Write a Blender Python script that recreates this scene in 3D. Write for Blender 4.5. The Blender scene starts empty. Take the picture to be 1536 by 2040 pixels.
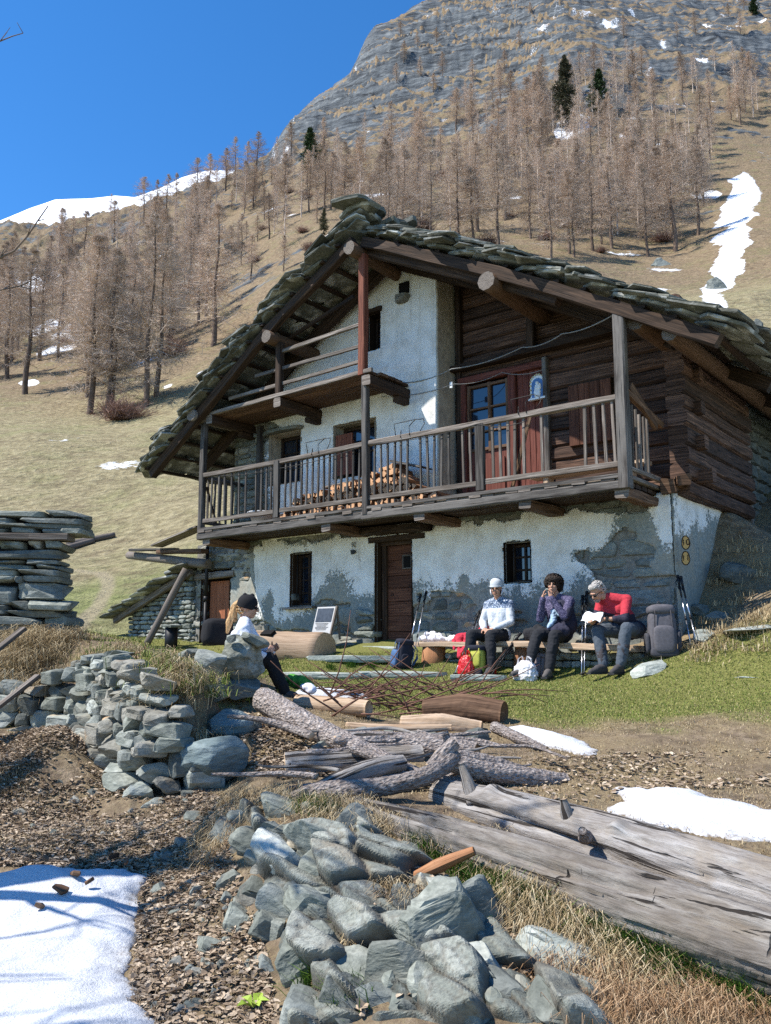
import bpy, bmesh, math, random
import numpy as np
from mathutils import Vector, Matrix, Euler

random.seed(7)
rng = np.random.default_rng(7)
S = bpy.context.scene
COL = S.collection

# ------------------------------------------------------------------ camera
PITCH = math.radians(8.926)
cam_d = bpy.data.cameras.new("camera")
cam = bpy.data.objects.new("camera", cam_d)
COL.objects.link(cam)
cam.location = (0, 0, 0)
cam.rotation_euler = (math.pi / 2 + PITCH, 0, 0)
cam_d.sensor_fit = 'VERTICAL'
cam_d.sensor_height = 24.0
cam_d.lens = 20.0
cam_d.clip_start = 0.05
cam_d.clip_end = 20000
S.camera = cam

# ------------------------------------------------------------------ sky, sun, exposure
SUN_EL = math.radians(53)
SUN_DIR = Vector((-0.982, -0.188, 0)).normalized() * math.cos(SUN_EL) + Vector((0, 0, math.sin(SUN_EL)))
world = bpy.data.worlds.new("World")
S.world = world
world.use_nodes = True
wn = world.node_tree
sky = wn.nodes.new('ShaderNodeTexSky')
sky.sky_type = 'NISHITA'
sky.sun_disc = False
sky.sun_elevation = SUN_EL
sky.sun_rotation = math.atan2(SUN_DIR.x, SUN_DIR.y)
sky.altitude = 2000
sky.air_density = 1.0
sky.dust_density = 0.1
sky.ozone_density = 4.5
bg = wn.nodes['Background']
hs = wn.nodes.new('ShaderNodeHueSaturation'); hs.inputs['Saturation'].default_value = 1.24
wn.links.new(sky.outputs[0], hs.inputs['Color']); wn.links.new(hs.outputs[0], bg.inputs[0])
bg.inputs[1].default_value = 0.14
sun_d = bpy.data.lights.new("sun", 'SUN')
sun_d.energy = 4.4
sun_d.angle = math.radians(0.5)
sun_d.color = (1.0, 0.955, 0.88)
sun = bpy.data.objects.new("sun", sun_d)
sun.rotation_euler = SUN_DIR.to_track_quat('Z', 'Y').to_euler()
COL.objects.link(sun)
S.view_settings.view_transform = 'Standard'
S.view_settings.look = 'None'
S.view_settings.exposure = 0.88
S.view_settings.gamma = 1
S.view_settings.use_curve_mapping = False
S.cycles.max_bounces = 6
S.cycles.diffuse_bounces = 3
S.cycles.use_denoising = False
S.cycles.sample_clamp_indirect = 3.0
S.cycles.use_adaptive_sampling = False

# ------------------------------------------------------------------ measuring the place
FL, CX, CY = 1700.0, 768.0, 1020.0
Fv = np.array([0, math.cos(PITCH), math.sin(PITCH)])
Uv = np.array([0, -math.sin(PITCH), math.cos(PITCH)])
Rv = np.array([1.0, 0, 0])
def ray(x, y): return Fv + (x - CX) / FL * Rv - (y - CY) / FL * Uv
def at(x, y, Y):
    r = ray(x, y); return r * (Y / r[1])
TH = math.radians(38.768)
HU = np.array([math.cos(TH), -math.sin(TH), 0]); HV = np.array([math.sin(TH), math.cos(TH), 0])
HO = np.array([3.85993, 11.31877, 0.0])          # chalet origin: right front corner
def W(u, v, z): return HO + u * HU + v * HV + np.array([0, 0, z])
def toH(P):
    d = np.asarray(P, float) - HO
    return np.array([d @ HU, d @ HV, d[2]])

# ------------------------------------------------------------------ noise
def _hash(ix, iy, iz, seed):
    h = (ix.astype(np.int64) * 374761393 + iy.astype(np.int64) * 668265263 + iz.astype(np.int64) * 2147483647 + seed * 974634777) & 0xffffffff
    h = ((h ^ (h >> 13)) * 1274126177) & 0xffffffff
    h = ((h ^ (h >> 16)) * 2246822519) & 0xffffffff
    return ((h ^ (h >> 15)) & 0xffff) / 65535.0 * 2 - 1
def vnoise(P, seed=0):
    P = np.atleast_2d(np.asarray(P, float))
    i = np.floor(P); f = P - i; f = f * f * (3 - 2 * f)
    i = i.astype(np.int64); out = 0
    for dx in (0, 1):
        wx = f[:, 0] if dx else 1 - f[:, 0]
        for dy in (0, 1):
            wy = f[:, 1] if dy else 1 - f[:, 1]
            for dz in (0, 1):
                wz = f[:, 2] if dz else 1 - f[:, 2]
                out = out + wx * wy * wz * _hash(i[:, 0] + dx, i[:, 1] + dy, i[:, 2] + dz, seed)
    return out
def fbm(P, seed=0, oct=4, gain=.5, ridged=False):
    P = np.atleast_2d(np.asarray(P, float)); a = 1.0; s = 0; t = 0
    for k in range(oct):
        n = vnoise(P * (2.03 ** k) + 17.3 * k, seed + k * 13)
        if ridged: n = 1 - 2 * np.abs(n)
        s = s + a * n; t += a; a *= gain
    return s / t
def sstep(a, b, x):
    t = np.clip((np.asarray(x, float) - a) / (b - a), 0, 1); return t * t * (3 - 2 * t)
def pts3(x, y, z=None):
    x = np.asarray(x, float); return np.stack([x, np.asarray(y, float) + 0 * x, (0 * x if z is None else z)], -1)

# ------------------------------------------------------------------ objects
def link(o, parent=None):
    COL.objects.link(o)
    if parent is not None: o.parent = parent
    return o
def tag(o, label=None, cat=None, group=None, kind=None):
    if label: o['label'] = label
    if cat: o['category'] = cat
    if group: o['group'] = group
    if kind: o['kind'] = kind
    return o
def thing(name, label, cat, loc=(0, 0, 0), rotz=0.0, group=None):
    o = bpy.data.objects.new(name, None)
    o.empty_display_size = .1
    o.location = Vector([float(c) for c in loc]); o.rotation_euler = (0, 0, rotz)
    link(o); return tag(o, label, cat, group)
def copy_tree(o, parent=None):
    c = o.copy(); COL.objects.link(c); c.parent = parent
    for ch in list(o.children): copy_tree(ch, c)
    return c
def fast_mesh(name, V, T, mats, uv=None, mi=None, smooth=False, n=3):
    """V (N,3), T (M,n) index array -> mesh"""
    V = np.asarray(V, np.float32); T = np.asarray(T, np.int32); n = T.shape[1]
    me = bpy.data.meshes.new(name)
    me.vertices.add(len(V)); me.vertices.foreach_set('co', V.ravel())
    me.loops.add(T.size); me.loops.foreach_set('vertex_index', T.ravel())
    me.polygons.add(len(T))
    me.polygons.foreach_set('loop_start', np.arange(0, T.size, n, dtype=np.int32))
    me.polygons.foreach_set('loop_total', np.full(len(T), n, np.int32))
    if mi is not None: me.polygons.foreach_set('material_index', np.asarray(mi, np.int32))
    me.polygons.foreach_set('use_smooth', np.full(len(T), smooth))
    if uv is not None:
        l = me.uv_layers.new(name='UVMap'); l.data.foreach_set('uv', np.asarray(uv, np.float32).ravel())
    for m in (mats if isinstance(mats, (list, tuple)) else [mats]): me.materials.append(m)
    me.update(calc_edges=True); me.validate()
    return me
def add_attr(me, name, vals):
    a = me.attributes.new(name, 'FLOAT', 'POINT'); a.data.foreach_set('value', np.asarray(vals, np.float32).ravel())

class MB:
    def __init__(s): s.V = []; s.F = []; s.M = []; s.S = []; s.UV = []
    def add(s, V, F, mi=0, smooth=False, uv=None):
        b = len(s.V); s.V.extend([tuple(map(float, p)) for p in V])
        for k, f in enumerate(F):
            s.F.append([b + i for i in f]); s.M.append(mi); s.S.append(smooth)
            s.UV.append(uv[k] if uv is not None else [(0, 0)] * len(f))
        return s
    def mesh(s, name, mats):
        me = bpy.data.meshes.new(name); me.from_pydata(s.V, [], s.F)
        me.polygons.foreach_set('material_index', s.M); me.polygons.foreach_set('use_smooth', s.S)
        l = me.uv_layers.new(name='UVMap')
        l.data.foreach_set('uv', np.array([c for f in s.UV for c in f], np.float32).ravel())
        for m in (mats if isinstance(mats, (list, tuple)) else [mats]): me.materials.append(m)
        me.update(); return me
    def build(s, name, mats, parent=None, loc=None, rot=None):
        o = bpy.data.objects.new(name, s.mesh(name, mats))
        if loc is not None: o.location = Vector([float(c) for c in loc])
        if rot is not None: o.rotation_euler = rot
        return link(o, parent)
    # --- shapes
    def box(s, c, d, mi=0, R=None):
        c = np.array(c, float); d = np.array(d, float) / 2
        V = np.array([[x, y, z] for x in (-1, 1) for y in (-1, 1) for z in (-1, 1)], float) * d
        if R is not None: V = V @ np.array(R).T
        F = [(0, 1, 3, 2), (4, 6, 7, 5), (0, 4, 5, 1), (2, 3, 7, 6), (0, 2, 6, 4), (1, 5, 7, 3)]
        uv = [[(0, 0), (0, d[2] * 2), (d[1] * 2, d[2] * 2), (d[1] * 2, 0)]] * 6
        return s.add(V + c, F, mi, False, uv)
    def sweep(s, pts, prof, mi=0, up=(0, 0, 1), smooth=False, jit=0.0, cap=True, scale=None, capmi=None, twist=0.0, closed_uv=True):
        """profile (k,2) swept along pts; grain uv: u along length"""
        pts = np.array(pts, float); prof = np.array(prof, float); k = len(prof); n = len(pts)
        up = np.array(up, float); off = random.random() * 50; off2 = random.random() * 50
        V = []; L = 0; UL = []
        for i in range(n):
            t = pts[min(i + 1, n - 1)] - pts[max(i - 1, 0)]; t /= np.linalg.norm(t) + 1e-9
            side = np.cross(t, up)
            if np.linalg.norm(side) < 1e-3: side = np.cross(t, (1, 0, 0.01))
            side /= np.linalg.norm(side); w = np.cross(side, t)
            if i: L += np.linalg.norm(pts[i] - pts[i - 1])
            UL.append(L)
            sc = 1.0 if scale is None else scale[i]
            a = twist * i
            pr = prof if not a else prof @ np.array([[math.cos(a), math.sin(a)], [-math.sin(a), math.cos(a)]])
            jj = (np.array([[random.uniform(-jit, jit), random.uniform(-jit, jit)] for _ in range(k)]) if jit else 0)
            q = pr * sc + jj
            V += list(pts[i] + q[:, :1] * side + q[:, 1:] * w)
        F = []; uv = []
        per = [0]
        for j in range(k): per.append(per[-1] + np.linalg.norm(prof[(j + 1) % k] - prof[j]))
        for i in range(n - 1):
            for j in range(k):
                j2 = (j + 1) % k
                F.append((i * k + j, i * k + j2, (i + 1) * k + j2, (i + 1) * k + j))
                uv.append([(UL[i] + off, per[j] + off2), (UL[i] + off, per[j + 1] + off2), (UL[i + 1] + off, per[j + 1] + off2), (UL[i + 1] + off, per[j] + off2)])
        s.add(V, F, mi, smooth, uv)
        if cap:
            b = len(s.V) - len(V); cm = mi if capmi is None else capmi
            for fc, ii in ((list(range(k))[::-1], 0), ([(n - 1) * k + j for j in range(k)], n - 1)):
                s.F.append([b + q for q in fc]); s.M.append(cm); s.S.append(False)
                s.UV.append([(prof[q % k][0] + off, prof[q % k][1] + off2) for q in fc])
        return s
    def beam(s, a, b, w, h, mi=0, up=(0, 0, 1), jit=.006, seg=.45, ch=.12, bow=0.0, capmi=None):
        a = np.array(a, float); b = np.array(b, float); L = np.linalg.norm(b - a)
        n = max(2, int(L / seg) + 1); c = min(w, h) * ch
        W2, H2 = w / 2, h / 2
        if ch > 0: prof = [(-W2 + c, -H2), (W2 - c, -H2), (W2, -H2 + c), (W2, H2 - c), (W2 - c, H2), (-W2 + c, H2), (-W2, H2 - c), (-W2, -H2 + c)]
        else: prof = [(-W2, -H2), (W2, -H2), (W2, H2), (-W2, H2)]
        t = np.linspace(0, 1, n)[:, None]
        P = a + (b - a) * t + np.array([0, 0, -bow]) * (np.sin(math.pi * t))
        return s.sweep(P, prof, mi, up, False, jit, True, capmi=capmi)
    def log(s, a, b, r0, r1, n=10, seg=.25, mi=0, bump=.08, capmi=None, bend=0.0, smooth=True, seed=None):
        a = np.array(a, float); b = np.array(b, float); L = np.linalg.norm(b - a)
        m = max(2, int(L / seg) + 1); t = np.linspace(0, 1, m)
        d = np.array([random.uniform(-1, 1) for _ in range(3)]) * bend
        P = a + (b - a) * t[:, None] + d * np.sin(math.pi * t)[:, None]
        prof = [(math.cos(2 * math.pi * j / n), math.sin(2 * math.pi * j / n)) for j in range(n)]
        prof = np.array(prof) * np.array([[1 + random.uniform(-bump, bump)] for _ in range(n)])
        sc = r0 + (r1 - r0) * t; sc = sc * (1 + np.array([random.uniform(-bump, bump) * .5 for _ in t]))
        return s.sweep(P, prof, mi, (0, 0, 1), smooth, r0 * bump * .35, True, scale=sc, capmi=capmi)
    def tube(s, pts, r, n=6, mi=0, smooth=True, cap=True):
        m = len(pts); sc = np.full(m, r) if np.isscalar(r) else np.array(r, float)
        prof = [(math.cos(2 * math.pi * j / n), math.sin(2 * math.pi * j / n)) for j in range(n)]
        return s.sweep(pts, prof, mi, (0.02, 0.013, 1), smooth, 0, cap, scale=sc)
    def slab(s, n=9, lx=.5, ly=.4, th=.05, M=None, mi=0, jit=.12, edge=.25):
        """irregular flat stone: outline in local xy, thickness z, chipped edge"""
        out = []
        for j in range(n):
            a = 2 * math.pi * (j + random.uniform(-.3, .3)) / n
            c, q = math.cos(a), math.sin(a)
            r = 1 / max(abs(c), abs(q)) ** .75
            r *= 1 + random.uniform(-jit, jit)
            out.append((c * r * lx / 2, q * r * ly / 2))
        V = []
        for zz, k in ((-th / 2, 1 - edge * .5 * random.random()), (-th * .1, 1.0), (th * .25, 1.0), (th / 2, 1 - edge * .35 * random.random())):
            for (x, y) in out:
                V.append((x * k * (1 + random.uniform(-.03, .03)), y * k * (1 + random.uniform(-.03, .03)), zz + random.uniform(-.12, .12) * th))
        F = []
        for i in range(3):
            for j in range(n): F.append((i * n + j, i * n + (j + 1) % n, (i + 1) * n + (j + 1) % n, (i + 1) * n + j))
        F.append(tuple(range(n))[::-1]); F.append(tuple(3 * n + j for j in range(n)))
        V = np.array(V)
        if M is not None:
            M = np.array(M); V = V @ M[:3, :3].T + M[:3, 3]
        return s.add(V, F, mi, False)

_ico = {}
def ico(sub):
    if sub not in _ico:
        bm = bmesh.new(); bmesh.ops.create_icosphere(bm, subdivisions=sub, radius=1)
        _ico[sub] = (np.array([v.co[:] for v in bm.verts]), [[v.index for v in f.verts] for f in bm.faces]); bm.free()
    return _ico[sub]
def rock_geo(sub=2, dims=(1, 1, 1), cuts=9, seed=0, rough=.08, strata=0.0, cutd=(.45, .8), fq=2.2):
    r = np.random.default_rng(seed); P, F = ico(sub); P = P.copy()
    for k in range(cuts):
        n = r.normal(size=3); n /= np.linalg.norm(n); d = r.uniform(*cutd)
        e = np.maximum(P @ n - d, 0); P = P - e[:, None] * n
    P = P / (np.abs(P).max(0) + 1e-6)
    off = r.uniform(0, 50, 3)
    if rough: P = P * (1 + rough * fbm(P * fq + off, seed % 1000, 4)[:, None])
    if strata: P[:, :2] *= (1 + strata * vnoise(np.stack([P[:, 0] * .6, P[:, 1] * .6, P[:, 2] * 6], -1) + off, seed % 977))[:, None]
    return P * np.array(dims) / 2, F
def rock(name, mat, dims, seed, parent=None, loc=(0, 0, 0), rot=(0, 0, 0), sub=2, cuts=9, rough=.08, strata=0.0, smooth=False, cutd=(.45, .8), fq=2.2):
    P, F = rock_geo(sub, dims, cuts, seed, rough, strata, cutd, fq)
    P = P @ np.array(Euler(rot).to_matrix()).T
    me = fast_mesh(name, P, F, [mat], smooth=smooth)
    o = bpy.data.objects.new(name, me); o.location = Vector([float(c) for c in loc])
    return link(o, parent)

# ------------------------------------------------------------------ materials
class NT:
    def __init__(s, name):
        s.m = bpy.data.materials.new(name); s.m.use_nodes = True; s.t = s.m.node_tree
        s.b = s.t.nodes['Principled BSDF']; s.b.inputs['Specular IOR Level'].default_value = .25
    def n(s, typ, **kw):
        x = s.t.nodes.new('ShaderNode' + typ)
        for k, v in kw.items(): setattr(x, k, v)
        return x
    def l(s, a, b): s.t.links.new(a, b)
    def val(s, x, sock):
        if hasattr(x, 'is_linked') or isinstance(x, bpy.types.NodeSocket): s.l(x, sock)
        else: sock.default_value = x
    def coord(s, kind='Object', scale=(1, 1, 1), rand=True):
        tc = s.n('TexCoord'); mp = s.n('Mapping'); s.l(tc.outputs[kind], mp.inputs[0]); mp.inputs['Scale'].default_value = scale
        if rand:
            oi = s.n('ObjectInfo'); mu = s.n('Math', operation='MULTIPLY'); s.l(oi.outputs['Random'], mu.inputs[0]); mu.inputs[1].default_value = 37.0
            cb = s.n('CombineXYZ')
            for k in range(3): s.l(mu.outputs[0], cb.inputs[k])
            s.l(cb.outputs[0], mp.inputs['Location'])
        return mp.outputs[0]
    def noise(s, co, scale=5, detail=5, rough=.55, dist=0):
        x = s.n('TexNoise'); s.l(co, x.inputs['Vector']); x.inputs['Scale'].default_value = scale
        x.inputs['Detail'].default_value = detail; x.inputs['Roughness'].default_value = rough; x.inputs['Distortion'].default_value = dist
        return x.outputs['Fac']
    def ramp(s, f, stops):
        r = s.n('ValToRGB'); s.l(f, r.inputs[0]); e = r.color_ramp.elements
        while len(e) < len(stops): e.new(.5)
        for k, (p, c) in enumerate(stops):
            e[k].position = p; e[k].color = (*c, 1) if not np.isscalar(c) else (c, c, c, 1)
        return r.outputs[0]
    def mix(s, f, a, b, mode='MIX'):
        x = s.n('MixRGB', blend_type=mode)
        s.val(f, x.inputs[0])
        for q, k in ((a, 1), (b, 2)):
            if isinstance(q, bpy.types.NodeSocket): s.l(q, x.inputs[k])
            else: x.inputs[k].default_value = (*q, 1)
        return x.outputs[0]
    def math(s, op, a, b=0.0, clamp=False):
        x = s.n('Math', operation=op, use_clamp=clamp); s.val(a, x.inputs[0]); s.val(b, x.inputs[1]); return x.outputs[0]
    def attr(s, name):
        a = s.n('Attribute'); a.attribute_name = name; return a.outputs['Fac']
    def varied(s, col, amt=.25):
        oi = s.n('ObjectInfo'); v = s.math('MULTIPLY_ADD', oi.outputs['Random'], amt * 2)
        v.node.inputs[2].default_value = 1 - amt
        h = s.n('HueSaturation'); s.l(col, h.inputs['Color']); s.l(v, h.inputs['Value']); return h.outputs[0]
    def done(s, col, rough=.85, h=None, bump=.4, dist=.02):
        s.val(col if isinstance(col, bpy.types.NodeSocket) else (*col, 1), s.b.inputs['Base Color'])
        s.val(rough, s.b.inputs['Roughness'])
        if h is not None:
            b = s.n('Bump'); b.inputs['Strength'].default_value = bump; b.inputs['Distance'].default_value = dist
            s.l(h, b.inputs['Height']); s.l(b.outputs[0], s.b.inputs['Normal'])
        return s.m

def plain(name, col, rough=.7, var=.12, scale=30, bump=.15, spec=None, metal=0.0, dist=.004):
    t = NT(name); co = t.coord(); f = t.noise(co, scale, 4)
    c = t.ramp(f, [(.25, tuple(np.array(col) * (1 - var))), (.75, tuple(np.clip(np.array(col) * (1 + var), 0, 1)))])
    t.b.inputs['Metallic'].default_value = metal
    if spec is not None: t.b.inputs['Specular IOR Level'].default_value = spec
    return t.done(c, rough, f, bump, dist)
def wood(name, lo, mid, hi, var=.3, bump=.6, gray=None, rough=.8):
    """grain runs along the UV's u axis"""
    t = NT(name); co = t.coord('UV', (1.2, 26, 1), True); g = t.noise(co, 1.6, 6, .6, .6)
    co2 = t.coord('UV', (.7, 3.0, 1), True); g2 = t.noise(co2, 1.7, 4)
    c = t.ramp(g, [(.28, lo), (.5, mid), (.72, hi)])
    if gray is not None:
        c = t.mix(t.ramp(g2, [(.4, 0.0), (.62, 1.0)]), c, t.mix(g, tuple(np.array(gray) * .55), gray))
    crack = t.ramp(t.noise(t.coord('UV', (.8, 40, 1), True), 1.5, 3, .7), [(.33, 0.0), (.40, 1.0)])
    c = t.mix(crack, tuple(np.array(lo) * .35), c)
    c = t.varied(c, var)
    hh = t.math('ADD', g, t.math('MULTIPLY', crack, .8))
    return t.done(c, rough, hh, bump, .008)
def stone(name, a, b, c3, lich=None, scale=4.0, var=.25, bump=.7, strat=(1, 1, 2.2), liam=.58):
    t = NT(name); co = t.coord('Object', strat); f = t.noise(co, scale, 8, .62, .3); f2 = t.noise(co, scale * 6, 5, .65)
    f3 = t.noise(co, scale * .45, 3)
    col = t.ramp(f, [(.3, a), (.52, b), (.75, c3)])
    col = t.mix(t.ramp(f2, [(.38, .55), (.6, 1.0)]), tuple(np.array(a) * .6), col)
    if lich is not None:
        col = t.mix(t.ramp(f3, [(liam, 0.0), (liam + .1, .8)]), col, lich)
    col = t.varied(col, var)
    return t.done(col, .88, t.math('ADD', f, t.math('MULTIPLY', f2, .5)), bump, .02)

M = {}
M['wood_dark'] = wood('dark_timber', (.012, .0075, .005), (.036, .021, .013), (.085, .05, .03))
M['wood_log'] = wood('log_wall_timber', (.020, .0115, .008), (.07, .038, .025), (.18, .10, .064), var=.45, bump=1.0)
M['wood_black'] = wood('blackened_timber', (.018, .015, .013), (.045, .038, .033), (.14, .125, .11), gray=(.16, .145, .13))
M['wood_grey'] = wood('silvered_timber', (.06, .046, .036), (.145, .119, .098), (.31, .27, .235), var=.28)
M['wood_red'] = wood('red_brown_post', (.07, .022, .014), (.15, .05, .03), (.23, .085, .05))
M['wood_warm'] = wood('warm_brown_timber', (.045, .024, .013), (.11, .06, .034), (.23, .14, .085))
M['wood_door'] = wood('old_brown_door', (.05, .018, .010), (.11, .043, .024), (.18, .078, .042), var=.25)
M['wood_reddoor'] = wood('red_painted_door', (.075, .022, .015), (.145, .044, .03), (.21, .075, .052), var=.1)
M['wood_terra'] = wood('terracotta_door', (.26, .09, .045), (.38, .135, .065), (.46, .18, .09), var=.05, bump=.2)
M['wood_plank'] = wood('pale_plank', (.30, .19, .11), (.46, .33, .22), (.60, .46, .34), var=.15)
M['wood_fire'] = wood('firewood_bark', (.12, .06, .03), (.25, .13, .07), (.38, .22, .12), var=.3)
M['wood_cut'] = plain('cut_wood_face', (.62, .36, .20), .8, .25, 25)
M['cut_old'] = plain('old_cut_face', (.40, .29, .19), .85, .35, 30, .5)
def weathered(name, k=1.0):
    t = NT(name); co = t.coord('UV', (1, 7, 1), True); g = t.noise(co, 2.6, 9, .68, .5); g2 = t.noise(t.coord('UV', (.8, 1.6, 1), True), 2.2, 5, .6, .4); fine = t.noise(t.coord('UV', (5, 70, 1), True), 1.6, 6, .7)
    c = t.ramp(g, [(.28, (.12, .105, .09)), (.45, (.24, .218, .198)), (.6, (.35, .33, .31)), (.76, (.47, .455, .44))])
    c = t.mix(t.ramp(g2, [(.50, 0.), (.66, .75)]), c, (.25, .205, .155)); c = t.mix(t.ramp(fine, [(.32, .75), (.52, 0.)]), c, (.13, .11, .095))
    ck = t.ramp(t.noise(t.coord('UV', (.55, 11, 1), True), 1.7, 4, .6, .8), [(.385, 0.), (.425, 1.)]); xk = t.ramp(t.noise(t.coord('UV', (7, 1.2, 1), True), 1.1, 3, .7, 1.5), [(.29, 0.), (.32, 1.)])
    ck = t.math('MULTIPLY', ck, xk); c = t.mix(ck, (.035, .028, .023), c)
    if k != 1: c = t.mix(1.0, c, (k, k * .97, k * .92), 'MULTIPLY')
    return t.done(c, .85, t.math('ADD', t.math('ADD', t.math('MULTIPLY', g, .6), t.math('MULTIPLY', fine, .4)), t.math('MULTIPLY', ck, 1.2)), 1.0, .02)
M['weathered'] = weathered('bleached_log'); M['weathered2'] = weathered('split_log', .72)
M['bark'] = None
M['schist'] = stone('grey_green_schist', (.12, .132, .112), (.215, .228, .195), (.36, .37, .32), lich=(.27, .25, .20), var=.28, liam=.60)
M['schist_dark'] = stone('blue_grey_schist', (.095, .104, .094), (.175, .188, .17), (.30, .315, .285), var=.3)
M['boulder'] = stone('banded_boulder', (.11, .15, .155), (.20, .25, .25), (.33, .38, .37), scale=2.2, strat=(1, 1, 5), bump=1.0)
M['slab'] = stone('roof_slab_stone', (.078, .08, .062), (.155, .155, .13), (.29, .288, .26), lich=(.47, .47, .44), var=.35, liam=.54)
M['schist_warm'] = stone('rusty_schist', (.16, .15, .12), (.27, .26, .22), (.42, .40, .34), lich=(.42, .24, .10), var=.3, liam=.62)
M['paving'] = stone('pale_paving', (.26, .30, .27), (.38, .41, .37), (.5, .52, .47), var=.12)
M['black'] = plain('black_plastic', (.012, .012, .014), .5, .2)
M['shade_in'] = plain('interior_shade', (.006, .005, .005), .9, .2)  # near-black paint standing for the shade inside openings and gaps
M['iron'] = plain('dark_iron', (.03, .028, .027), .6, .3, metal=.3)
M['metal'] = plain('bright_aluminium', (.55, .55, .58), .3, .1, metal=.9)
M['wire'] = plain('grey_wire', (.25, .25, .24), .5, .2)
t = NT('window_glass'); t.b.inputs['Roughness'].default_value = .05; t.b.inputs['Base Color'].default_value = (.012, .018, .03, 1); t.b.inputs['Specular IOR Level'].default_value = .9
M['glass'] = t.m
# ================================================================== TERRAIN
def tps_fit(P, z, reg=1e-3):
    P = np.asarray(P, float); n = len(P); r = np.linalg.norm(P[:, None] - P[None], axis=2)
    K = np.where(r > 0, r * r * np.log(r + 1e-12), 0) + reg * np.eye(n)
    A = np.block([[K, np.c_[np.ones(n), P]], [np.c_[np.ones(n), P].T, np.zeros((3, 3))]])
    w = np.linalg.solve(A, np.r_[z, 0, 0, 0])
    def f(Q):
        Q = np.asarray(Q, float); out = np.empty(len(Q))
        for i in range(0, len(Q), 20000):
            q = Q[i:i + 20000]; d = np.linalg.norm(q[:, None] - P[None], axis=2)
            out[i:i + 20000] = np.where(d > 0, d * d * np.log(d + 1e-12), 0) @ w[:n] + w[n] + q @ w[n + 1:]
        return out
    return f
# surveyed spots: seen at (x, y) in the photograph, Y metres ahead
_near = [
 # terrace in front of the chalet
 (700,1300,13.9),(620,1320,13.4),(780,1322,13.3),(700,1349,12.5),(580,1352,12.4),(880,1345,12.4),(955,1348,11.9),(1080,1354,11.5),(1240,1340,11.0),(1320,1318,10.7),
 (840,1330,12.9),(1000,1335,12.4),(1150,1330,11.8),(480,1332,13.4),(450,1318,14.3),
 (1450,1262,10.7),(1536,1222,10.6),(1600,1200,10.6),(1440,1160,12.0),(1500,1060,13.4),(1580,1090,12.5),(1400,1290,10.7),
 (1300,1400,9.5),(1000,1385,10.2),(800,1385,10.6),(1536,1350,9.6),(1300,1440,8.6),(1300,1500,7.6),(1000,1440,8.7),(1536,1450,8.0),
 (1450,1560,6.5),(1150,1545,6.8),(1300,1640,5.5),(1536,1600,6.0),(1480,1700,4.9),(1650,1760,4.6),(1180,1610,5.9),
 (720,1372,10.8),(620,1368,11.2),(600,1395,10.0),(800,1440,8.8),(1000,1500,7.5),
 # slope between wall, boulder and log pile
 (500,1450,8.3),(480,1400,9.0),(600,1450,8.1),(700,1500,7.3),(560,1520,7.3),(640,1560,6.6),(800,1560,6.6),(900,1560,6.5),
 # rocky bank
 (480,1615,6.0),(560,1590,6.1),(700,1600,5.9),(560,1700,5.2),(650,1800,4.65),(760,1700,5.2),(780,1860,4.3),(800,2040,3.6),(560,2040,3.85),(640,1940,4.15),
 (900,1740,4.9),(1000,1830,4.4),(1200,1930,4.0),(1100,2040,3.5),(1400,2040,3.55),(1536,1990,3.75),(1650,2000,3.7),(900,1900,4.1),(950,1640,5.7),
 # lower ground at the left
 (440,2040,3.95),(300,2040,4.0),(100,2040,4.0),(-150,2040,4.0),(150,1740,5.75),(350,1750,5.7),(-100,1740,5.75),(450,1850,4.9),(400,1900,4.65),
 (150,1650,6.5),(400,1650,6.25),(440,1590,6.9),(220,1560,7.5),(50,1500,8.6),(50,1448,9.8),(300,1592,7.3),(420,1565,7.3),(-100,1560,7.5),(-100,1460,9.4),
 # top of the retaining wall and the ground above it
 (110,1300,10.8),(250,1312,10.3),(390,1325,9.7),(350,1395,9.0),(470,1350,9.6),(540,1370,9.8),(160,1440,9.7),(300,1500,8.2),
 (150,1304,9.85),(190,1306,9.3),(235,1314,8.5),(300,1372,8.05),(345,1402,7.95),(395,1455,7.75),(90,1335,10.1),(40,1372,10.2),(250,1311,9.4),(40,1290,10.9),(0,1255,12),(60,1360,10.4),(-100,1250,12.5),(-100,1350,10.8),
 (240,1292,12.2),(300,1300,15.5),(400,1308,13.4),(330,1285,18),(230,1280,17),(450,1312,12.2),(420,1295,17.5),
 (60,1262,12.6),(150,1255,13.0),
 (200,1262,19.5),(140,1215,24),(0,1225,20),(-150,1230,20),
]
_pn = np.array([at(*c) for c in _near])
_extra = np.array([(0, .5, -1.75), (-3, .5, -1.9), (3, .5, -1.6), (-7, 2, -2.2), (7, 3, -1.3), (9, 9, .2), (-9, 8, -1.0), (5.2, 12.8, 2.0), (8, 14, 2.8), (1, 17, 1.0), (4, 18, 2.5), (-3, 20, .6), (10, 20, 4.5)], float)
_pn = np.vstack([_pn, _extra])
near_f = tps_fit(_pn[:, :2], _pn[:, 2], 5e-3)

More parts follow.
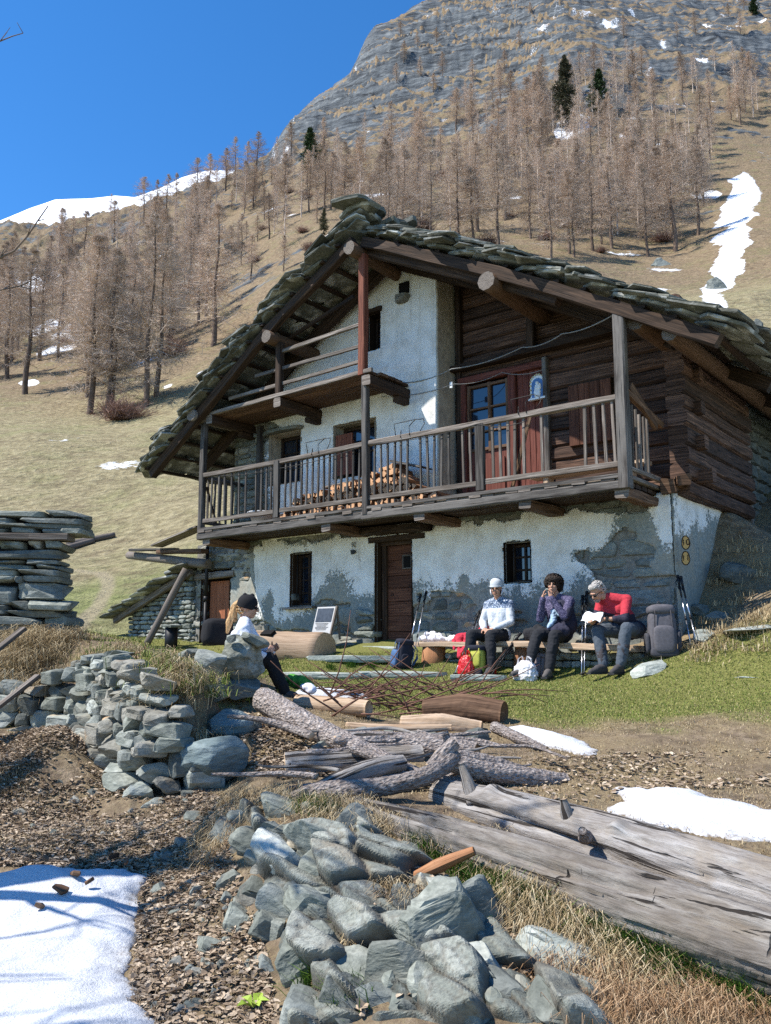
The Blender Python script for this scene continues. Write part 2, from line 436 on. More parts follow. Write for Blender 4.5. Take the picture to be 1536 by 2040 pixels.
_far = [
 (-500,1240,20),(200,1262,19.5),(140,1215,24),(0,1225,20),(230,1130,32),(150,1100,38),(0,1080,38),(300,1000,48),(100,950,60),(300,865,78),(60,880,72),(-400,1000,60),(-400,800,110),
 (200,832,96),(50,815,104),(380,750,108),(560,900,60),(600,700,100),(480,1000,42),
 (30,700,165),(50,610,240),(100,540,330),(0,520,400),(-400,600,400),
 (250,690,145),(250,600,195),(250,520,265),(260,465,335),(270,438,410),(150,470,420),
 (420,700,125),(450,600,165),(430,510,215),(420,440,290),(420,395,390),(480,345,420),
 (550,570,145),(560,460,205),(550,390,285),(540,345,370),
 (700,420,205),(640,345,300),(720,310,330),(700,560,120),(800,640,80),
 (900,460,185),(900,340,270),(860,265,345),
 (1100,490,150),(1100,360,220),(1100,245,300),(1000,620,70),(1200,640,62),
 (1300,560,118),(1345,502,160),(1300,390,205),(1300,265,275),(1300,140,350),(1300,50,430),
 (1480,560,105),(1500,460,150),(1510,390,195),(1480,270,270),(1500,140,360),(1500,50,440),(1536,660,48),(1536,560,70),(1520,700,34),(1900,640,60),(1900,400,200),(1900,100,450),
 (1400,760,32),(1300,800,30),
]
# the cliff: foot, then brink
_far += [(540,325,385),(620,275,400),(700,265,380),(780,250,370),(860,235,370),(950,205,370),(1050,165,370),(1150,110,370),
         (545,268,440),(620,208,450),(690,165,460),(735,75,470),(790,42,485),(860,14,510),(920,-20,540),(1000,-60,570),(1100,-30,480),(1200,-10,470)]
_far += [(1300,18,500),(1400,14,510),(1500,18,520),(1200,-5,540),(1800,10,560),(1000,-90,680),(700,60,600),(-400,480,700)]
_f3 = np.array([at(*c) for c in _far])
_fp = np.stack([_f3[:, 0] / _f3[:, 1] * 2.2, np.log(_f3[:, 1])], 1)
_fe = np.array([(-1.3, 18, -.02), (1.3, 18, .12), (-1.3, 600, .36), (1.5, 600, .70), (0., 2.5, -.2), (-.6, 2.5, -.3), (.8, 2.5, -.2)])
_fp = np.vstack([_fp, np.stack([_fe[:, 0] * 2.2, np.log(_fe[:, 1])], 1)])
far_f = tps_fit(_fp, np.r_[_f3[:, 2] / _f3[:, 1], _fe[:, 2]], 3e-3)
# skyline: (photo x, y, distance of the brink); beyond it the ground falls away
_sky = np.array([(-600,470,430),(-100,470,430),(60,462,430),(150,455,425),(270,432,420),(390,392,420),(470,350,430),(520,318,430),(560,250,445),(620,205,455),(690,160,465),(722,95,470),(745,62,475),(800,36,490),(860,8,515),(900,-12,540),(1000,-70,600),(1150,-60,600),(1230,0,560),(1300,14,520),(1400,8,520),(1480,14,530),(1536,16,540),(1900,20,560)], float)
# the retaining wall's line (base), with its height
_rw = [at(x, y, Y) for x, y, Y in ((-60, 1440, 9.8), (40, 1446, 9.75), (95, 1447, 9.7), (150, 1450, 9.5), (195, 1498, 8.5), (235, 1548, 7.8), (290, 1594, 7.25), (345, 1586, 7.2), (402, 1566, 7.3))]
_rwt = [at(x, y, p[1] + .25)[2] for (x, y), p in zip(((-60, 1385), (40, 1375), (95, 1332), (150, 1304), (195, 1305), (235, 1316), (290, 1376), (345, 1404), (402, 1475)), _rw)]
def rw_step(x, y, z):
    P = np.stack([x, y], 1); best = np.full(len(x), 9.); sd = np.zeros(len(x)); zb = np.zeros(len(x)); zt = np.zeros(len(x))
    for i in range(len(_rw) - 1):
        a, b = _rw[i][:2], _rw[i + 1][:2]; ab = b - a; t = np.clip(((P - a) @ ab) / (ab @ ab), 0, 1); q = P - a - t[:, None] * ab; d = np.linalg.norm(q, axis=1)
        s = np.sign(ab[0] * q[:, 1] - ab[1] * q[:, 0]); m = d < best
        best = np.where(m, d, best); sd = np.where(m, d * s, sd); zb = np.where(m, _rw[i][2] + t * (_rw[i + 1][2] - _rw[i][2]), zb); zt = np.where(m, _rwt[i] + t * (_rwt[i + 1] - _rwt[i]), zt)
    w = np.exp(-(np.where(sd > 0, np.maximum(best - .45, 0), best) / .45) ** 2)
    return z * (1 - w) + (zb + (zt - zb) * sstep(.12, .42, sd)) * w
def skyline(s):
    x = s * FL / 1.0
    x = CX + s * 1700 * 1.0
    return np.interp(x, _sky[:, 0], _sky[:, 1]), np.interp(x, _sky[:, 0], _sky[:, 2])
def ground_z(x, y, detail=True):
    x = np.atleast_1d(np.asarray(x, float)); y = np.atleast_1d(np.asarray(y, float))
    yy = np.maximum(y, 2.0); s = np.clip(x / yy, -1.3, 1.3)
    far = yy > 14.5; z = np.zeros(len(x))
    w = sstep(15, 21, yy + np.maximum(np.abs(x) - 7, 0) * 1.2)
    i = np.where(w < 1)[0]
    if len(i):
        zn = near_f(np.stack([np.clip(x[i], -12, 12), np.maximum(y[i], .3)], 1)); j = np.where((x[i] < -1.2) & (x[i] > -6.5) & (y[i] > 6.2) & (y[i] < 11.5))[0]
        if len(j): zn[j] = rw_step(x[i][j], y[i][j], zn[j])
        z[i] += (1 - w[i]) * zn
    i = np.where(w > 0)[0]
    if len(i):
        t = far_f(np.stack([s[i] * 2.2, np.log(yy[i])], 1)); zf = t * yy[i]
        # the brink: keep the skyline where the photograph has it
        sy, sd = skyline(s[i]); k = (np.cos(PITCH) * 0 + 1)
        a = (CY - sy) / FL; tan_el = (math.sin(PITCH) + a * math.cos(PITCH)) / (math.cos(PITCH) - a * math.sin(PITCH))
        zb = tan_el * sd
        lim = tan_el * yy[i]
        e = sstep(.8, 1.0, yy[i] / sd)
        zf = np.where(yy[i] < sd, zf + (np.minimum(zf, lim) - zf) * e, 0) + 0
        zcap = np.where(yy[i] >= sd, zb - (yy[i] - sd) * .35, zf)
        zcap = np.where(yy[i] < sd, zf * (1 - sstep(.9, 1, yy[i] / sd)) + lim * sstep(.9, 1, yy[i] / sd), zcap)
        if detail:
            q = pts3(x[i], y[i]); dd = yy[i]
            am = sstep(18, 120, dd)
            cl = cliffness(x[i], y[i])
            zcap = zcap + am * (1 - cl) * (fbm(q / 38., 3, 5) * 3.0 + fbm(q / 9., 5, 4, ridged=True) * (.9 + 1.6 * sstep(250, 330, dd)) * sstep(60, 200, dd))
            zc0 = zcap
            zcap = zcap + cl * (1 - .75 * sstep(.86, .99, yy[i] / sd)) * (fbm(np.stack([q[:, 0] / 85 + zc0 / 60, q[:, 1] / 85, zc0 / 26], 1), 9, 6, .6, True) * 19.0 + fbm(np.stack([q[:, 0] / 14, q[:, 1] / 14, (zc0 + q[:, 0] * .35) / 5.], 1), 12, 4, .6, True) * 6.5)
            up = sstep(270, 340, dd) * (1 - cl); zcap = zcap + up * fbm(q / 26., 14, 5, .6, True) * 9.0
            zcap = zcap + sstep(14, 22, dd) * (1 - am) * (fbm(q / 3.5, 8, 4) * .22 + fbm(q / .9, 9, 3) * .05)
        z[i] += w[i] * zcap
    if detail:
        q = pts3(x, y); am = 1 - sstep(14, 22, yy)
        lawn = sstep(7.5, 10, yy) * sstep(-1.2, .2, x)
        z += am * (1 - .75 * lawn) * (fbm(q / .55, 21, 4) * .055 + fbm(q / .12, 22, 3) * .018)
    return z
def cliffness(x, y):
    """rock faces up on the mountain (1 = bare rock)"""
    s = x / np.maximum(y, 2); px = CX + s * 1700
    top = np.interp(px, [500, 700, 900, 1150, 1250], [452, 475, 530, 480, 400])
    foot = np.interp(px, [500, 620, 780, 950, 1150, 1250], [372, 385, 352, 350, 362, 390])
    c = sstep(-25, 25, y - foot + 40 * vnoise(pts3(x / 45, y / 45), 4)) * sstep(490, 560, px) * (1 - sstep(1100, 1290, px)) * sstep(50, -10, y - top - 40)
    return np.clip(c, 0, 1)

# ---- colour masks painted on the ground sheets (what grows or lies where)
def blob(P, c, r, rot=0.0):
    d = P - np.array(c); ca, sa = math.cos(rot), math.sin(rot)
    d = np.stack([d[:, 0] * ca + d[:, 1] * sa, -d[:, 0] * sa + d[:, 1] * ca], 1) / np.array(r)
    return 1 - np.linalg.norm(d, axis=1)
def near_masks(x, y):
    P = np.stack([x, y], 1); q = pts3(x, y)
    n = fbm(q / .8, 31, 4)
    gp = tps_green(P)
    green = sstep(-.35, .35, gp + n * .8)
    return np.clip(green, 0, 1)
_gr = [(700,1372,10.8,1),(1000,1385,10.2,1),(1300,1400,9.5,1),(1536,1380,9.3,.5),(1450,1290,10.3,.6),(1536,1240,10.4,.2),(1300,1440,8.6,.1),(1300,1480,7.9,-.6),(1000,1420,9.2,.3),(1000,1460,8.3,-.5),
       (1300,1560,6.5,-.9),(1450,1500,7.4,-.7),(1500,1700,4.9,-1),(1150,1545,6.8,-1),(750,1420,9.3,-.3),(880,1345,12.4,.9),(600,1400,9.8,-.2),
       (300,1590,7.3,-1),(150,1650,6.4,-.5),(480,1590,6.7,-.3),(600,1575,6.4,-.2),(100,1800,5.3,-1),(440,1900,4.7,-1),(150,1500,8.4,-1),(250,1312,10.3,-.1),(420,1400,8.9,-.2),(550,1480,7.9,-1),
       (700,1900,4.2,-.9),(1000,1830,4.4,-.6),(1300,1980,3.8,-.6),(1536,1990,3.8,-.5),(300,1300,15.5,.3),(300,1312,10.2,-.7),(150,1302,10.6,-.7),(480,1330,9.2,-.6),(200,1265,18,.7),(1400,1200,11.4,-.7),(1500,1080,13.2,-.6),(400,1305,13.5,.3)]
_g3 = np.array([at(*c[:3]) for c in _gr])
tps_green = tps_fit(_g3[:, :2], np.array([c[3] for c in _gr]), .05)

def snow_far(x, y):
    """lying snow in the gully and in hollows"""
    s = x / np.maximum(y, 2); px = CX + s * 1700
    n = fbm(pts3(x / 9, y / 9), 41, 5)
    m = np.full(len(x), -1.0)
    # gully on the right, winding down
    lo = np.array([46, 60, 75, 95, 120, 150, 190, 215, 235]); gx = np.array([1480, 1458, 1448, 1440, 1492, 1515, 1525, 1536, 1540]); gw = np.array([30, 34, 34, 20, 34, 46, 40, 28, 12])
    c = np.interp(y, lo, gx); wd = np.interp(y, lo, gw)
    g = (1 - np.abs(px - c) / wd) * 1.6 - 3 * (1 - sstep(40, 50, y) * (1 - sstep(215, 240, y)))
    m = np.maximum(m, np.where((y > 38) & (y < 250), g, -1))
    for (bx, by, Y, rx, ry) in [(1285,552,103,62,5),(1160,325,235,48,9),(1170,258,286,28,9),(755,378,235,60,7),(150,668,178,75,14),(75,650,185,35,8),(390,752,106,25,2.5),(320,765,103,25,2.5),(30,752,120,16,3),(30,560,290,50,16),(100,700,160,50,5),(1470,370,205,26,4),(975,15,505,30,6)]:
        m = np.maximum(m, 1.2 * (1 - np.sqrt(((px - bx) / rx) ** 2 + ((y - Y) / ry) ** 2)))
    m = m + n * 1.9
    m = np.maximum(m, np.where(px > 1000, fbm(pts3(x / 9, y / 9), 44, 5) - .50, -1) - 2 * (1 - sstep(330, 380, y)))
    return m

# ---- near ground sheet
NX0, NX1, NY0, NY1, ST = -7.0, 7.5, 2.2, 18.0, .065
gx = np.arange(NX0, NX1 + ST, ST); gy = np.arange(NY0, NY1 + ST, ST)
GX, GY = np.meshgrid(gx, gy); gxx = GX.ravel(); gyy = GY.ravel()
gz = ground_z(gxx, gyy)
nx, ny = len(gx), len(gy)
idx = np.arange(nx * ny).reshape(ny, nx)
Q = np.stack([idx[:-1, :-1], idx[:-1, 1:], idx[1:, 1:], idx[1:, :-1]], -1).reshape(-1, 4)

t = NT('ground_soil')
co = t.coord('Object', rand=False); f = t.noise(co, 9, 7, .65); f2 = t.noise(co, 45, 5, .7); f3 = t.noise(co, 1.3, 4)
soil = t.ramp(f, [(.3, (.075, .052, .035)), (.5, (.18, .132, .088)), (.72, (.33, .255, .175))])
straw = t.ramp(f2, [(.35, (.13, .09, .045)), (.55, (.29, .22, .125)), (.7, (.43, .34, .21))])
soil = t.mix(t.ramp(f3, [(.4, 0.), (.6, .8)]), soil, straw)
gr = t.ramp(f2, [(.3, (.085, .085, .022)), (.5, (.16, .165, .042)), (.72, (.27, .25, .085))])
gm = t.math('ADD', t.attr('green'), t.math('MULTIPLY_ADD', f2, .6), True); gm.node.inputs[1].default_value = 1.0
mm = t.n('Math', operation='MULTIPLY_ADD'); t.l(f2, mm.inputs[0]); mm.inputs[1].default_value = 1.2; mm.inputs[2].default_value = -.6
gm = t.math('ADD', t.attr('green'), mm.outputs[0], True)
col = t.mix(gm, soil, gr)
M['ground'] = t.done(col, .95, t.math('ADD', f, f2), .8, .03)

me = fast_mesh('ground', np.stack([gxx, gyy, gz], 1), Q, [M['ground']], smooth=True, n=4)
add_attr(me, 'green', near_masks(gxx, gyy))
ground = tag(link(bpy.data.objects.new('ground', me)), kind='structure')
def gz_at(x, y): return float(ground_z([x], [y])[0])

# ---- hillside sheet
ss = np.concatenate([np.linspace(-1.3, -.56, 45, endpoint=False), np.linspace(-.56, .56, 520), np.linspace(.56, 1.3, 46)[1:]])
yy = np.concatenate([np.linspace(-40, 2, 12, endpoint=False), np.exp(np.linspace(math.log(2.), math.log(17), 40, endpoint=False)), np.exp(np.linspace(math.log(17), math.log(330), 260, endpoint=False)), np.linspace(330, 600, 200, endpoint=False), np.linspace(600, 1500, 14)])
SS, YY = np.meshgrid(ss, yy); hy = YY.ravel(); hx = (SS * np.maximum(YY, 14.)).ravel()
hz = ground_z(hx, np.maximum(hy, 2.0))
ins = (hx > NX0 + .2) & (hx < NX1 - .2) & (hy > NY0 + .2) & (hy < NY1 - .2)
hz = np.where(ins, hz - .45, hz - .01)
hz = np.where(hy < 2.0, hz - (2.0 - hy) * .12, hz)
n1, n2 = len(yy), len(ss); idx = np.arange(n1 * n2).reshape(n1, n2)
Q = np.stack([idx[:-1, :-1], idx[:-1, 1:], idx[1:, 1:], idx[1:, :-1]], -1).reshape(-1, 4)
t = NT('hillside')
co = t.coord('Object', rand=False); f = t.noise(co, .22, 8, .68); f2 = t.noise(co, 1.6, 6, .65); f3 = t.noise(co, .035, 6, .6)
fs = t.noise(t.coord('Object', (.6, .6, 2.6), False), .12, 8, .66, 1.2)
dry = t.ramp(f2, [(.3, (.11, .075, .045)), (.5, (.22, .16, .095)), (.72, (.35, .27, .165))])
dry = t.mix(t.ramp(f, [(.42, 0.), (.62, .55)]), dry, (.17, .105, .065))
olive = t.ramp(f2, [(.3, (.15, .12, .06)), (.52, (.29, .245, .135)), (.75, (.43, .37, .225))])
col = t.mix(t.math('ADD', t.attr('meadow'), t.math('MULTIPLY', t.math('SUBTRACT', f, .5), 1.6), True), dry, olive)
grn = t.ramp(f2, [(.3, (.10, .13, .03)), (.7, (.20, .235, .07))])
col = t.mix(t.math('ADD', t.attr('green'), t.math('MULTIPLY', t.math('SUBTRACT', f, .5), 1.8), True), col, grn)
col = t.mix(t.ramp(t.noise(co, .55, 7, .7), [(.52, 0.), (.66, .6)]), col, (.12, .085, .05))
col = t.mix(t.attr('path'), col, (.30, .25, .16))
rk = t.ramp(fs, [(.34, (.018, .021, .024)), (.44, (.06, .068, .075)), (.56, (.125, .138, .145)), (.72, (.26, .27, .265))])
geo = t.n('NewGeometry'); sx = t.n('SeparateXYZ'); t.l(geo.outputs['Normal'], sx.inputs[0])
steep = t.math('SUBTRACT', .84, sx.outputs[2])
rm = t.math('ADD', t.math('MULTIPLY', t.attr('rock'), .42), t.math('MULTIPLY', steep, 2.3))
rm = t.math('ADD', rm, t.math('MULTIPLY', t.math('SUBTRACT', f, .5), 2.2))
led = t.noise(t.coord('Object', (.010, .010, .055), False), 1.0, 8, .66, .8)
rm = t.math('SUBTRACT', rm, t.math('MULTIPLY', t.math('SUBTRACT', led, .44), 3.0))
rm = t.math('ADD', rm, t.math('MULTIPLY', t.math('SUBTRACT', f3, .5), 1.2))
col = t.mix(t.ramp(rm, [(.46, 0.), (.58, 1.)]), col, rk)
sm = t.math('ADD', t.attr('snow'), t.math('MULTIPLY', t.math('SUBTRACT', f2, .5), .5))
col = t.mix(t.ramp(sm, [(.50, 0.), (.56, 1.)]), col, (.82, .84, .87))
M['hill'] = t.done(col, .95, t.math('ADD', fs, f2), .9, .6)
me = fast_mesh('hillside', np.stack([hx, hy, hz], 1), Q, [M['hill']], smooth=True, n=4)
hpx = CX + hx / np.maximum(hy, 2) * 1700
add_attr(me, 'snow', np.clip(snow_far(hx, hy) * .5 + .5, 0, 1))
add_attr(me, 'meadow', (1 - sstep(85, 120, hy)) * .9 + .1 * (hy < 400))
add_attr(me, 'green', (1 - sstep(20, 34, hy + 6 * vnoise(pts3(hx / 6, hy / 6), 3))) * .85)
add_attr(me, 'rock', np.maximum(cliffness(hx, hy), .55 * sstep(230, 330, hy) * sstep(900, 1050, hpx)))
# trodden path in the meadow
def seg_d(P, A):
    d = np.full(len(P), 1e9)
    for a, b in zip(A[:-1], A[1:]):
        a = np.array(a); b = np.array(b); ab = b - a
        tt = np.clip(((P - a) @ ab) / (ab @ ab), 0, 1); d = np.minimum(d, np.linalg.norm(P - a - tt[:, None] * ab, axis=1))
    return d
pth = [at(x, y, Y)[:2] for x, y, Y in [(130,1268,18.5),(165,1240,21),(195,1210,24.3),(215,1180,27.5),(213,1162,29.5),(195,1150,31),(150,1142,32)]]
add_attr(me, 'path', .8 * (1 - sstep(.12, .32, seg_d(np.stack([hx, hy], 1), pth))))
hill = tag(link(bpy.data.objects.new('hillside', me)), kind='structure')

# ---- distant snow mountain at the left
mx = np.array([-700,-300,-60,0,60,110,180,230,270,320,360,390,420,470,600]); my = np.array([520,505,460,440,415,398,396,390,393,375,355,345,340,340,360])
cols = np.linspace(-700, 600, 260); prof = np.interp(cols, mx, my)
dist = np.linspace(1700, 3000, 90)
V = []
for k, Y in enumerate(dist):
    tt = k / (len(dist) - 1)
    for x, p in zip(cols, prof):
        V.append(at(x, p + (1 - tt) ** .8 * 260, Y))
V = np.array(V); V[:, 2] += fbm(V / 160., 51, 6, .55, True) * 22 * (1 - .9 * np.repeat(np.linspace(0, 1, len(dist)) ** 4, len(cols)))
n1, n2 = len(dist), len(cols)
back = V[-n2:] + np.array([0, 900, -700.]); V = np.vstack([V, back]); n1 += 1
idx = np.arange(n1 * n2).reshape(n1, n2)
Q = np.stack([idx[:-1, :-1], idx[:-1, 1:], idx[1:, 1:], idx[1:, :-1]], -1).reshape(-1, 4)
t = NT('snow_mountain'); co = t.coord('Object', rand=False); f = t.noise(co, .012, 8, .7); f2 = t.noise(co, .05, 5, .7)
geo = t.n('NewGeometry'); sx = t.n('SeparateXYZ'); t.l(geo.outputs['Position'], sx.inputs[0])
lo = t.n('MapRange'); t.l(sx.outputs[2], lo.inputs[0]); lo.inputs[1].default_value = 900; lo.inputs[2].default_value = 1420; lo.inputs[3].default_value = .62; lo.inputs[4].default_value = .0
k = t.math('SUBTRACT', t.math('ADD', lo.outputs[0], f), .68)
col = t.mix(t.ramp(k, [(.0, 0.), (.05, 1.)]), (.86, .88, .92), (.16, .15, .15))
M['snowmt'] = t.done(col, .9, f2, .5, 6)
snow_mountain = tag(link(bpy.data.objects.new('mountain', fast_mesh('mountain', V, Q, [M['snowmt']], smooth=True, n=4))), kind='structure')
# ================================================================== TREES ON THE SLOPE
_hy = np.exp(np.linspace(math.log(2.4), math.log(700), 900))
def hit(px, py, y0=2.4):
    """where the sight line through (px, py) meets the ground"""
    r = ray(px, py); r = r / r[1]
    Yv = _hy[_hy >= y0]; z = ground_z(r[0] * Yv, Yv); b = np.where(r[2] * Yv < z)[0]
    if not len(b): return None
    return np.array([r[0] * Yv[b[0]], Yv[b[0]], z[b[0]]])
def tri_sliver(P, D, L, w, r):
    """thin triangles: bases P, directions D (unit), lengths L, base widths w"""
    side = np.cross(D, r.normal(size=P.shape)); side /= np.linalg.norm(side, axis=1)[:, None] + 1e-9
    a = P - side * w[:, None] / 2; b = P + side * w[:, None] / 2; c = P + D * L[:, None]
    return np.stack([a, b, c], 1).reshape(-1, 3)
def unit(a): return a / (np.linalg.norm(a, axis=-1, keepdims=True) + 1e-9)
def larch_geo(seed, H=20., rad=2.7, base=.2, nb=95, dens=1.0, green=False):
    r = np.random.default_rng(seed)
    lean = r.normal(0, .012, 2)
    ph = r.uniform(0, 6, 2)
    axis = lambda h: np.stack([lean[0] * h + .10 * np.sin(h * .5 + ph[0]), lean[1] * h + .10 * np.sin(h * .45 + ph[1]), h], -1)
    # trunk
    hs = np.linspace(-.6, H, 12); rr = .0115 * H * (1 - np.clip(hs, 0, H) / H) ** .85 + .015; ax = axis(hs); ax[0, 2] = -.6
    an = np.linspace(0, 2 * np.pi, 7)[:-1]
    V = (ax[:, None] + rr[:, None, None] * np.stack([np.cos(an), np.sin(an), 0 * an], -1)[None]).reshape(-1, 3)
    T = []
    for i in range(11):
        for j in range(6):
            a, b = i * 6 + j, i * 6 + (j + 1) % 6; T += [(a, b, b + 6), (a, b + 6, a + 6)]
    trunk = (V, np.array(T))
    # primary limbs
    t_ = base + (1 - base) * r.uniform(0, 1, nb) ** .85; h = t_ * H; az = r.uniform(0, 2 * np.pi, nb)
    prof = np.interp(t_, [base, base + .12, .45, .8, 1], [.55, .9, 1., .45, .08])
    L = rad * prof * r.uniform(.55, 1.2, nb)
    el = np.interp(t_, [base, .6, 1], [-.25, .05, .7]) + r.normal(0, .12, nb)
    D = np.stack([np.cos(az) * np.cos(el), np.sin(az) * np.cos(el), np.sin(el)], -1)
    P = axis(h); out = []
    mid = P + D * (L * .55)[:, None] + np.array([0, 0, -.06]) * L[:, None]
    D2 = unit(D + np.stack([0 * az, 0 * az, .35 + .25 * r.uniform(-1, 1, nb)], -1)); wd = .03 + .018 * L
    for k in range(2):
        s_ = np.cross(D, r.normal(size=D.shape)); s_ = unit(s_) * wd[:, None]
        q = np.stack([P - s_ / 2, P + s_ / 2, mid + s_ * .3, P - s_ / 2, mid + s_ * .3, mid - s_ * .3], 1).reshape(-1, 3); out.append(q)
    out.append(tri_sliver(mid, D2, L * .5, wd * .7, r))
    # twigs
    n2 = int(nb * 15 * dens); bi = r.integers(0, nb, n2); f = r.uniform(.12, 1, n2)
    B = np.where(f[:, None] < .55, P[bi] + (mid - P)[bi] * (f / .55)[:, None], mid[bi] + D2[bi] * (L[bi] * .5 * (f - .55) / .45)[:, None])
    d = unit(D[bi] * .6 + r.normal(0, .55, (n2, 3)) + np.array([0, 0, -.15])); l2 = (.25 + .28 * L[bi]) * r.uniform(.5, 1.2, n2)
    out.append(tri_sliver(B, d, l2, np.full(n2, .030 if not green else .12), r))
    n3 = int(n2 * 3.0); ci = r.integers(0, n2, n3); g = r.uniform(.15, 1, n3)
    B3 = B[ci] + d[ci] * (l2[ci] * g)[:, None]; d3 = unit(d[ci] * .4 + r.normal(0, .7, (n3, 3)) + np.array([0, 0, -.1]))
    out.append(tri_sliver(B3, d3, r.uniform(.2, .6, n3), np.full(n3, .030 if not green else .16), r))
    C = np.concatenate(out); return trunk, (C, np.arange(len(C)).reshape(-1, 3))
def twig_mat(name, a, b, c):
    t = NT(name); co = t.coord('Object', rand=True); f = t.noise(co, 1.3, 4); col = t.varied(t.ramp(f, [(.3, a), (.5, b), (.7, c)]), .22)
    return t.done(col, .9)
M['twig'] = twig_mat('larch_twigs', (.36, .275, .21), (.50, .395, .31), (.62, .51, .415))
M['trunk'] = twig_mat('larch_bark', (.08, .056, .042), (.135, .095, .07), (.20, .145, .11))
M['needle'] = twig_mat('spruce_needles', (.018, .035, .012), (.035, .062, .02), (.065, .095, .035))
M['dullneedle'] = twig_mat('dull_conifer', (.05, .05, .025), (.085, .08, .04), (.13, .115, .065))
M['scrub'] = twig_mat('bare_scrub', (.16, .09, .07), (.25, .15, .115), (.33, .22, .165))
LAR = []
for k in range(8):
    tr, cr = larch_geo(100 + k, 20., 3.1 + .35 * (k % 4), .12 + .05 * (k % 3), 125, 1.35)
    LAR.append((fast_mesh('trunk', *tr, [M['trunk']], smooth=True), fast_mesh('crown', *cr, [M['twig']]), tr, cr))
SPR = []
for k in range(2):
    tr, cr = larch_geo(140 + k, 14., 2.3, .04, 190, 1.6, True)
    SPR.append((fast_mesh('trunk', *tr, [M['trunk']], smooth=True), fast_mesh('crown', *cr, [M['needle']])))
trd, crd = larch_geo(150, 20., 3.2, .06, 210, 1.7, True)
DUL = (fast_mesh('trunk', *trd, [M['trunk']], smooth=True), fast_mesh('crown', *crd, [M['dullneedle']]))
def plant(name, label, cat, geo, P, H, H0, group=None, rz=None, wide=1.0):
    o = thing(name, label, cat, P, random.uniform(0, 6.28) if rz is None else rz, group); s_ = H / H0; o.scale = (s_ * wide, s_ * wide, s_)
    for n, me in (('trunk', geo[0]), ('crown', geo[1])): link(bpy.data.objects.new(n, me), o)
    return o
def top_h(P, px, ytop):
    r = ray(px, ytop); r = r / r[1]; return r[2] * P[1] - P[2]
rt = random.Random(44); LARCH = []
def add_larch(px, py, H=None, ytop=None, label='bare brown larch among the larches on the far slope', group='bare larches on the far slope', y0=16):
    P = hit(px, py, y0)
    if P is None: return
    if ytop is not None: H = top_h(P, px, ytop)
    g = LAR[rt.randrange(8)]
    LARCH.append(plant('larch_tree', label, 'tree', g, P, H, 20., group, wide=rt.uniform(1.15, 1.8)))
# the near row that stands out at the edge of the meadow
ed = 'bare larches at the meadow edge'
for px, py, yt, lb in ((180, 825, 470, 'tall bare larch at the meadow edge, left of the twin trunks'), (214, 822, 500, 'slim bare larch, left one of the twin trunks at the meadow edge'), (225, 818, 520, 'bare larch, right one of the twin trunks at the meadow edge'),
                       (288, 812, 430, 'bare larch beside the pink scrub, its trunk clear of low branches'), (313, 790, 450, 'bare larch with curling low branches above the snow spot'), (52, 786, 500, 'bare larch standing alone at the left end of the meadow edge'),
                       (424, 690, 410, 'bare larch on the grassy knoll just left of the chalet roof'), (174, 792, 560, 'short bare larch behind the tall meadow edge trunk'), (1345, 503, 275, 'bare larch above the snow patch behind the right roof slope'),
                       (1290, 512, 330, 'bare larch above the roof with a straight pale trunk'), (1392, 470, 300, 'bare larch beside the snowy gully')):
    add_larch(px, py, ytop=yt, label=lb, group=None)
def forest_ok(x, y):
    if x < 540:
        lo = np.interp(x, [-60, 60, 150, 270, 390, 470, 540], [520, 505, 490, 462, 425, 395, 370])
        hi = np.interp(x, [-60, 60, 180, 300, 400, 470, 540], [765, 750, 760, 720, 660, 560, 520])
        if 430 < x < 540 and 440 < y: return False
    else:
        lo = np.interp(x, [540, 640, 760, 900, 1100, 1250, 1400, 1536], [330, 300, 290, 235, 180, 120, 85, 80])
        hi = np.interp(x, [540, 650, 760, 900, 1100, 1300, 1420, 1540], [500, 500, 520, 520, 530, 520, 440, 250])
    return lo < y < hi
n = 0
while n < 215:
    x = rt.uniform(-60, 1600); y = rt.uniform(150, 780)
    if not forest_ok(x, y): continue
    if 1420 < x < 1540 and y > 265: continue
    if 1140 < x < 1210 and 215 < y < 300 and rt.random() < .8: continue
    P = hit(x, y, 60)
    if P is None or P[1] > 450: continue
    add_larch(x, y, H=rt.uniform(13, 21), y0=60); n += 1
for x in (310, 350, 392, 415, 450, 468, 492, 510, 286, 330):      # tops against the sky
    y = np.interp(x, [270, 390, 520], [440, 398, 330]) + rt.uniform(6, 22); add_larch(x, y, H=rt.uniform(14, 21), y0=60)
n = 0
while n < 26:                                                      # a few on the ledges of the cliff
    x = rt.uniform(760, 1500); y = rt.uniform(20, 230); P = hit(x, y, 60)
    if P is None or P[1] < 300: continue
    add_larch(x, y, H=rt.uniform(8, 14), y0=60, label='small bare larch on a ledge of the cliff', group='small larches on the cliff ledges'); n += 1
for k in range(34):                                                # thinner, younger larches and scrub on the knoll left of the roof
    x = rt.uniform(435, 730); y = rt.uniform(350, 560) if x < 600 else rt.uniform(340, 470)
    add_larch(x, y, H=rt.uniform(6, 13), y0=40, label='young bare larch on the grassy knoll left of the roof peak', group='young larches on the knoll')
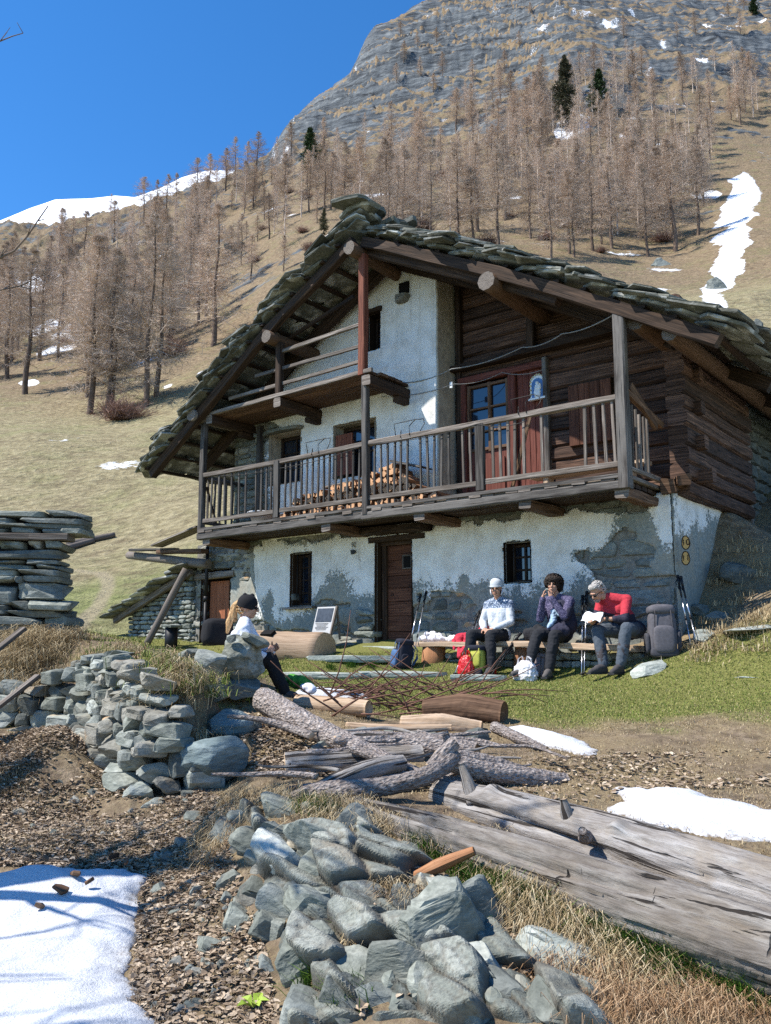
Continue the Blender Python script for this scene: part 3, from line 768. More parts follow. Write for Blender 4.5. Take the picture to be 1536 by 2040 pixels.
# the far, closed stand behind them
V = []; T = []; off = 0; n = 0; cV = []
while n < 210:
    x = rt.uniform(-80, 1620); y = rt.uniform(140, 560)
    if not forest_ok(x, y) or (1420 < x < 1540 and y > 240): continue
    P = hit(x, y, 150)
    if P is None or P[1] < 170 or P[1] > 420: continue
    g = LAR[rt.randrange(8)]; a = rt.uniform(0, 6.28); s_ = rt.uniform(.6, 1.0); R_ = np.array([[math.cos(a), -math.sin(a), 0], [math.sin(a), math.cos(a), 0], [0, 0, 1]]) * s_
    V.append(g[3][0][:len(g[3][0]) // 3 // 2 * 3] @ R_.T + P); n += 1
    V.append(g[2][0][g[2][1].ravel()] @ R_.T + P)
V = np.concatenate(V)
tag(link(bpy.data.objects.new('larch_woods', fast_mesh('larch_woods', V, np.arange(len(V)).reshape(-1, 3), [M['twig']]))), 'distant bare larch woods below the cliff', 'woods', kind='stuff')
for px, py, yt, lb in ((620, 345, 255, 'dark green spruce standing alone in the larches left of the roof peak'), (1192, 232, 140, 'dark green spruce alone on the upper slope'), (1504, 40, -10, 'dark spruce on the skyline at the top right')):
    P = hit(px, py, 60)
    if P is not None: plant('spruce_tree', lb, 'tree', SPR[0 if px < 1300 else 1], P, max(5, top_h(P, px, yt)), 14., wide=1.25)
P = hit(1128, 262, 60); plant('conifer_tree', 'tall dull green conifer beside the lone spruce on the slope', 'tree', DUL, P, top_h(P, 1128, 112), 20.)
P = hit(645, 470, 50); plant('conifer_tree', 'small yellow green conifer just above the roof peak', 'tree', DUL, P, top_h(P, 645, 415), 20.)
# scrub
def shrub_geo(seed, n=380):
    r = np.random.default_rng(seed); az = r.uniform(0, 6.28, n); el = r.uniform(.25, 1.45, n)
    D = np.stack([np.cos(az) * np.cos(el), np.sin(az) * np.cos(el), np.sin(el)], -1); B = r.normal(0, .25, (n, 3)) * np.array([1, 1, 0]); L = r.uniform(.5, 1.25, n)
    o = [tri_sliver(B, D, L, np.full(n, .03), r)]; m = n * 6; i = r.integers(0, n, m); f = r.uniform(.3, 1, m)
    b = B[i] + D[i] * (L[i] * f)[:, None]; o.append(tri_sliver(b, unit(D[i] + r.normal(0, .6, (m, 3))), r.uniform(.12, .4, m), np.full(m, .02), r))
    C = np.concatenate(o); return fast_mesh('scrub', C, np.arange(len(C)).reshape(-1, 3), [M['scrub']])
SHR = [shrub_geo(5), shrub_geo(6), shrub_geo(9)]
o = bpy.data.objects.new('shrub', SHR[0]); P = hit(243, 838, 30); o.location = Vector(P); o.scale = (3.2, 3.2, 2.4); tag(link(o), 'pinkish bare scrub bush at the foot of the larches', 'shrub')
for k in range(120):
    x = rt.uniform(0, 1536); y = rt.uniform(330, 800)
    if not forest_ok(x, y - 15) and not (430 < x < 640 and 400 < y < 600): continue
    P = hit(x, y, 60)
    if P is None: continue
    o = bpy.data.objects.new('shrub', SHR[k % 3]); o.location = Vector(P); s_ = rt.uniform(1.2, 3.2); o.scale = (s_, s_, s_ * .8); o.rotation_euler = (0, 0, rt.uniform(0, 6)); tag(link(o), 'bare brown scrub growing under the larches', 'shrub', 'bare scrub under the larches')
# crags and boulders on the slope
for k, (px, py, w, h, lb) in enumerate(((470, 480, 75, 45, 'striped grey crag on the grassy knoll left of the roof'), (385, 565, 75, 45, 'dark grey crag below the knoll, behind the larches'), (352, 608, 45, 26, 'low flat crag under the dark crag'), (1320, 518, 60, 26, 'dark boulder in the shade behind the right roof slope'),
                       (1183, 262, 44, 24, 'flat snow topped boulder beside the lone spruce'), (1440, 560, 55, 30, 'grey boulder at the edge of the snow gully'), (1200, 345, 0, 0, ''), (1105, 330, 60, 46, 'brown crag among the larches above the roof'), (860, 300, 50, 30, 'small crag among the larches under the cliff'), (1510, 645, 34, 24, 'small dark rock on the bright slope at right'))):
    if w == 0: continue
    P = hit(px, py + h * .5, 25)
    if P is None: continue
    sc = P[1] / FL; rock('crag', M['schist_dark'], (w * sc, w * sc * .9, h * sc * 1.5), 900 + k, None, P + np.array([0, w * sc * .3, h * sc * .25]), (.2, -.35, rt.uniform(0, 3)), 4, 12, .14, .06)
    tag(S.objects[-1] if False else COL.objects[-1], lb, 'rock')
# ================================================================== CHALET  (local axes: x along the front, y into the house, z up)
chalet = thing('chalet', 'old whitewashed stone and dark log chalet with stone slab roof and long wooden balcony', 'house', HO, -TH)
def hp(x, y, v):
    """point of the photograph lying on the plane y=v of the chalet"""
    r = ray(x, y); t_ = (HO @ HV + v) / (r @ HV); return toH(r * t_)
def hu(x, y, v): return float(hp(x, y, v)[0])
def part(name, mb, mats, parent=None, label=None, kind=None):
    o = mb.build(name, mats, chalet if parent is None else parent)
    if label: o['label'] = label
    if kind: o['kind'] = kind
    return o
RU = [-10.6, -9.8, -6.72, -4.62, -1.91, -.26, .99, 1.5]; RZ = [3.33, 3.88, 5.97, 7.08, 5.73, 4.8, 4.07, 3.78]
def roof_top(u): return np.interp(u, RU, RZ)

# ---- plaster and mortar skins with ragged holes
def skin(name, A, B, to3, keep, white, parent, mat, step=.026, th=.03, amp=.018, seed=1):
    """grid skin over the rectangle A..B (a, z); cells where keep()<0 are holes"""
    a = np.arange(A[0], B[0] + step, step); z = np.arange(A[1], B[1] + step, step)
    aa, zz = np.meshgrid(a, z); na, nz = len(a), len(z)
    ja = aa + step * .35 * vnoise(pts3(aa.ravel() * 31, zz.ravel() * 31), seed).reshape(aa.shape)
    jz = zz + step * .35 * vnoise(pts3(aa.ravel() * 31, zz.ravel() * 31), seed + 1).reshape(aa.shape)
    k = keep(ja.ravel(), jz.ravel()).reshape(aa.shape)
    q = pts3(ja.ravel(), jz.ravel())
    d = fbm(q * 1.6, seed + 5, 4) * amp + fbm(q * 9, seed + 6, 3) * amp * .25
    d = d.reshape(aa.shape) - th * .6 * (1 - sstep(0, .12, k))
    P = to3(ja.ravel(), jz.ravel(), d.ravel())
    ok = (k[:-1, :-1] > 0) & (k[1:, 1:] > 0) & (k[:-1, 1:] > 0) & (k[1:, :-1] > 0)
    idx = np.arange(na * nz).reshape(nz, na)
    Qd = np.stack([idx[:-1, :-1], idx[:-1, 1:], idx[1:, 1:], idx[1:, :-1]], -1)[ok]
    P2 = to3(ja.ravel(), jz.ravel(), d.ravel() - th)
    e = np.concatenate([Qd[:, [0, 1]], Qd[:, [1, 2]], Qd[:, [2, 3]], Qd[:, [3, 0]]])
    key = np.sort(e, 1); key = key[:, 0].astype(np.int64) * (na * nz) + key[:, 1]
    u_, inv, cnt = np.unique(key, return_inverse=True, return_counts=True)
    be = e[cnt[inv] == 1]
    N = na * nz
    sk = np.stack([be[:, 1], be[:, 0], be[:, 0] + N, be[:, 1] + N], 1)
    Qa = np.vstack([Qd, sk])
    w = np.r_[white(ja.ravel(), jz.ravel()), np.zeros(N)]
    used = np.unique(Qa); rem = -np.ones(2 * N, int); rem[used] = np.arange(len(used))
    me = fast_mesh(name, np.vstack([P, P2])[used], rem[Qa], [mat], smooth=True, n=4)
    add_attr(me, 'white', w[used])
    return link(bpy.data.objects.new(name, me), parent)

t = NT('limewash_plaster'); co = t.coord('Object', rand=False)
f = t.noise(co, 3.2, 7, .66); f2 = t.noise(co, 24, 6, .65); f3 = t.noise(co, 1.1, 4); f4 = t.noise(co, 60, 4, .7)
lime = t.ramp(f, [(.3, (.62, .59, .53)), (.55, (.79, .77, .725)), (.75, (.86, .85, .81))])
lime = t.mix(t.ramp(t.noise(co, 2.0, 5, .7, .4), [(.53, 0.), (.70, .5)]), lime, (.60, .52, .40))
mort = t.ramp(f2, [(.3, (.15, .16, .145)), (.5, (.26, .275, .25)), (.7, (.38, .39, .35))])
mort = t.mix(t.ramp(f, [(.42, 0.), (.6, .7)]), mort, (.33, .29, .22))
mort = t.mix(t.ramp(f3, [(.45, 0.), (.62, .6)]), mort, (.16, .20, .205))
k = t.math('ADD', t.attr('white'), t.math('MULTIPLY', t.math('SUBTRACT', f2, .5), 1.1))
k = t.math('ADD', k, t.math('MULTIPLY', t.math('SUBTRACT', f, .5), .8))
chip = t.ramp(f4, [(.31, 1.), (.37, 0.)])
k = t.math('SUBTRACT', k, t.math('MULTIPLY', chip, .6))
wm = t.ramp(k, [(.46, 0.), (.53, 1.)])
col = t.mix(wm, mort, lime)
hgt = t.math('ADD', t.math('MULTIPLY', wm, 1.0), t.math('MULTIPLY', f2, .35))
stk = t.noise(t.coord('Object', (5, 5, .35), False), 1.6, 6, .65, .3); col = t.mix(t.ramp(stk, [(.56, 0.), (.72, .45)]), col, (.36, .31, .24))
crk = t.n('TexVoronoi', feature='DISTANCE_TO_EDGE'); nz = t.n('VectorMath', operation='ADD'); t.l(co, nz.inputs[0]); t.l(t.mix(1.0, (0, 0, 0), t.ramp(f, [(0, 0.), (1, .9)])), nz.inputs[1]); t.l(nz.outputs[0], crk.inputs['Vector']); crk.inputs['Scale'].default_value = 1.3
col = t.mix(t.math('MULTIPLY', t.ramp(crk.outputs['Distance'], [(.0, 1.), (.010, 0.)]), t.ramp(f3, [(.5, 0.), (.6, .7)])), col, (.16, .14, .12))
M['plaster'] = t.done(col, .95, hgt, .45, .012)
M['mortar'] = plain('old_mortar', (.20, .19, .165), .95, .4, 14, .8, dist=.02)
M['plug'] = plain('beige_mortar', (.42, .37, .29), .95, .25, 9, .6, dist=.02)

# openings in the front wall (u0, u1, z0, z1)
OPEN_G = [(-7.17, -6.67, .73, 1.68), (-5.14, -4.38, -.3, 1.76), (-2.60, -2.17, .95, 1.54), (-9.72, -8.87, -.3, 1.52)]
OPEN_U = [(-7.81, -6.98, 3.06, 4.03), (-6.12, -5.17, 2.98, 3.95), (-5.36, -5.06, 5.22, 5.90)]
def in_open(u, z, ops, m=.012):
    r = np.zeros(len(u), bool)
    for a, b, c, d in ops: r |= (u > a - m) & (u < b + m) & (z > c - m) & (z < d + m)
    return r
def white_g(u, z):
    n = fbm(pts3(u * 1.3, z * 1.9), 61, 5); n2 = fbm(pts3(u * 5, z * 5), 62, 4)
    zb = np.interp(u, [-10, -8.3, -8.1, -7.6, -7.2, -6.6, -5.9, -5.2, -4.4, -3.6, -3.0, -2.2, -1.7, -1.2, -.8, -.4, -.15, .1], [3, 3, .62, .55, .60, .85, 1.15, .85, .80, .95, 1.05, 1.0, .95, 1.15, 1.75, 2.2, 1.35, 1.2])
    w = (z - zb) * 2.4 + n * .8 + n2 * .25
    w = np.minimum(w, (1.95 - z) * 6 + n * 1.2 + n2)
    w -= 1.3 * np.exp(-((u + 7.72) / .14) ** 2 - ((z - .95) / .35) ** 2) + 1.0 * np.exp(-((u + 3.35) / .10) ** 2 - ((z - 1.02) / .10) ** 2) + 1.2 * np.exp(-((u + 1.35) / .2) ** 2 - ((z - 1.3) / .13) ** 2)
    return w * .5 + .5
def keep_g(u, z):
    w = white_g(u, z); n = fbm(pts3(u * 1.1 + 3, z * 2.6), 65, 4)
    k = np.maximum((w - .40) * 2.5, -.25) + n * 1.7 + .56
    k = k - .55 * sstep(-.45, -.9, u) * sstep(1.05, 1.2, z) * sstep(.40, .2, w) * 0
    k = k - 1.3 * np.exp(-((u + .72) / .42) ** 2 - ((z - 1.42) / .33) ** 2)        # big stones left bare near the corner
    k = k - .6 * sstep(.50, .25, z) * sstep(-4.3, -5, u)                            # rubble footing left of the door
    k = k - .5 * sstep(-8.2, -8.35, u)
    k = k - 1.0 * sstep(1.80, 1.92, z)
    return np.where(in_open(u, z, OPEN_G), -1, k)
skin('plaster', (-9.95, -.45), (-.02, 2.03), lambda a, z, d: np.stack([a, -.03 - d, z], 1), keep_g, white_g, chalet, M['plaster'], seed=70)
# side of the ground floor (uphill side)
def white_s(a, z): return .55 + .45 * fbm(pts3(a * 1.5, z * 1.5), 63, 4) + .5 * sstep(1.2, 1.7, z - a * .25) - .35
def keep_s(a, z): return white_s(a, z) + .25 + .5 * fbm(pts3(a * 1.4 + 9, z * 2.2), 64, 4)
skin('plaster', (-.03, -.3), (3.3, 2.05), lambda a, z, d: np.stack([.03 + d, a, z], 1)[:, [0, 1, 2]], keep_s, white_s, chalet, M['plaster'], seed=80)['label'] = 'grey patchy plaster of the shaded side wall'
# upper white wall
def top_u(u): return roof_top(u) - .36
def white_u(u, z):
    n = fbm(pts3(u * 1.2, z * 1.2), 66, 5)
    w = np.minimum((u + 7.72 + .15 * n) * 3 + .4 * np.maximum(z - 3.4, 0) * 2, 1.4) + .5 * n
    w = np.where(z > 4.45, 1.2 + .5 * n, w)
    w = np.minimum(w, (top_u(u) - z) * 3 + .3 + n * .5)
    w = w - 2.2 * np.exp(-((u + 7.9) / .5) ** 2 - ((z - 4.15) / .16) ** 2)
    return w * .5 + .5
def keep_u(u, z):
    k = (white_u(u, z) - .3) * 2.2 + .9 * fbm(pts3(u * 1.3 + 5, z * 2.4), 67, 4) + .42
    k = np.where(z > top_u(u), -1, k)
    return np.where(in_open(u, z, OPEN_U), -1, k)
skin('plaster', (-8.86, 2.0), (-3.83, 6.75), lambda a, z, d: np.stack([a, -.03 - d, z], 1), keep_u, white_u, chalet, M['plaster'], seed=90)
# quoin return beside the log wall: unpainted beige mortar
skin('plaster_return', (-.045, 2.1), (.5, 6.2), lambda a, z, d: np.stack([-3.80 + d, a, z], 1), lambda a, z: np.ones(len(a)), lambda a, z: np.zeros(len(a)), chalet, M['plug'], seed=95)['label'] = 'beige unpainted edge of the white wall'
# wall cores (rubble and mortar seen in the holes)
mb = MB()
def core(mb, u0, u1, z0, z1, ops, v0, v1):
    us = sorted({u0, u1, *[o[0] for o in ops], *[o[1] for o in ops]}); zs = sorted({z0, z1, *[o[2] for o in ops], *[o[3] for o in ops]})
    us = [u for u in us if u0 <= u <= u1]; zs = [z for z in zs if z0 <= z <= z1]
    for a, b in zip(us[:-1], us[1:]):
        for c, d in zip(zs[:-1], zs[1:]):
            m = np.array([(a + b) / 2]), np.array([(c + d) / 2])
            if not in_open(m[0], m[1], ops, 0)[0]:
                mb.add([(a, v0, c), (b, v0, c), (b, v0, d), (a, v0, d)], [(0, 1, 2, 3)])
core(mb, -9.95, .0, -.8, 2.05, OPEN_G, .015, 0)
core(mb, -8.86, -3.84, 2.05, 4.4, OPEN_U[:2], .02, 0)
core(mb, -6.9, -3.84, 4.4, 5.15, [], .05, 0); core(mb, -6.0, -3.84, 5.15, 5.95, OPEN_U[2:], .05, 0)
mb.add([(-7.9, .05, 4.4), (-6.9, .05, 4.4), (-6.9, .05, 5.4)], [(0, 1, 2)]); mb.add([(-6.9, .05, 5.15), (-6.0, .05, 5.15), (-6.0, .05, 6.0), (-6.9, .05, 5.4)], [(0, 1, 2, 3)])
mb.add([(-6.0, .05, 5.95), (-3.84, .05, 5.95), (-3.84, .05, 6.25), (-4.6, .05, 6.6), (-6.0, .05, 5.95)], [(0, 1, 2, 3, 4)])
mb.add([(-.02, .05, -.8), (-.02, 9, .8), (-.02, 9, 2.05), (-.02, .05, 2.05)], [(0, 1, 2, 3)])
mb.add([(-.02, 3.3, 2.05), (-.02, 9, 2.05), (-.02, 9, 4.35), (-.02, 3.3, 4.35)], [(0, 1, 2, 3)])
mb.add([(-8.86, .05, 2.05), (-8.86, 9, 2.05), (-8.86, 9, 4.1), (-8.86, .05, 4.1)], [(3, 2, 1, 0)])
mb.add([(-9.95, .05, -.8), (-9.95, 9, -.3), (-9.95, 9, 2.05), (-9.95, .05, 2.05)], [(3, 2, 1, 0)])
mb.add([(-8.86, 8.9, -.5), (0, 8.9, -.5), (0, 8.9, 4.1), (-4.6, 8.9, 6.5), (-8.86, 8.9, 4.1)], [(0, 1, 2, 3, 4)])
mb.add([(-9.95, .3, 2.04), (0, .3, 2.04), (0, 8.9, 2.04), (-9.95, 8.9, 2.04)], [(0, 1, 2, 3)])
part('wall', mb, M['mortar'])

# ---- stones showing through
def block_geo(dims, seed, box=.45, rough=.10, sub=2):
    r = np.random.default_rng(seed); P, F = ico(sub)
    P = np.sign(P) * np.abs(P) ** box
    for k in range(3):
        n = r.normal(size=3); n /= np.linalg.norm(n); e = np.maximum(P @ n - r.uniform(.8, 1.1), 0); P = P - e[:, None] * n
    off = r.uniform(0, 60, 3); P = P * (1 + rough * fbm(P * 1.9 + off, seed % 911, 3)[:, None])
    P = P / np.abs(P).max(0)
    return P * np.array(dims) / 2, F
def block(name, dims, seed, mat, parent, loc, rot=(0, 0, 0), box=.45, rough=.10, sub=2):
    P, F = block_geo(dims, seed, box, rough, sub); P = P @ np.array(Euler(rot).to_matrix()).T
    o = bpy.data.objects.new(name, fast_mesh(name, P, F, [mat], smooth=False)); o.location = Vector([float(c) for c in loc])
    return link(o, parent)
def coursed(u0, u1, z0, z1, hmin, hmax, wmin, wmax, cb, seed):
    r = random.Random(seed); z = z0
    while z < z1:
        h = r.uniform(hmin, hmax); u = u0 - r.uniform(0, wmax * .5)
        while u < u1:
            w = r.uniform(wmin, wmax) * (1.15 if h > (hmin + hmax) / 2 else .9)
            if u + w > u0 + .03: cb(max(u, u0), min(u + w, u1), z, z + h, r)
            u += w
        z += h
SM = [M['schist'], M['schist'], M['schist_dark'], M['schist_warm']]
NST = [0]
def wall_stone(keep, ops, fv=lambda u, z: (u, -.028, z), yaw=0.0, parent=None, mats=SM, exposure=.3, gap=.012):
    def cb(a, b, c, d, r):
        if b - a < .05 or NST[0] > 290: return
        uu, zz = np.meshgrid(np.linspace(a, b, 5), np.linspace(c, d, 4)); uu = uu.ravel(); zz = zz.ravel()
        k = keep(uu, zz)
        if (k < 0).mean() < exposure: return
        if in_open(uu, zz, ops, -.04).any(): return
        NST[0] += 1
        h = d - c - gap; w = b - a - gap; dp = .22
        p = fv((a + b) / 2, (c + d) / 2)
        o = block('stone', (w, dp, h), r.randrange(99999), r.choice(mats), parent if parent else chalet, (0, 0, 0), (r.uniform(-.04, .04), r.uniform(-.04, .04), yaw + r.uniform(-.05, .05)), r.uniform(.3, .5), .12)
        o.location = (p[0], p[1], p[2])
    return cb
fr = lambda off: (lambda u, z: (u, .125 - off - random.uniform(0, .03), z))
coursed(-9.9, -5.15, -.35, 1.95, .07, .16, .16, .42, wall_stone(keep_g, OPEN_G, fr(.03)), 5)
coursed(-4.36, -1.3, -.4, 1.95, .10, .24, .22, .6, wall_stone(keep_g, OPEN_G, fr(.03)), 6)
coursed(-1.3, -.02, -.4, 1.95, .12, .26, .30, .8, wall_stone(keep_g, OPEN_G, fr(.03), mats=[M['schist_dark'], M['schist_dark'], M['schist']]), 7)
coursed(-8.86, -6.3, 2.1, 4.3, .08, .18, .18, .42, wall_stone(keep_u, OPEN_U, fr(.03)), 8)
NST[0] = 150
side = lambda u, z: (-.09 + random.uniform(0, .03), u, z)
coursed(0, 3.3, -.2, 2.0, .10, .22, .22, .5, wall_stone(keep_s, [], side, math.pi / 2, mats=[M['schist_dark'], M['schist']]), 9)
mb = MB()
def cb(a, b, c, d, r):
    P, F = block_geo((b - a - .012, .25, d - c - .012), r.randrange(9999), .4, .12, 1)
    P = P[:, [1, 0, 2]] + np.array([-.05, (a + b) / 2, (c + d) / 2]); mb.add(P, F)
coursed(3.3, 8.6, .9, 4.3, .12, .26, .25, .7, cb, 10)
part('rubble', mb, M['schist_dark'], kind='stuff')
# corner stones at the top of the footing, left of the door (dressed pier)
for k in range(7):
    block('stone', (.42 + random.uniform(-.08, .06), .3, .115), 300 + k, random.choice(SM), chalet, (-5.36, .05 - .03 * random.random(), -.18 + k * .125), (0, 0, random.uniform(-.06, .06)), .35)
block('stone', (.62, .3, .34), 411, M['schist'], chalet, (-5.75, -.08, -.1), (0, 0, .1), .5)
block('stone', (.48, .3, .26), 413, M['schist_warm'], chalet, (-6.3, -.07, -.12), (0, 0, -.1), .5)

# ---- windows and doors
def reveal(mb, u0, u1, z0, z1, v0, v1, mi=0):
    mb.add([(u0, v0, z0), (u1, v0, z0), (u1, v0, z1), (u0, v0, z1), (u0, v1, z0), (u1, v1, z0), (u1, v1, z1), (u0, v1, z1)],
           [(0, 4, 7, 3), (5, 1, 2, 6), (3, 7, 6, 2), (4, 0, 1, 5), (4, 5, 6, 7)], mi)
def window(u0, u1, z0, z1, dep=.26, nx_=1, nz_=2, fr_=.05, label=None, bars=0, mat='wood_dark', rev='plug', v0=-.045):
    m = MB(); reveal(m, u0 - .012, u1 + .012, z0 - .012, z1 + .012, v0, dep + .06, 0)
    w = part('window', m, M[rev], label=label)
    m = MB(); v = dep
    for a, b in (((u0, v, z0 + fr_ / 2), (u1, v, z0 + fr_ / 2)), ((u0, v, z1 - fr_ / 2), (u1, v, z1 - fr_ / 2))): m.beam(a, b, fr_, fr_, jit=.002)
    for uu in (u0 + fr_ / 2, u1 - fr_ / 2): m.beam((uu, v, z0), (uu, v, z1), fr_, fr_, up=(0, 1, 0), jit=.002)
    for k in range(1, nx_): uu = u0 + (u1 - u0) * k / nx_; m.beam((uu, v, z0), (uu, v, z1), .03, .03, up=(0, 1, 0), jit=.001)
    for k in range(1, nz_): zz = z0 + (z1 - z0) * k / nz_; m.beam((u0, v, zz), (u1, v, zz), .025, .03, jit=.001)
    m.build('frame', M[mat], w)
    m = MB(); m.box(((u0 + u1) / 2, v + .02, (z0 + z1) / 2), (u1 - u0 - .02, .008, z1 - z0 - .02)); m.build('pane', M['glass'], w)
    for k in range(bars):
        m = MB(); uu = u0 + (u1 - u0) * (k + .5) / bars; m.tube([(uu, .05, z0), (uu, .05, z1)], .009, 6); m.build('bar', M['iron'], w)
    return w
window(-7.17, -6.67, .73, 1.68, .20, 2, 4, .055, 'tall narrow barred window with dark frame', 3, rev='wood_dark')
w = window(-2.60, -2.17, .95, 1.54, .22, 2, 3, .045, 'small square barred window above the bench', 2, rev='wood_dark')
window(-7.81, -6.98, 3.06, 4.03, .30, 2, 3, .06, 'deep upper window under a stone lintel')
w = window(-6.12, -5.17, 2.98, 3.95, .26, 2, 2, .06, 'upper window with an open red brown shutter', rev='plug')
m = MB()
for k in range(3): m.beam((-6.04 + k * .135, .0, 3.03), (-6.04 + k * .135, .0, 3.78), .128, .03, up=(0, 1, 0), jit=.001, ch=.05)
m.box((-5.9, .03, 3.25), (.40, .02, .06)); m.box((-5.9, .03, 3.62), (.40, .02, .06)); m.build('shutter', M['wood_red'], w)
w = window(-5.36, -5.06, 5.22, 5.90, .25, 1, 2, .04, 'small dark window high in the gable', rev='wood_dark')
m = MB(); m.beam((-5.45, -.03, 5.93), (-5.0, -.03, 5.93), .12, .09); m.build('lintel', M['wood_dark'], w)
m = MB(); m.slab(9, 1.0, .32, .07, Matrix.Translation((-7.4, -.03, 4.08))); part('stone', m, M['schist'])
m = MB(); m.beam((-7.3, -.06, .68), (-6.55, -.06, .69), .12, .04); part('sill', m, M['wood_grey'])
# front door, ground floor
m = MB(); reveal(m, -5.15, -4.37, -.3, 1.77, -.045, .30); door = part('door', m, M['wood_dark'], label='brown plank house door with a tiny window')
zs = [.0, .24, .50, .74, .97, 1.18, 1.44, 1.70]
for a, b in zip(zs[:-1], zs[1:]):
    m = MB(); m.beam((-5.03, .19, (a + b) / 2), (-4.42, .19, (a + b) / 2), .05, b - a - .008, jit=.002, ch=.08); m.build('plank', M['wood_door'], door)
m = MB(); m.beam((-5.07, .15, -.05), (-5.07, .15, 1.74), .09, .09, up=(0, 1, 0)); m.beam((-5.12, .12, 1.74), (-4.38, .12, 1.74), .1, .09)
m.build('frame', M['wood_dark'], door)
m = MB(); m.box((-4.60, .155, 1.40), (.17, .03, .22)); m.build('hatch', M['shade_in'], door)  # near-black box paints the dark behind the tiny window
m = MB()
for a, b in (((-4.70, .15, 1.29), (-4.50, .15, 1.29)), ((-4.70, .15, 1.51), (-4.50, .15, 1.51))): m.beam(a, b, .025, .025, jit=.001)
for uu in (-4.69, -4.51): m.beam((uu, .15, 1.28), (uu, .15, 1.52), .025, .025, up=(0, 1, 0), jit=.001)
m.build('hatch_frame', M['wood_grey'], door)
for zz, uu in ((.86, -4.93), (.86, -4.52), (.99, -4.55)):
    m = MB(); m.tube([(uu + .022 * math.cos(a), .155, zz + .022 * math.sin(a)) for a in np.linspace(0, 6.28, 13)], .005, 5); m.build('ring', M['iron'], door)
m = MB(); m.slab(8, .95, .5, .09, Matrix.Translation((-4.75, -.05, -.05))); part('doorstep', m, M['paving'])
m = MB(); m.beam((-5.66, -.12, 1.93), (-3.98, -.14, 1.90), .34, .11, jit=.018, seg=.2); m.beam((-5.3, .02, 1.80), (-4.1, .02, 1.80), .14, .10, jit=.01); part('lintel', m, M['wood_dark'])
# terracotta store door
m = MB(); reveal(m, -9.73, -8.86, -.3, 1.53, -.045, .34); d2 = part('door', m, M['wood_dark'], label='terracotta coloured plank store door')
for k in range(4):
    a = -9.66 + k * .195; m = MB(); m.beam((a + .095, .17, -.2), (a + .095, .17, 1.30), .19, .04, up=(0, 1, 0), jit=.001, ch=.04); m.build('plank', M['wood_terra'], d2)
m = MB(); m.tube([(-9.60, .13, .28), (-9.60, .08, .31), (-9.60, .08, .50), (-9.60, .13, .53)], .012, 6); m.build('handle', M['iron'], d2)
m = MB(); m.beam((-9.95, .03, 1.40), (-8.75, .03, 1.42), .16, .13); m.build('lintel', M['wood_grey'], d2)

# ---- number and way marks
def text(body, size, mat, parent, loc, rot, name='lettering', ext=.002, xs=1.0):
    cu = bpy.data.curves.new(name, 'FONT'); cu.body = body; cu.size = size; cu.extrude = ext; cu.align_x = 'CENTER'; cu.align_y = 'CENTER'
    tmp = bpy.data.objects.new('tmp', cu); COL.objects.link(tmp)
    bpy.context.view_layer.update()
    me = bpy.data.meshes.new_from_object(tmp.evaluated_get(bpy.context.evaluated_depsgraph_get())); bpy.data.objects.remove(tmp); me.materials.clear(); me.materials.append(mat)
    o = bpy.data.objects.new(name, me); o.location = loc; o.rotation_euler = rot; o.scale = (xs, 1, 1); return link(o, parent)
p92 = hp(705, 1086, -.055)
text('92', .125, M['black'], chalet, (p92[0], -.062, p92[2]), (math.pi / 2, 0, 0), 'house_number', xs=.8)
m = MB(); m.add([( .055 * (1 + .25 * math.sin(3 * a + 1)) * math.cos(a), 0, .05 * (1 + .2 * math.cos(2 * a)) * math.sin(a)) for a in np.linspace(0, 2 * math.pi, 16, endpoint=False)] + [( .055 * (1 + .25 * math.sin(3 * a + 1)) * math.cos(a), .01, .05 * (1 + .2 * math.cos(2 * a)) * math.sin(a)) for a in np.linspace(0, 2 * math.pi, 16, endpoint=False)],
      [tuple(range(16))] + [(j, 16 + j, 16 + (j + 1) % 16, (j + 1) % 16) for j in range(16)])
o = part('painted_mark', m, M['black']); o.location = (p92[0] - .02, -.064, p92[2] - .12)
for k, (yy_, txt) in enumerate(((1081, '10'), (1112, '11'))):
    p = hp(1366, yy_, -.09); r = -.0
    s_ = thing('trail_sign', ['yellow brown oval trail plaque reading 10, upper one on the chalet corner', 'yellow brown oval trail plaque reading 11, lower one on the chalet corner'][k], 'sign', W(*p), -TH + .25, 'oval trail plaques on the chalet corner')
    m = MB(); ang = np.linspace(0, 2 * math.pi, 20, endpoint=False)
    V = [(.052 * math.cos(a) * (1 if math.sin(a) < 0 else .9), 0, .088 * math.sin(a)) for a in ang]; V2 = [(x, .02, z) for x, y, z in V]
    m.add(V + V2, [tuple(range(20)), tuple(range(20, 40))[::-1]] + [(j, 20 + j, 20 + (j + 1) % 20, (j + 1) % 20) for j in range(20)])
    m.build('plaque', M.setdefault('plaque', plain('yellow_wood_plaque', (.50, .30, .10), .6, .2, 20)), s_)
    m = MB(); m.tube([(.054 * math.cos(a) * (1 if math.sin(a) < 0 else .9), -.001, .09 * math.sin(a)) for a in np.linspace(0, 2 * math.pi, 21)], .007, 5, cap=False); m.build('rim', M['wood_dark'], s_)
    text(txt, .11, M['wood_dark'], s_, (0, -.004, .0), (math.pi / 2, 0, 0), 'number')
    m = MB(); m.box((0, .05, 0), (.03, .07, .05)); m.build('bracket', M['wood_dark'], s_)

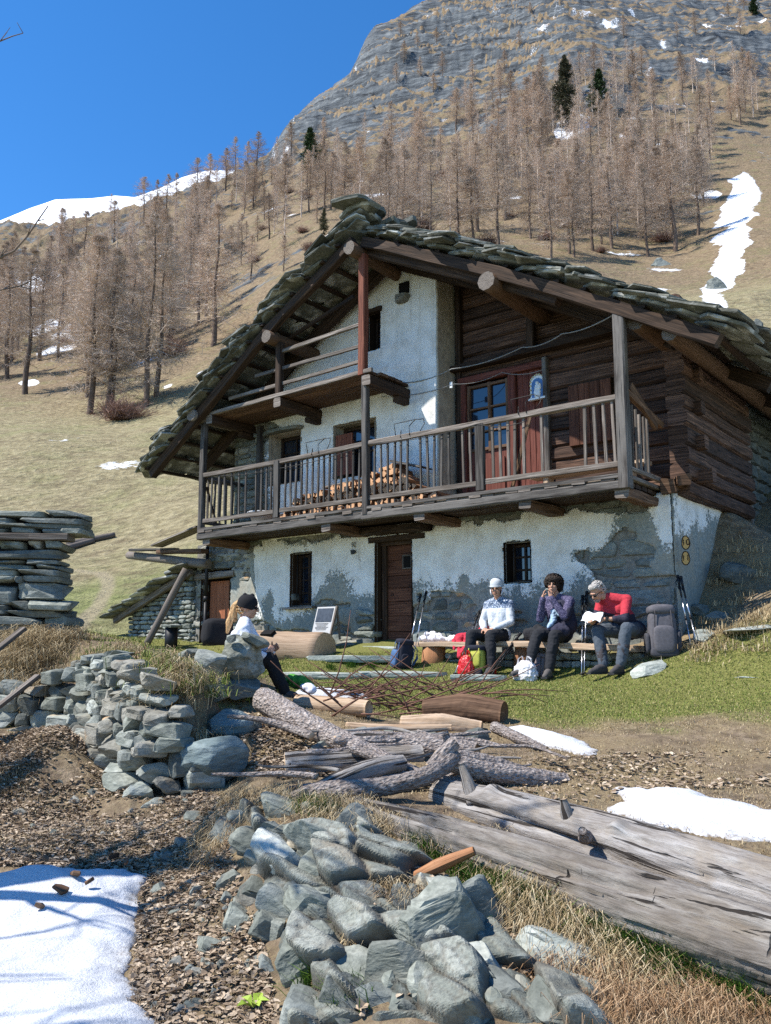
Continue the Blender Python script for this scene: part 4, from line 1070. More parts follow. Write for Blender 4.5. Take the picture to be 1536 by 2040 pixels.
# ---- log walls
def log_wall(axis, a0, a1, z0, z1, fixed, h=.235, ops=[], seed=3, th=.2):
    r = random.Random(seed); z = z0
    while z < z1 - .06:
        hh = h * r.uniform(.85, 1.15); spans = [(a0, a1)]
        for (o0, o1, oz0, oz1) in ops:
            if z + hh * .6 > oz0 and z + hh * .4 < oz1:
                ns = []
                for s0, s1 in spans:
                    if o0 > s0: ns.append((s0, min(o0, s1)))
                    if o1 < s1: ns.append((max(o1, s0), s1))
                    if o1 <= s0 or o0 >= s1: ns.append((s0, s1))
                spans = [q for q in ns if q[1] - q[0] > .06]
        for s0, s1 in spans:
            zc = z + hh / 2; e0 = r.uniform(-.012, .012); m = MB()
            prof = [(-.5 * th, -.44 * hh), (-.28 * th, -.495 * hh), (.28 * th, -.495 * hh), (.5 * th, -.36 * hh), (.53 * th, 0), (.5 * th, .36 * hh), (.28 * th, .495 * hh), (-.28 * th, .495 * hh), (-.5 * th, .36 * hh), (-.53 * th, 0)]
            n = max(3, int((s1 - s0) / .3) + 1); tt = np.linspace(s0, s1, n); wob = np.cumsum([r.uniform(-.006, .006) for _ in tt])
            if axis == 'u': P = [(q, fixed + e0 + wob[i], zc + wob[i] * .5) for i, q in enumerate(tt)]
            else: P = [(fixed + e0 + wob[i], q, zc + wob[i] * .5) for i, q in enumerate(tt)]
            m.sweep(P, prof, 0, smooth=False, jit=.006, capmi=0); yield m
        z += hh
OPL = [(-3.70, -2.08, 2.0, 4.47)]
for m in log_wall('u', -3.78, -.06, 2.12, 4.62, .56, ops=OPL, seed=3): part('log', m, M['wood_log'])
for m in log_wall('u', -3.78, .0, 4.66, 6.3, .62, h=.21, seed=5):
    z = m.V[0][2]
    V = np.array(m.V); lim = V[:, 2] < roof_top(V[:, 0]) - .25
    if not lim.any(): continue
    umax = min(.0, np.interp(V[:, 2].mean() + .30, RZ[3:][::-1], RU[3:][::-1]))
    V[:, 0] = np.minimum(V[:, 0], umax); m.V = [tuple(q) for q in V]
    part('log', m, M['wood_log'])
for m in log_wall('v', .12, 3.15, 2.02, 4.75, .08, h=.245, seed=4, th=.26): part('log', m, M['wood_log'], label='shaded side wall log with its end showing at the corner')
m = MB(); m.add([(-3.84, .75, 1.9), (-.02, .75, 1.9), (-.02, .75, 4.3), (-3.84, .75, 6.2)], [(0, 1, 2, 3)]); part('lining', m, M['shade_in'])  # near-black sheet painted as the dark behind the logs
m = MB()                                             # front log heads crossing at the corner
for k in range(5): pass
for k, (z, L) in enumerate(((2.32, .30), (2.80, .22), (3.30, .2), (3.78, .2))):
    m = MB(); m.beam((-.1, .56, z), (.10 + L, .56, z), .17, .19, jit=.01); part('log_head', m, M['wood_log'])
m = MB(); m.beam((-.06, .20, 2.16), (-.02, -.10, 2.12), .2, .2, jit=.015, seg=.1); part('log_head', m, M['wood_warm'])
m = MB(); m.beam((.02, .24, 2.20), (.20, -.08, 2.18), .17, .14, jit=.02, seg=.1); part('log_head', m, M['wood_warm'])
m = MB(); m.beam((-3.86, .40, 4.64), (-.05, .30, 4.63), .20, .10, jit=.008); part('ledge', m, M['wood_dark'])
m = MB(); m.beam((-3.70, .46, 2.1), (-3.70, .46, 6.15), .09, .12, up=(0, 1, 0)); part('corner_post', m, M['wood_dark'])
m = MB(); m.beam((-2.3, .42, 4.7), (-2.28, .42, 5.5), .13, .12, up=(0, 1, 0)); part('strut', m, M['wood_dark'])
m = MB(); m.beam((.10, 3.16, 1.95), (.10, 3.16, 4.6), .13, .13, up=(0, 1, 0)); part('corner_post', m, M['wood_grey'], label='grey post at the back end of the log side wall')
# balcony door with glazed top
v = .46
m = MB(); m.beam((-3.62, v, 2.1), (-3.62, v, 4.45), .12, .1, up=(0, 1, 0)); m.beam((-3.7, v, 4.42), (-2.1, v, 4.42), .12, .12); m.beam((-2.68, v, 2.1), (-2.68, v, 4.36), .14, .1, up=(0, 1, 0))
d3 = part('door', m, M['wood_reddoor'], label='dark red balcony door with glazed upper half')
m = MB(); m.box((-3.13, .50, 2.68), (.85, .04, 1.0)); m.box((-3.13, .47, 2.68), (.55, .03, .7)); m.build('panel', M['wood_reddoor'], d3)
m = MB()
for uu in (-3.52, -3.12, -2.78): m.beam((uu, .47, 3.15), (uu, .47, 4.32), .055, .05, up=(0, 1, 0), jit=.001)
for zz in (3.2, 3.50, 3.90, 4.29): m.beam((-3.53, .472, zz), (-2.76, .472, zz), .05, .05 if zz in (3.2, 4.29) else .03, jit=.001)
m.build('frame', M['wood_warm'], d3)
for a, b in ((-3.50, -3.15), (-3.09, -2.81)):
    m = MB(); m.box(((a + b) / 2, .50, 3.74), (b - a, .008, 1.1)); m.build('pane', M['glass'], d3)
for k in range(5):
    m = MB(); uu = -2.55 + k * .105; m.beam((uu, .50, 2.1), (uu, .50, 4.36), .10, .05, up=(0, 1, 0), jit=.002); m.build('board', M['wood_reddoor'], d3)
m = MB(); m.beam((-2.06, .44, 2.1), (-2.06, .44, 4.5), .08, .12, up=(0, 1, 0)); part('door_jamb', m, M['wood_black'])
# closed hatch in the log wall
m = MB(); m.box((-1.32, .43, 3.48), (.70, .05, .98)); hsh = part('shutter', m, M['wood_dark'], label='closed brown shutter on the log wall')
for k in range(4): m = MB(); m.beam((-1.58 + k * .175, .39, 3.0), (-1.58 + k * .175, .39, 3.94), .165, .03, up=(0, 1, 0), jit=.002); m.build('board', M['wood_door'], hsh)
# arched shrine plaque
sh = thing('shrine', 'small arched blue shrine plaque with white figure beside the balcony door', 'shrine', W(-2.2, .40, 3.86), -TH)
def arch(w, h, y, n=14):
    r = w / 2; return [(-r, y, 0), (r, y, 0)] + [(r * math.cos(a), y, h - r + r * math.sin(a)) for a in np.linspace(0, math.pi, n)]
def arch_solid(w, h, y0, y1):
    A = arch(w, h, y0); B = arch(w, h, y1); n = len(A); m = MB(); m.add(A + B, [tuple(range(n)), tuple(range(n, 2 * n))[::-1]] + [(j, n + j, n + (j + 1) % n, (j + 1) % n) for j in range(n)]); return m
arch_solid(.27, .40, .02, .06).build('back', M.setdefault('white_glaze', plain('white_glaze', (.72, .74, .74), .35, .08, 20)), sh)
arch_solid(.20, .33, .005, .02).build('niche', M.setdefault('blue_glaze', plain('blue_glaze', (.07, .16, .36), .35, .15, 20)), sh)
m = MB()
for k in range(15):
    a = np.interp(k, [0, 14], [-.9, math.pi + .9]); x = .125 * math.cos(a) if 0 < a < math.pi else .125 * np.sign(math.cos(a)); z = .265 + .125 * math.sin(a) if 0 < a < math.pi else .265 - abs(a if a < 0 else a - math.pi) * .2
    P, F = ico(1); m.add(P * .017 + np.array([x, .012, z]), F, 0, True)
m.build('garland', M.setdefault('straw_glaze', plain('straw_glaze', (.62, .55, .30), .4, .2, 20)), sh)
m = MB()
for (x, z, rx, rz) in ((0, .09, .065, .10), (0, .17, .05, .07), (0, .245, .03, .036), (.045, .17, .028, .04), (.05, .215, .02, .022)):
    P, F = ico(2); m.add(P * np.array([rx, .02, rz]) + np.array([x, .0, z]), F, 0, True)
m.build('figure', M['white_glaze'], sh)
m = MB(); m.box((0, .0, -.01), (.30, .07, .03)); m.build('shelf', M['white_glaze'], sh)
# ---- roof timbers
VERGE = -1.37
def ptop(u, v, dz): return (u, v, float(roof_top(u)) - dz)
def rafter(us, v, w, h, dz, mat, name='rafter', jit=.008):
    P = [ptop(u, v, dz) for u in us]; m = MB(); c = min(w, h) * .12
    W2, H2 = w / 2, h / 2
    m.sweep(P, [(-W2 + c, -H2), (W2 - c, -H2), (W2, -H2 + c), (W2, H2 - c), (W2 - c, H2), (-W2 + c, H2), (-W2, H2 - c), (-W2, -H2 + c)], 0, jit=jit)
    return part(name, m, mat)
Lu = np.linspace(-9.95, -4.66, 14); Ru = np.linspace(-4.58, 1.05, 14)
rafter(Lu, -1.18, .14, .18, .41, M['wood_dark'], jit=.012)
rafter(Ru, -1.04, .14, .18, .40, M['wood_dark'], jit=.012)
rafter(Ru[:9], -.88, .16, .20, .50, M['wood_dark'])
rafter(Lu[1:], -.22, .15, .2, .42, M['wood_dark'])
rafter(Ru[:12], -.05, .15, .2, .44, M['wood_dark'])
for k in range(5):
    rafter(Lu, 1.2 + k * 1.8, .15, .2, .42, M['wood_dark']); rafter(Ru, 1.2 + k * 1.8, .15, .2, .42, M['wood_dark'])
def purlin(u, z, v0, v1, r0, r1, mat='wood_warm', sag=.0):
    m = MB(); m.log((u, v0, z), (u, v1, z - sag), r0, r1, 10, .2, 0, .07, capmi=1); return part('purlin', m, [M[mat], M['wood_grey']])
purlin(-4.68, 6.50, -1.3, .9, .12, .13, 'wood_warm', .05)
purlin(-6.62, 5.42, -1.3, .4, .115, .13)
purlin(-8.62, 4.33, -1.32, .8, .12, .13, 'wood_grey')
purlin(-2.12, 5.24, -1.2, .75, .14, .15, 'wood_warm')
purlin(-.02, 4.22, -.93, 1.0, .14, .17, 'wood_warm', -.05)
purlin(.42, 3.92, -.95, 4.5, .11, .12, 'wood_warm')
# laths under the slabs
for side_u in (np.arange(-10.0, -4.8, .36), np.arange(-4.3, 1.1, .40)):
    for u in side_u:
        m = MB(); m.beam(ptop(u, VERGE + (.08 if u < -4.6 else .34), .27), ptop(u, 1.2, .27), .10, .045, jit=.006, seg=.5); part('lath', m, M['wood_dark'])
# ---- stone slabs, laid in courses from the eaves up
def slab_at(u, v, left, lx, ly, th, lift, r):
    du = .01; sl = math.atan2(roof_top(u + du) - roof_top(u - du), 2 * du)
    ang = sl * 1.0 + (math.radians(7) if left else -math.radians(7)) * (-1)
    ang += r.uniform(-.09, .09)
    z = roof_top(u) - lift
    # local x along slope (house x tilted), local y along the ridge
    return Matrix.Translation((u, v, z)) @ Matrix.Rotation(-ang, 4, 'Y') @ Matrix.Rotation(r.uniform(-.12, .12), 4, 'X') @ Matrix.Rotation(r.uniform(-.2, .2), 4, 'Z')
stuff = MB(); rr = random.Random(12); nsl = 0
for left, us in ((True, np.arange(-10.02, -4.7, .31)), (False, np.arange(1.12, -4.45, -.31))):
    for ci, u in enumerate(us):
        v = VERGE - rr.uniform(-.05, .12) + (0 if left else .20)
        col_i = 0
        while v < 9.0:
            wv = rr.uniform(.38, .85); ln = rr.uniform(.52, .74); th = rr.uniform(.022, .05)
            layers = (3 if left else 2) if col_i == 0 else 1
            for q in range(layers):
                mtx = slab_at(u + rr.uniform(-.04, .04), v + wv / 2 + (rr.uniform(-.05, .05)), left, ln * (1 - .1 * q), wv * 1.08, th, .04 + q * .07 + rr.uniform(-.015, .03), rr)
                if col_i < 4 and nsl < 296:
                    m = MB(); m.slab(rr.choice([7, 8, 9, 11]), ln, wv * 1.08, th, mtx, 0, .2, .05)
                    part('roof_slab', m, M['slab']); nsl += 1
                else:
                    stuff.slab(7, ln, wv * 1.05, th, mtx, 0, .12)
            v += wv; col_i += 1
# bedding slabs closing the gaps from below
for left, us in ((True, np.arange(-9.9, -4.7, .36)), (False, np.arange(1.0, -4.45, -.36))):
    for u in us:
        v = VERGE + .05 + (0 if left else .2)
        while v < 9.0:
            wv = rr.uniform(.45, .9); mtx = slab_at(u, v + wv / 2, left, .6, wv, .05, .19, rr)
            stuff.slab(7, .62, wv * 1.1, .05, mtx, 0, .08); v += wv
part('roof_slabs', stuff, M['slab'], kind='stuff')
# ridge stones: heaped capping
for k in range(26):
    v = VERGE - .1 + k * .2 + rr.uniform(-.04, .04)
    mtx = Matrix.Translation((-4.62 + rr.uniform(-.10, .12), v + .15, 7.12 + rr.uniform(-.03, .05) + (.09 if k % 3 == 0 else 0))) @ Euler((rr.uniform(-.1, .1), rr.uniform(-.12, .12), rr.uniform(-.4, .4))).to_matrix().to_4x4()
    m = MB(); m.slab(9, rr.uniform(.5, .78), rr.uniform(.32, .55), rr.uniform(.05, .09), mtx, 0, .15); part('ridge_slab', m, M['slab'])

# ---- gable shelf (upper gallery)
sh_z = 4.36
for k in range(5):
    vv = -.95 + k * .2; m = MB(); m.beam((-8.55 + random.uniform(-.05, .05), vv, sh_z - .02), (-4.40 + random.uniform(-.05, .03), vv, sh_z + .03), .19, .045, jit=.004); part('shelf_plank', m, M['wood_warm'])
m = MB(); m.beam((-8.55, -1.06, sh_z - .005), (-4.38, -1.06, sh_z + .045), .05, .07, jit=.004); part('shelf_edge', m, M['wood_grey'])
for u in (-4.47, -6.52, -8.35):
    m = MB(); m.beam((u, -1.1, sh_z - .12), (u, .1, sh_z - .12), .17, .17, jit=.008, seg=.25, capmi=1); part('cantilever', m, [M['wood_dark'], M['wood_grey']])
    m = MB(); m.beam((u, -.32, sh_z - .26), (u, .1, sh_z - .26), .14, .10); part('corbel', m, M['wood_dark'])
m = MB(); m.beam((-4.6, -1.02, 4.36), (-4.6, -1.02, 6.45), .13, .13, up=(0, 1, 0)); part('gable_post', m, M['wood_red'], label='red brown post under the ridge')
m = MB(); m.beam((-6.55, -1.02, 4.36), (-6.55, -1.02, 5.36), .12, .12, up=(0, 1, 0)); part('gable_post', m, M['wood_dark'])
for (ua, za, ub, zb) in ((-6.5, 5.20, -4.66, 5.26), (-7.2, 4.88, -4.66, 4.88), (-7.9, 4.58, -4.66, 4.62)):
    m = MB(); m.beam((ua, -1.0, za), (ub, -1.0, zb), .05, .06, jit=.004); part('gable_rail', m, M['wood_grey'])
m = MB(); m.beam((-6.6, -.8, 5.5), (-5.0, -.8, 5.9), .05, .06); part('gable_rail', m, M['wood_dark'])
block('stone', (.28, .22, .16), 77, M['schist_warm'], chalet, (-4.52, -.06, 5.98), (0, 0, 0), .4)
m = MB(); m.box((-4.5, -.035, 6.17), (.2, .06, .2)); part('beam_hole_shade', m, M['shade_in'])  # solid near-black box on the wall, painted as the dark of a hole

# ---- balcony
BV = -1.0
n_ = 42
for k in range(n_):
    u0 = -8.62 + k * .202; L = random.uniform(-.03, .04)
    m = MB(); m.beam((u0 + .1, BV - .04 - L, 2.12), (u0 + .1, .45 if u0 > -3.85 else -.0, 2.12), .19, .05, jit=.003, seg=.6, capmi=0); part('deck_plank', m, M['wood_grey'])
m = MB(); m.beam((-8.66, BV + .0, 2.03), (-4.55, BV + .0, 2.045), .11, .12, jit=.006); part('fascia_beam', m, M['wood_black'])
m = MB(); m.beam((-4.6, BV - .01, 2.035), (-.14, BV - .01, 2.03), .11, .12, jit=.006); part('fascia_beam', m, M['wood_black'])
m = MB(); m.beam((-8.62, BV - .055, 2.16), (-4.5, BV - .055, 2.16), .03, .05, jit=.004); part('edge_board', m, M['wood_black'])
m = MB(); m.beam((-4.5, BV - .056, 2.158), (-.2, BV - .056, 2.15), .03, .05, jit=.004); part('edge_board', m, M['wood_black'])
for u in (-8.45, hu(655, 1052, -.95), hu(840, 1035, -.95), hu(1050, 1002, -.95), -.28):
    m = MB(); m.beam((u, BV - .02 if u not in (-8.45,) else BV, 1.93), (u, .2, 1.93), .20, .13, jit=.012, seg=.2, capmi=1); part('joist', m, [M['wood_warm'], M['wood_grey']])
for k in range(5):
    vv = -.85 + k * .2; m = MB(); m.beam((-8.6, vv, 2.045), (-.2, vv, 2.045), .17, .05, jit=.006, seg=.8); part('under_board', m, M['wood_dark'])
m = MB(); m.beam((-8.6, BV, 3.20), (-4.58, BV, 3.21), .085, .08, jit=.005, bow=.02); part('top_rail', m, M['wood_grey'])
m = MB(); m.beam((-4.58, BV, 3.21), (-.22, BV, 3.19), .085, .08, jit=.006, bow=.01); part('top_rail', m, M['wood_grey'])
for a, b in ((-8.55, -6.6), (-6.5, -4.6), (-4.52, -2.42), (-2.34, -.25)):
    m = MB(); m.beam((a, BV, 2.32), (b, BV, 2.31), .055, .075, jit=.004); part('bottom_rail', m, M['wood_grey'])
m = MB(); m.beam((-8.6, BV, 2.06), (-8.6, BV, 4.36), .11, .11, up=(0, 1, 0), jit=.004); part('post', m, M['wood_black'])
m = MB(); m.beam((-4.52, BV - .02, 2.06), (-4.55, BV - .02, 4.34), .11, .11, up=(0, 1, 0), jit=.004); part('post', m, M['wood_black'])
m = MB(); m.beam((-.22, BV - .02, 1.98), (-.20, BV - .02, 4.40), .15, .14, up=(0, 1, 0), jit=.006); part('post', m, M['wood_black'])
m = MB(); m.beam((-8.0, -.12, 2.1), (-8.0, -.12, 4.25), .10, .10, up=(0, 1, 0)); part('post', m, M['wood_black'])
m = MB(); m.beam((-6.56, BV - .02, 2.2), (-6.56, BV - .02, 3.2), .13, .06, up=(0, 1, 0)); part('post', m, M['wood_black'])
m = MB(); m.beam((-2.38, BV - .02, 2.2), (-2.38, BV - .02, 3.18), .14, .06, up=(0, 1, 0)); part('post', m, M['wood_black'])
bx = [380 + x * .3776 for x in (110, 148, 178, 215, 255, 290, 345, 372, 400, 425, 500, 527, 555, 585, 612, 643, 673, 703, 732, 765, 795, 826, 857, 890, 970, 1005, 1040, 1075, 1108, 1143, 1213, 1250, 1285, 1325, 1362, 1437, 1475)] + [982, 997, 1013, 1026, 1044, 1080, 1166, 1186, 1205, 1223]
for k, x in enumerate(bx):
    y = np.interp(x, [410, 1245], [990, 862]); u = hu(x, y, BV); ln = random.uniform(-.012, .012)
    m = MB(); m.beam((u - ln, BV, 2.33), (u + ln, BV, 3.18), .034 if x < 970 else .04, .028, up=(0, 1, 0), jit=.002, seg=.9); part('baluster', m, M['wood_black'] if x < 900 else M['wood_grey'])
m = MB(); m.beam((-1.95, BV + .12, 2.2), (-1.55, BV - .02, 3.16), .05, .03, up=(0, 1, 0)); part('baluster', m, M['wood_warm'], label='loose baluster leaning askew')
for k in range(6):
    v = -.86 + k * .15; m = MB(); m.beam((-8.6, v, 2.3), (-8.6 + random.uniform(-.02, .02), v + random.uniform(-.02, .02), 3.15), .035, .03, up=(0, 1, 0)); part('baluster', m, M['wood_black'])
m = MB(); m.beam((-8.6, BV, 3.17), (-8.6, 0, 3.16), .06, .07); part('side_rail', m, M['wood_black'])
m = MB(); m.beam((-8.6, BV, 2.3), (-8.6, 0, 2.3), .05, .06); part('side_rail', m, M['wood_black'])
m = MB(); m.beam((-8.6, -.6, 2.2), (-8.6, -.9, 3.0), .04, .03, up=(0, 1, 0)); part('baluster', m, M['wood_dark'])
for v in (-.86, -.72, -.6, -.46, -.34):
    m = MB(); m.beam((-.17, v, 2.24), (-.17, v, 3.05 + random.uniform(-.05, .05)), .03, .03, up=(0, 1, 0)); part('baluster', m, M['wood_grey'])
m = MB(); m.beam((-.17, BV, 3.25), (-.14, .12, 3.02), .07, .08, jit=.008); part('side_rail', m, M['wood_warm'])
m = MB(); m.beam((-.17, BV, 2.24), (-.14, .2, 2.22), .07, .05); part('side_rail', m, M['wood_grey'])
m = MB(); m.beam((-.16, -.9, 3.35), (-.14, -.1, 2.95), .05, .10, jit=.01); part('brace', m, M['wood_warm'])
# downpipe beside the store door
m = MB(); m.tube([(-9.42, -.16, 1.98), (-9.42, -.16, .95)], .035, 10); m.tube([(-9.42, -.16, .98), (-9.42, -.16, .88)], .05, 10); m.tube([(-9.42, -.16, .90), (-9.42, -.16, -.25)], .038, 10); part('downpipe', m, M['black'])
# ================================================================== SHED, RUIN, RETAINING WALL
def local(u, v, z): return np.array([u, v, z])
shed = thing('stone_shed', 'low stone lean-to shed with slab roof at the left end of the chalet', 'shed', W(-11, 0, -.15), -TH)
sz = lambda u: np.interp(u, [-1.2, 1.1], [.95, 1.78])
m = MB(); m.add([(-1.15, .06, -.4), (1.02, .06, -.4), (1.02, .06, 1.7), (-1.15, .06, .9), (-1.15, 2.5, -.4), (1.02, 2.5, -.4), (1.02, 2.5, 1.7), (-1.15, 2.5, .9)], [(0, 1, 2, 3), (4, 0, 3, 7), (3, 2, 6, 7), (1, 5, 6, 2)])
m.build('wall', M['mortar'], shed)
M['schist_pale'] = stone('pale_schist', (.20, .22, .19), (.32, .335, .30), (.47, .48, .44), lich=(.40, .30, .17), var=.25, liam=.63)
PSM = [M['schist_pale'], M['schist_pale'], M['schist'], M['schist_warm']]
def cb(a, b, c, d, r):
    if d > sz((a + b) / 2) - .02: return
    o = block('stone', (b - a - .008, .20, d - c - .006), r.randrange(99999), r.choice(PSM), shed, ((a + b) / 2, .045 - r.uniform(0, .03), (c + d) / 2), (r.uniform(-.05, .05), r.uniform(-.05, .05), r.uniform(-.05, .05)), .4, .12)
coursed(-1.15, 1.0, -.3, 1.75, .06, .13, .14, .42, cb, 21)
for k in range(12):
    block('stone', (.20, .34, .11), 700 + k, random.choice(PSM), shed, (.98, .12, -.25 + k * .118), (0, 0, random.uniform(-.06, .06)), .4)
m = MB(); m.beam((-1.5, -.16, .70), (1.05, -.12, 1.66), .10, .13); m.build('rafter', M['wood_grey'], shed)
m = MB(); m.beam((-1.5, 1.2, .70), (1.05, 1.2, 1.66), .10, .13); m.build('rafter', M['wood_grey'], shed)
rs = random.Random(5)
for ci, u in enumerate(np.arange(-1.52, 1.05, .27)):
    v = -.42
    while v < 2.4:
        wv = rs.uniform(.5, .9); mt = Matrix.Translation((u, v + wv / 2, np.interp(u, [-1.5, 1.05], [.82, 1.79]) + rs.uniform(-.01, .03))) @ Matrix.Rotation(-.36 + .10 + rs.uniform(-.04, .04), 4, 'Y') @ Matrix.Rotation(rs.uniform(-.08, .08), 4, 'X')
        m = MB(); m.slab(9, .60, wv * 1.06, rs.uniform(.04, .07), mt, 0, .14); m.build('roof_slab', M['slab'], shed); v += wv
# silvered beam, boards and prop under the balcony's left end
def wl(x, y, v): return W(*hp(x, y, v))
def timber(name, label, cat, a, b, w=.1, h=.1, mat='wood_grey', log=None, group=None, jit=.006, up=(0, 0, 1)):
    a = np.array(a, float); b = np.array(b, float); c = (a + b) / 2; m = MB()
    if log: m.log(a - c, b - c, log[0], log[1], 10, .2, 0, .06)
    else: m.beam(a - c, b - c, w, h, jit=jit, up=up)
    return tag(m.build(name, M[mat], None, c), label, cat, group)
timber('log_beam', 'silvered round beam jutting out left under the balcony', 'beam', wl(256, 1106, -.35), wl(415, 1124, -.2), log=(.085, .10))
timber('board', 'dark board lying across the jutting round beam', 'board', wl(262, 1096, -.45), wl(352, 1094, -.3), .16, .045, 'wood_black')
timber('board', 'pale silvery board slanting up to the balcony corner', 'board', wl(312, 1088, -.5), wl(402, 1050, -.55), .30, .035, 'wood_grey', jit=.003)
timber('board', 'short dark board under the slanting silvery board', 'board', wl(318, 1100, -.35), wl(408, 1098, -.3), .2, .08, 'wood_warm')
pb = wl(289, 1316, -.95); pb[2] = gz_at(pb[0], pb[1])
timber('prop', 'silvered prop post leaning under the jutting beam', 'post', wl(371, 1134, -.35), pb, log=(.075, .065))
# black drum with a stone lid
p = wl(340, 1300, -.7); p[2] = gz_at(p[0], p[1])
dr = thing('drum', 'black plastic pipe stood on end with a flat stone lid', 'drum', p, -TH)
m = MB(); m.tube([(0, 0, -.1), (0, 0, .40)], .125, 20); m.build('barrel', M['black'], dr)
m = MB(); m.slab(8, .42, .34, .045, Matrix.Translation((.02, 0, .425)) @ Matrix.Rotation(.05, 4, 'Y')); m.build('lid', M['schist'], dr)

# ---- ruined wall at the left edge
RY = 11.2; rk_ = RY / FL
ro = at(135, 1262, RY)
ruin = thing('ruined_wall', 'corner of a ruined dry stone wall capped with long thin slabs at the left edge', 'wall', ro, 0)
def rblock(x0, x1, y0, y1, mat='schist_dark', dp=.6, out=0., name='stone', box=.22, rough=.07):
    c = at((x0 + x1) / 2, (y0 + y1) / 2, RY) - ro
    return block(name, ((x1 - x0) * rk_, dp, (y1 - y0) * rk_ * .97), random.randrange(99999), M[mat], ruin, c + np.array([0, dp / 2 - out, 0]), (random.uniform(-.03, .03), random.uniform(.0, .04), random.uniform(-.06, .06)), box, rough, 3)
for row in [(1015, 1029, [(-70, 86, 'schist'), (84, 158, 'schist_dark')]), (1029, 1043, [(-60, 30, 'schist_dark'), (34, 161, 'schist_dark')]), (1041, 1053, [(-80, 163, 'schist')]), (1051, 1063, [(-40, 16, 'schist'), (19, 76, 'schist'), (77, 137, 'schist_dark'), (118, 162, 'schist')]),
            (1076, 1094, [(-20, 46, 'schist'), (52, 83, 'schist_warm'), (82, 126, 'schist')]), (1094, 1115, [(-15, 116, 'schist_dark')]), (1114, 1124, [(-40, 46, 'schist_dark'), (48, 112, 'schist_dark')]), (1123, 1135, [(-60, 64, 'schist'), (70, 116, 'schist_dark')]),
            (1134, 1148, [(-50, 30, 'schist'), (30, 113, 'schist_dark')]), (1146, 1162, [(-40, 27, 'schist'), (26, 44, 'schist_dark'), (42, 114, 'schist_dark')]), (1158, 1206, [(-60, 27, 'schist_dark')]), (1160, 1196, [(26, 122, 'schist_dark')]),
            (1194, 1216, [(10, 62, 'schist_dark'), (58, 140, 'schist')]), (1205, 1226, [(-60, 12, 'schist_dark')]), (1214, 1230, [(0, 126, 'schist_dark')]), (1226, 1247, [(-60, 82, 'schist_dark'), (84, 137, 'schist')]), (1244, 1266, [(-60, 90, 'schist_dark'), (86, 135, 'schist_dark')]), (1262, 1300, [(-60, 60, 'schist_dark'), (62, 130, 'schist_dark')])]:
    for a, b, mt in row[2]: rblock(a, b, row[0], row[1], mt, .62, .10 if (a, b) == (58, 140) else random.uniform(-.02, .03))
for (a, b, y) in ((-70, 82, 1069), (60, 136, 1070)):
    m = MB(); m.beam(at(a, y, RY) - ro + np.array([0, .1, 0]), at(b, y, RY) - ro + np.array([0, .1, 0]), .3, .085); m.build('beam', M['wood_grey'], ruin)
m = MB(); c0 = at(-80, 1262, RY) - ro; m.box((c0[0] / 2 - .3, .38, .78), (abs(c0[0]) - .3, .40, 1.5)); m.build('core', M['shade_in'], ruin)  # near-black backing paints the shade in the gaps between the stones
timber('plank', 'silvery plank leaning at the far left against the grassy bank, lower one', 'plank', at(-30, 1428, 9.3), at(76, 1346, 9.7), .11, .04, 'wood_grey')
timber('plank', 'short silvery plank end at the left edge below the ruined wall', 'plank', at(-30, 1312, 9.9), at(47, 1252, 10.3), .11, .04, 'wood_grey')
# planks and a stack far out in the meadow
for (a, b, lb) in (((133, 1090), (228, 1071), 'grey weathered log lying in the meadow, farther one'), ((133, 1097), (185, 1082), 'grey weathered log lying in the meadow, nearer one')):
    pa, pb = hit(*a), hit(*b)
    if pa is not None and pb is not None: timber('fallen_log', lb, 'log', pa + np.array([0, 0, .1]), pb + np.array([0, 0, .12]), log=(.16, .13))

M['lichen'] = stone('lichen_boulder', (.10, .105, .08), (.20, .205, .165), (.36, .36, .30), lich=(.30, .33, .31), scale=9, var=.05, liam=.5)
# ---- retaining wall of piled stones (left)
rw = thing('dry_stone_wall', 'tumbled dry stone retaining wall below the grassy bank at left', 'wall', hit(230, 1430), 0)
rwo = np.array(rw.location)
def in_poly(x, y, P):
    c = False; n = len(P)
    for i in range(n):
        (x0, y0), (x1, y1) = P[i], P[(i + 1) % n]
        if (y0 > y) != (y1 > y) and x < (x1 - x0) * (y - y0) / (y1 - y0) + x0: c = not c
    return c
RWP = [(90, 1302), (235, 1304), (345, 1392), (395, 1440), (385, 1560), (290, 1592), (232, 1545), (160, 1462), (85, 1440)]
rs = random.Random(31); RMS = [M['schist'], M['schist_warm'], M['schist_pale'], M['schist_dark']]
def rw_stone(x, y, w, h, sub=2, mats=RMS):
    P = hit(x, y)
    if P is None: return
    sc = P[1] / FL; rock('stone', rs.choice(mats), (w * sc, w * sc * .8, h * sc), rs.randrange(99999), rw, P - rwo + np.array([0, .02, -.01]), (rs.uniform(-.25, .25), rs.uniform(-.25, .25), rs.uniform(-.5, .5)), sub, 9, .10, .03)
rwp = list(zip(_rw, _rwt))
rl = [0.]
for (p0, _), (p1, _) in zip(rwp[:-1], rwp[1:]): rl.append(rl[-1] + np.linalg.norm((p1 - p0)[:2]))
def rw_at(s_):
    p = np.array([np.interp(s_, rl, [q[0][k] for q in rwp]) for k in range(3)]); j = min(max(np.searchsorted(rl, s_), 1), len(rl) - 1)
    d = (rwp[j][0] - rwp[j - 1][0]); yaw = math.atan2(d[1], d[0]); return p, yaw, np.interp(s_, rl, _rwt) - p[2]
row = 0; hh = -.10; nrw = 0
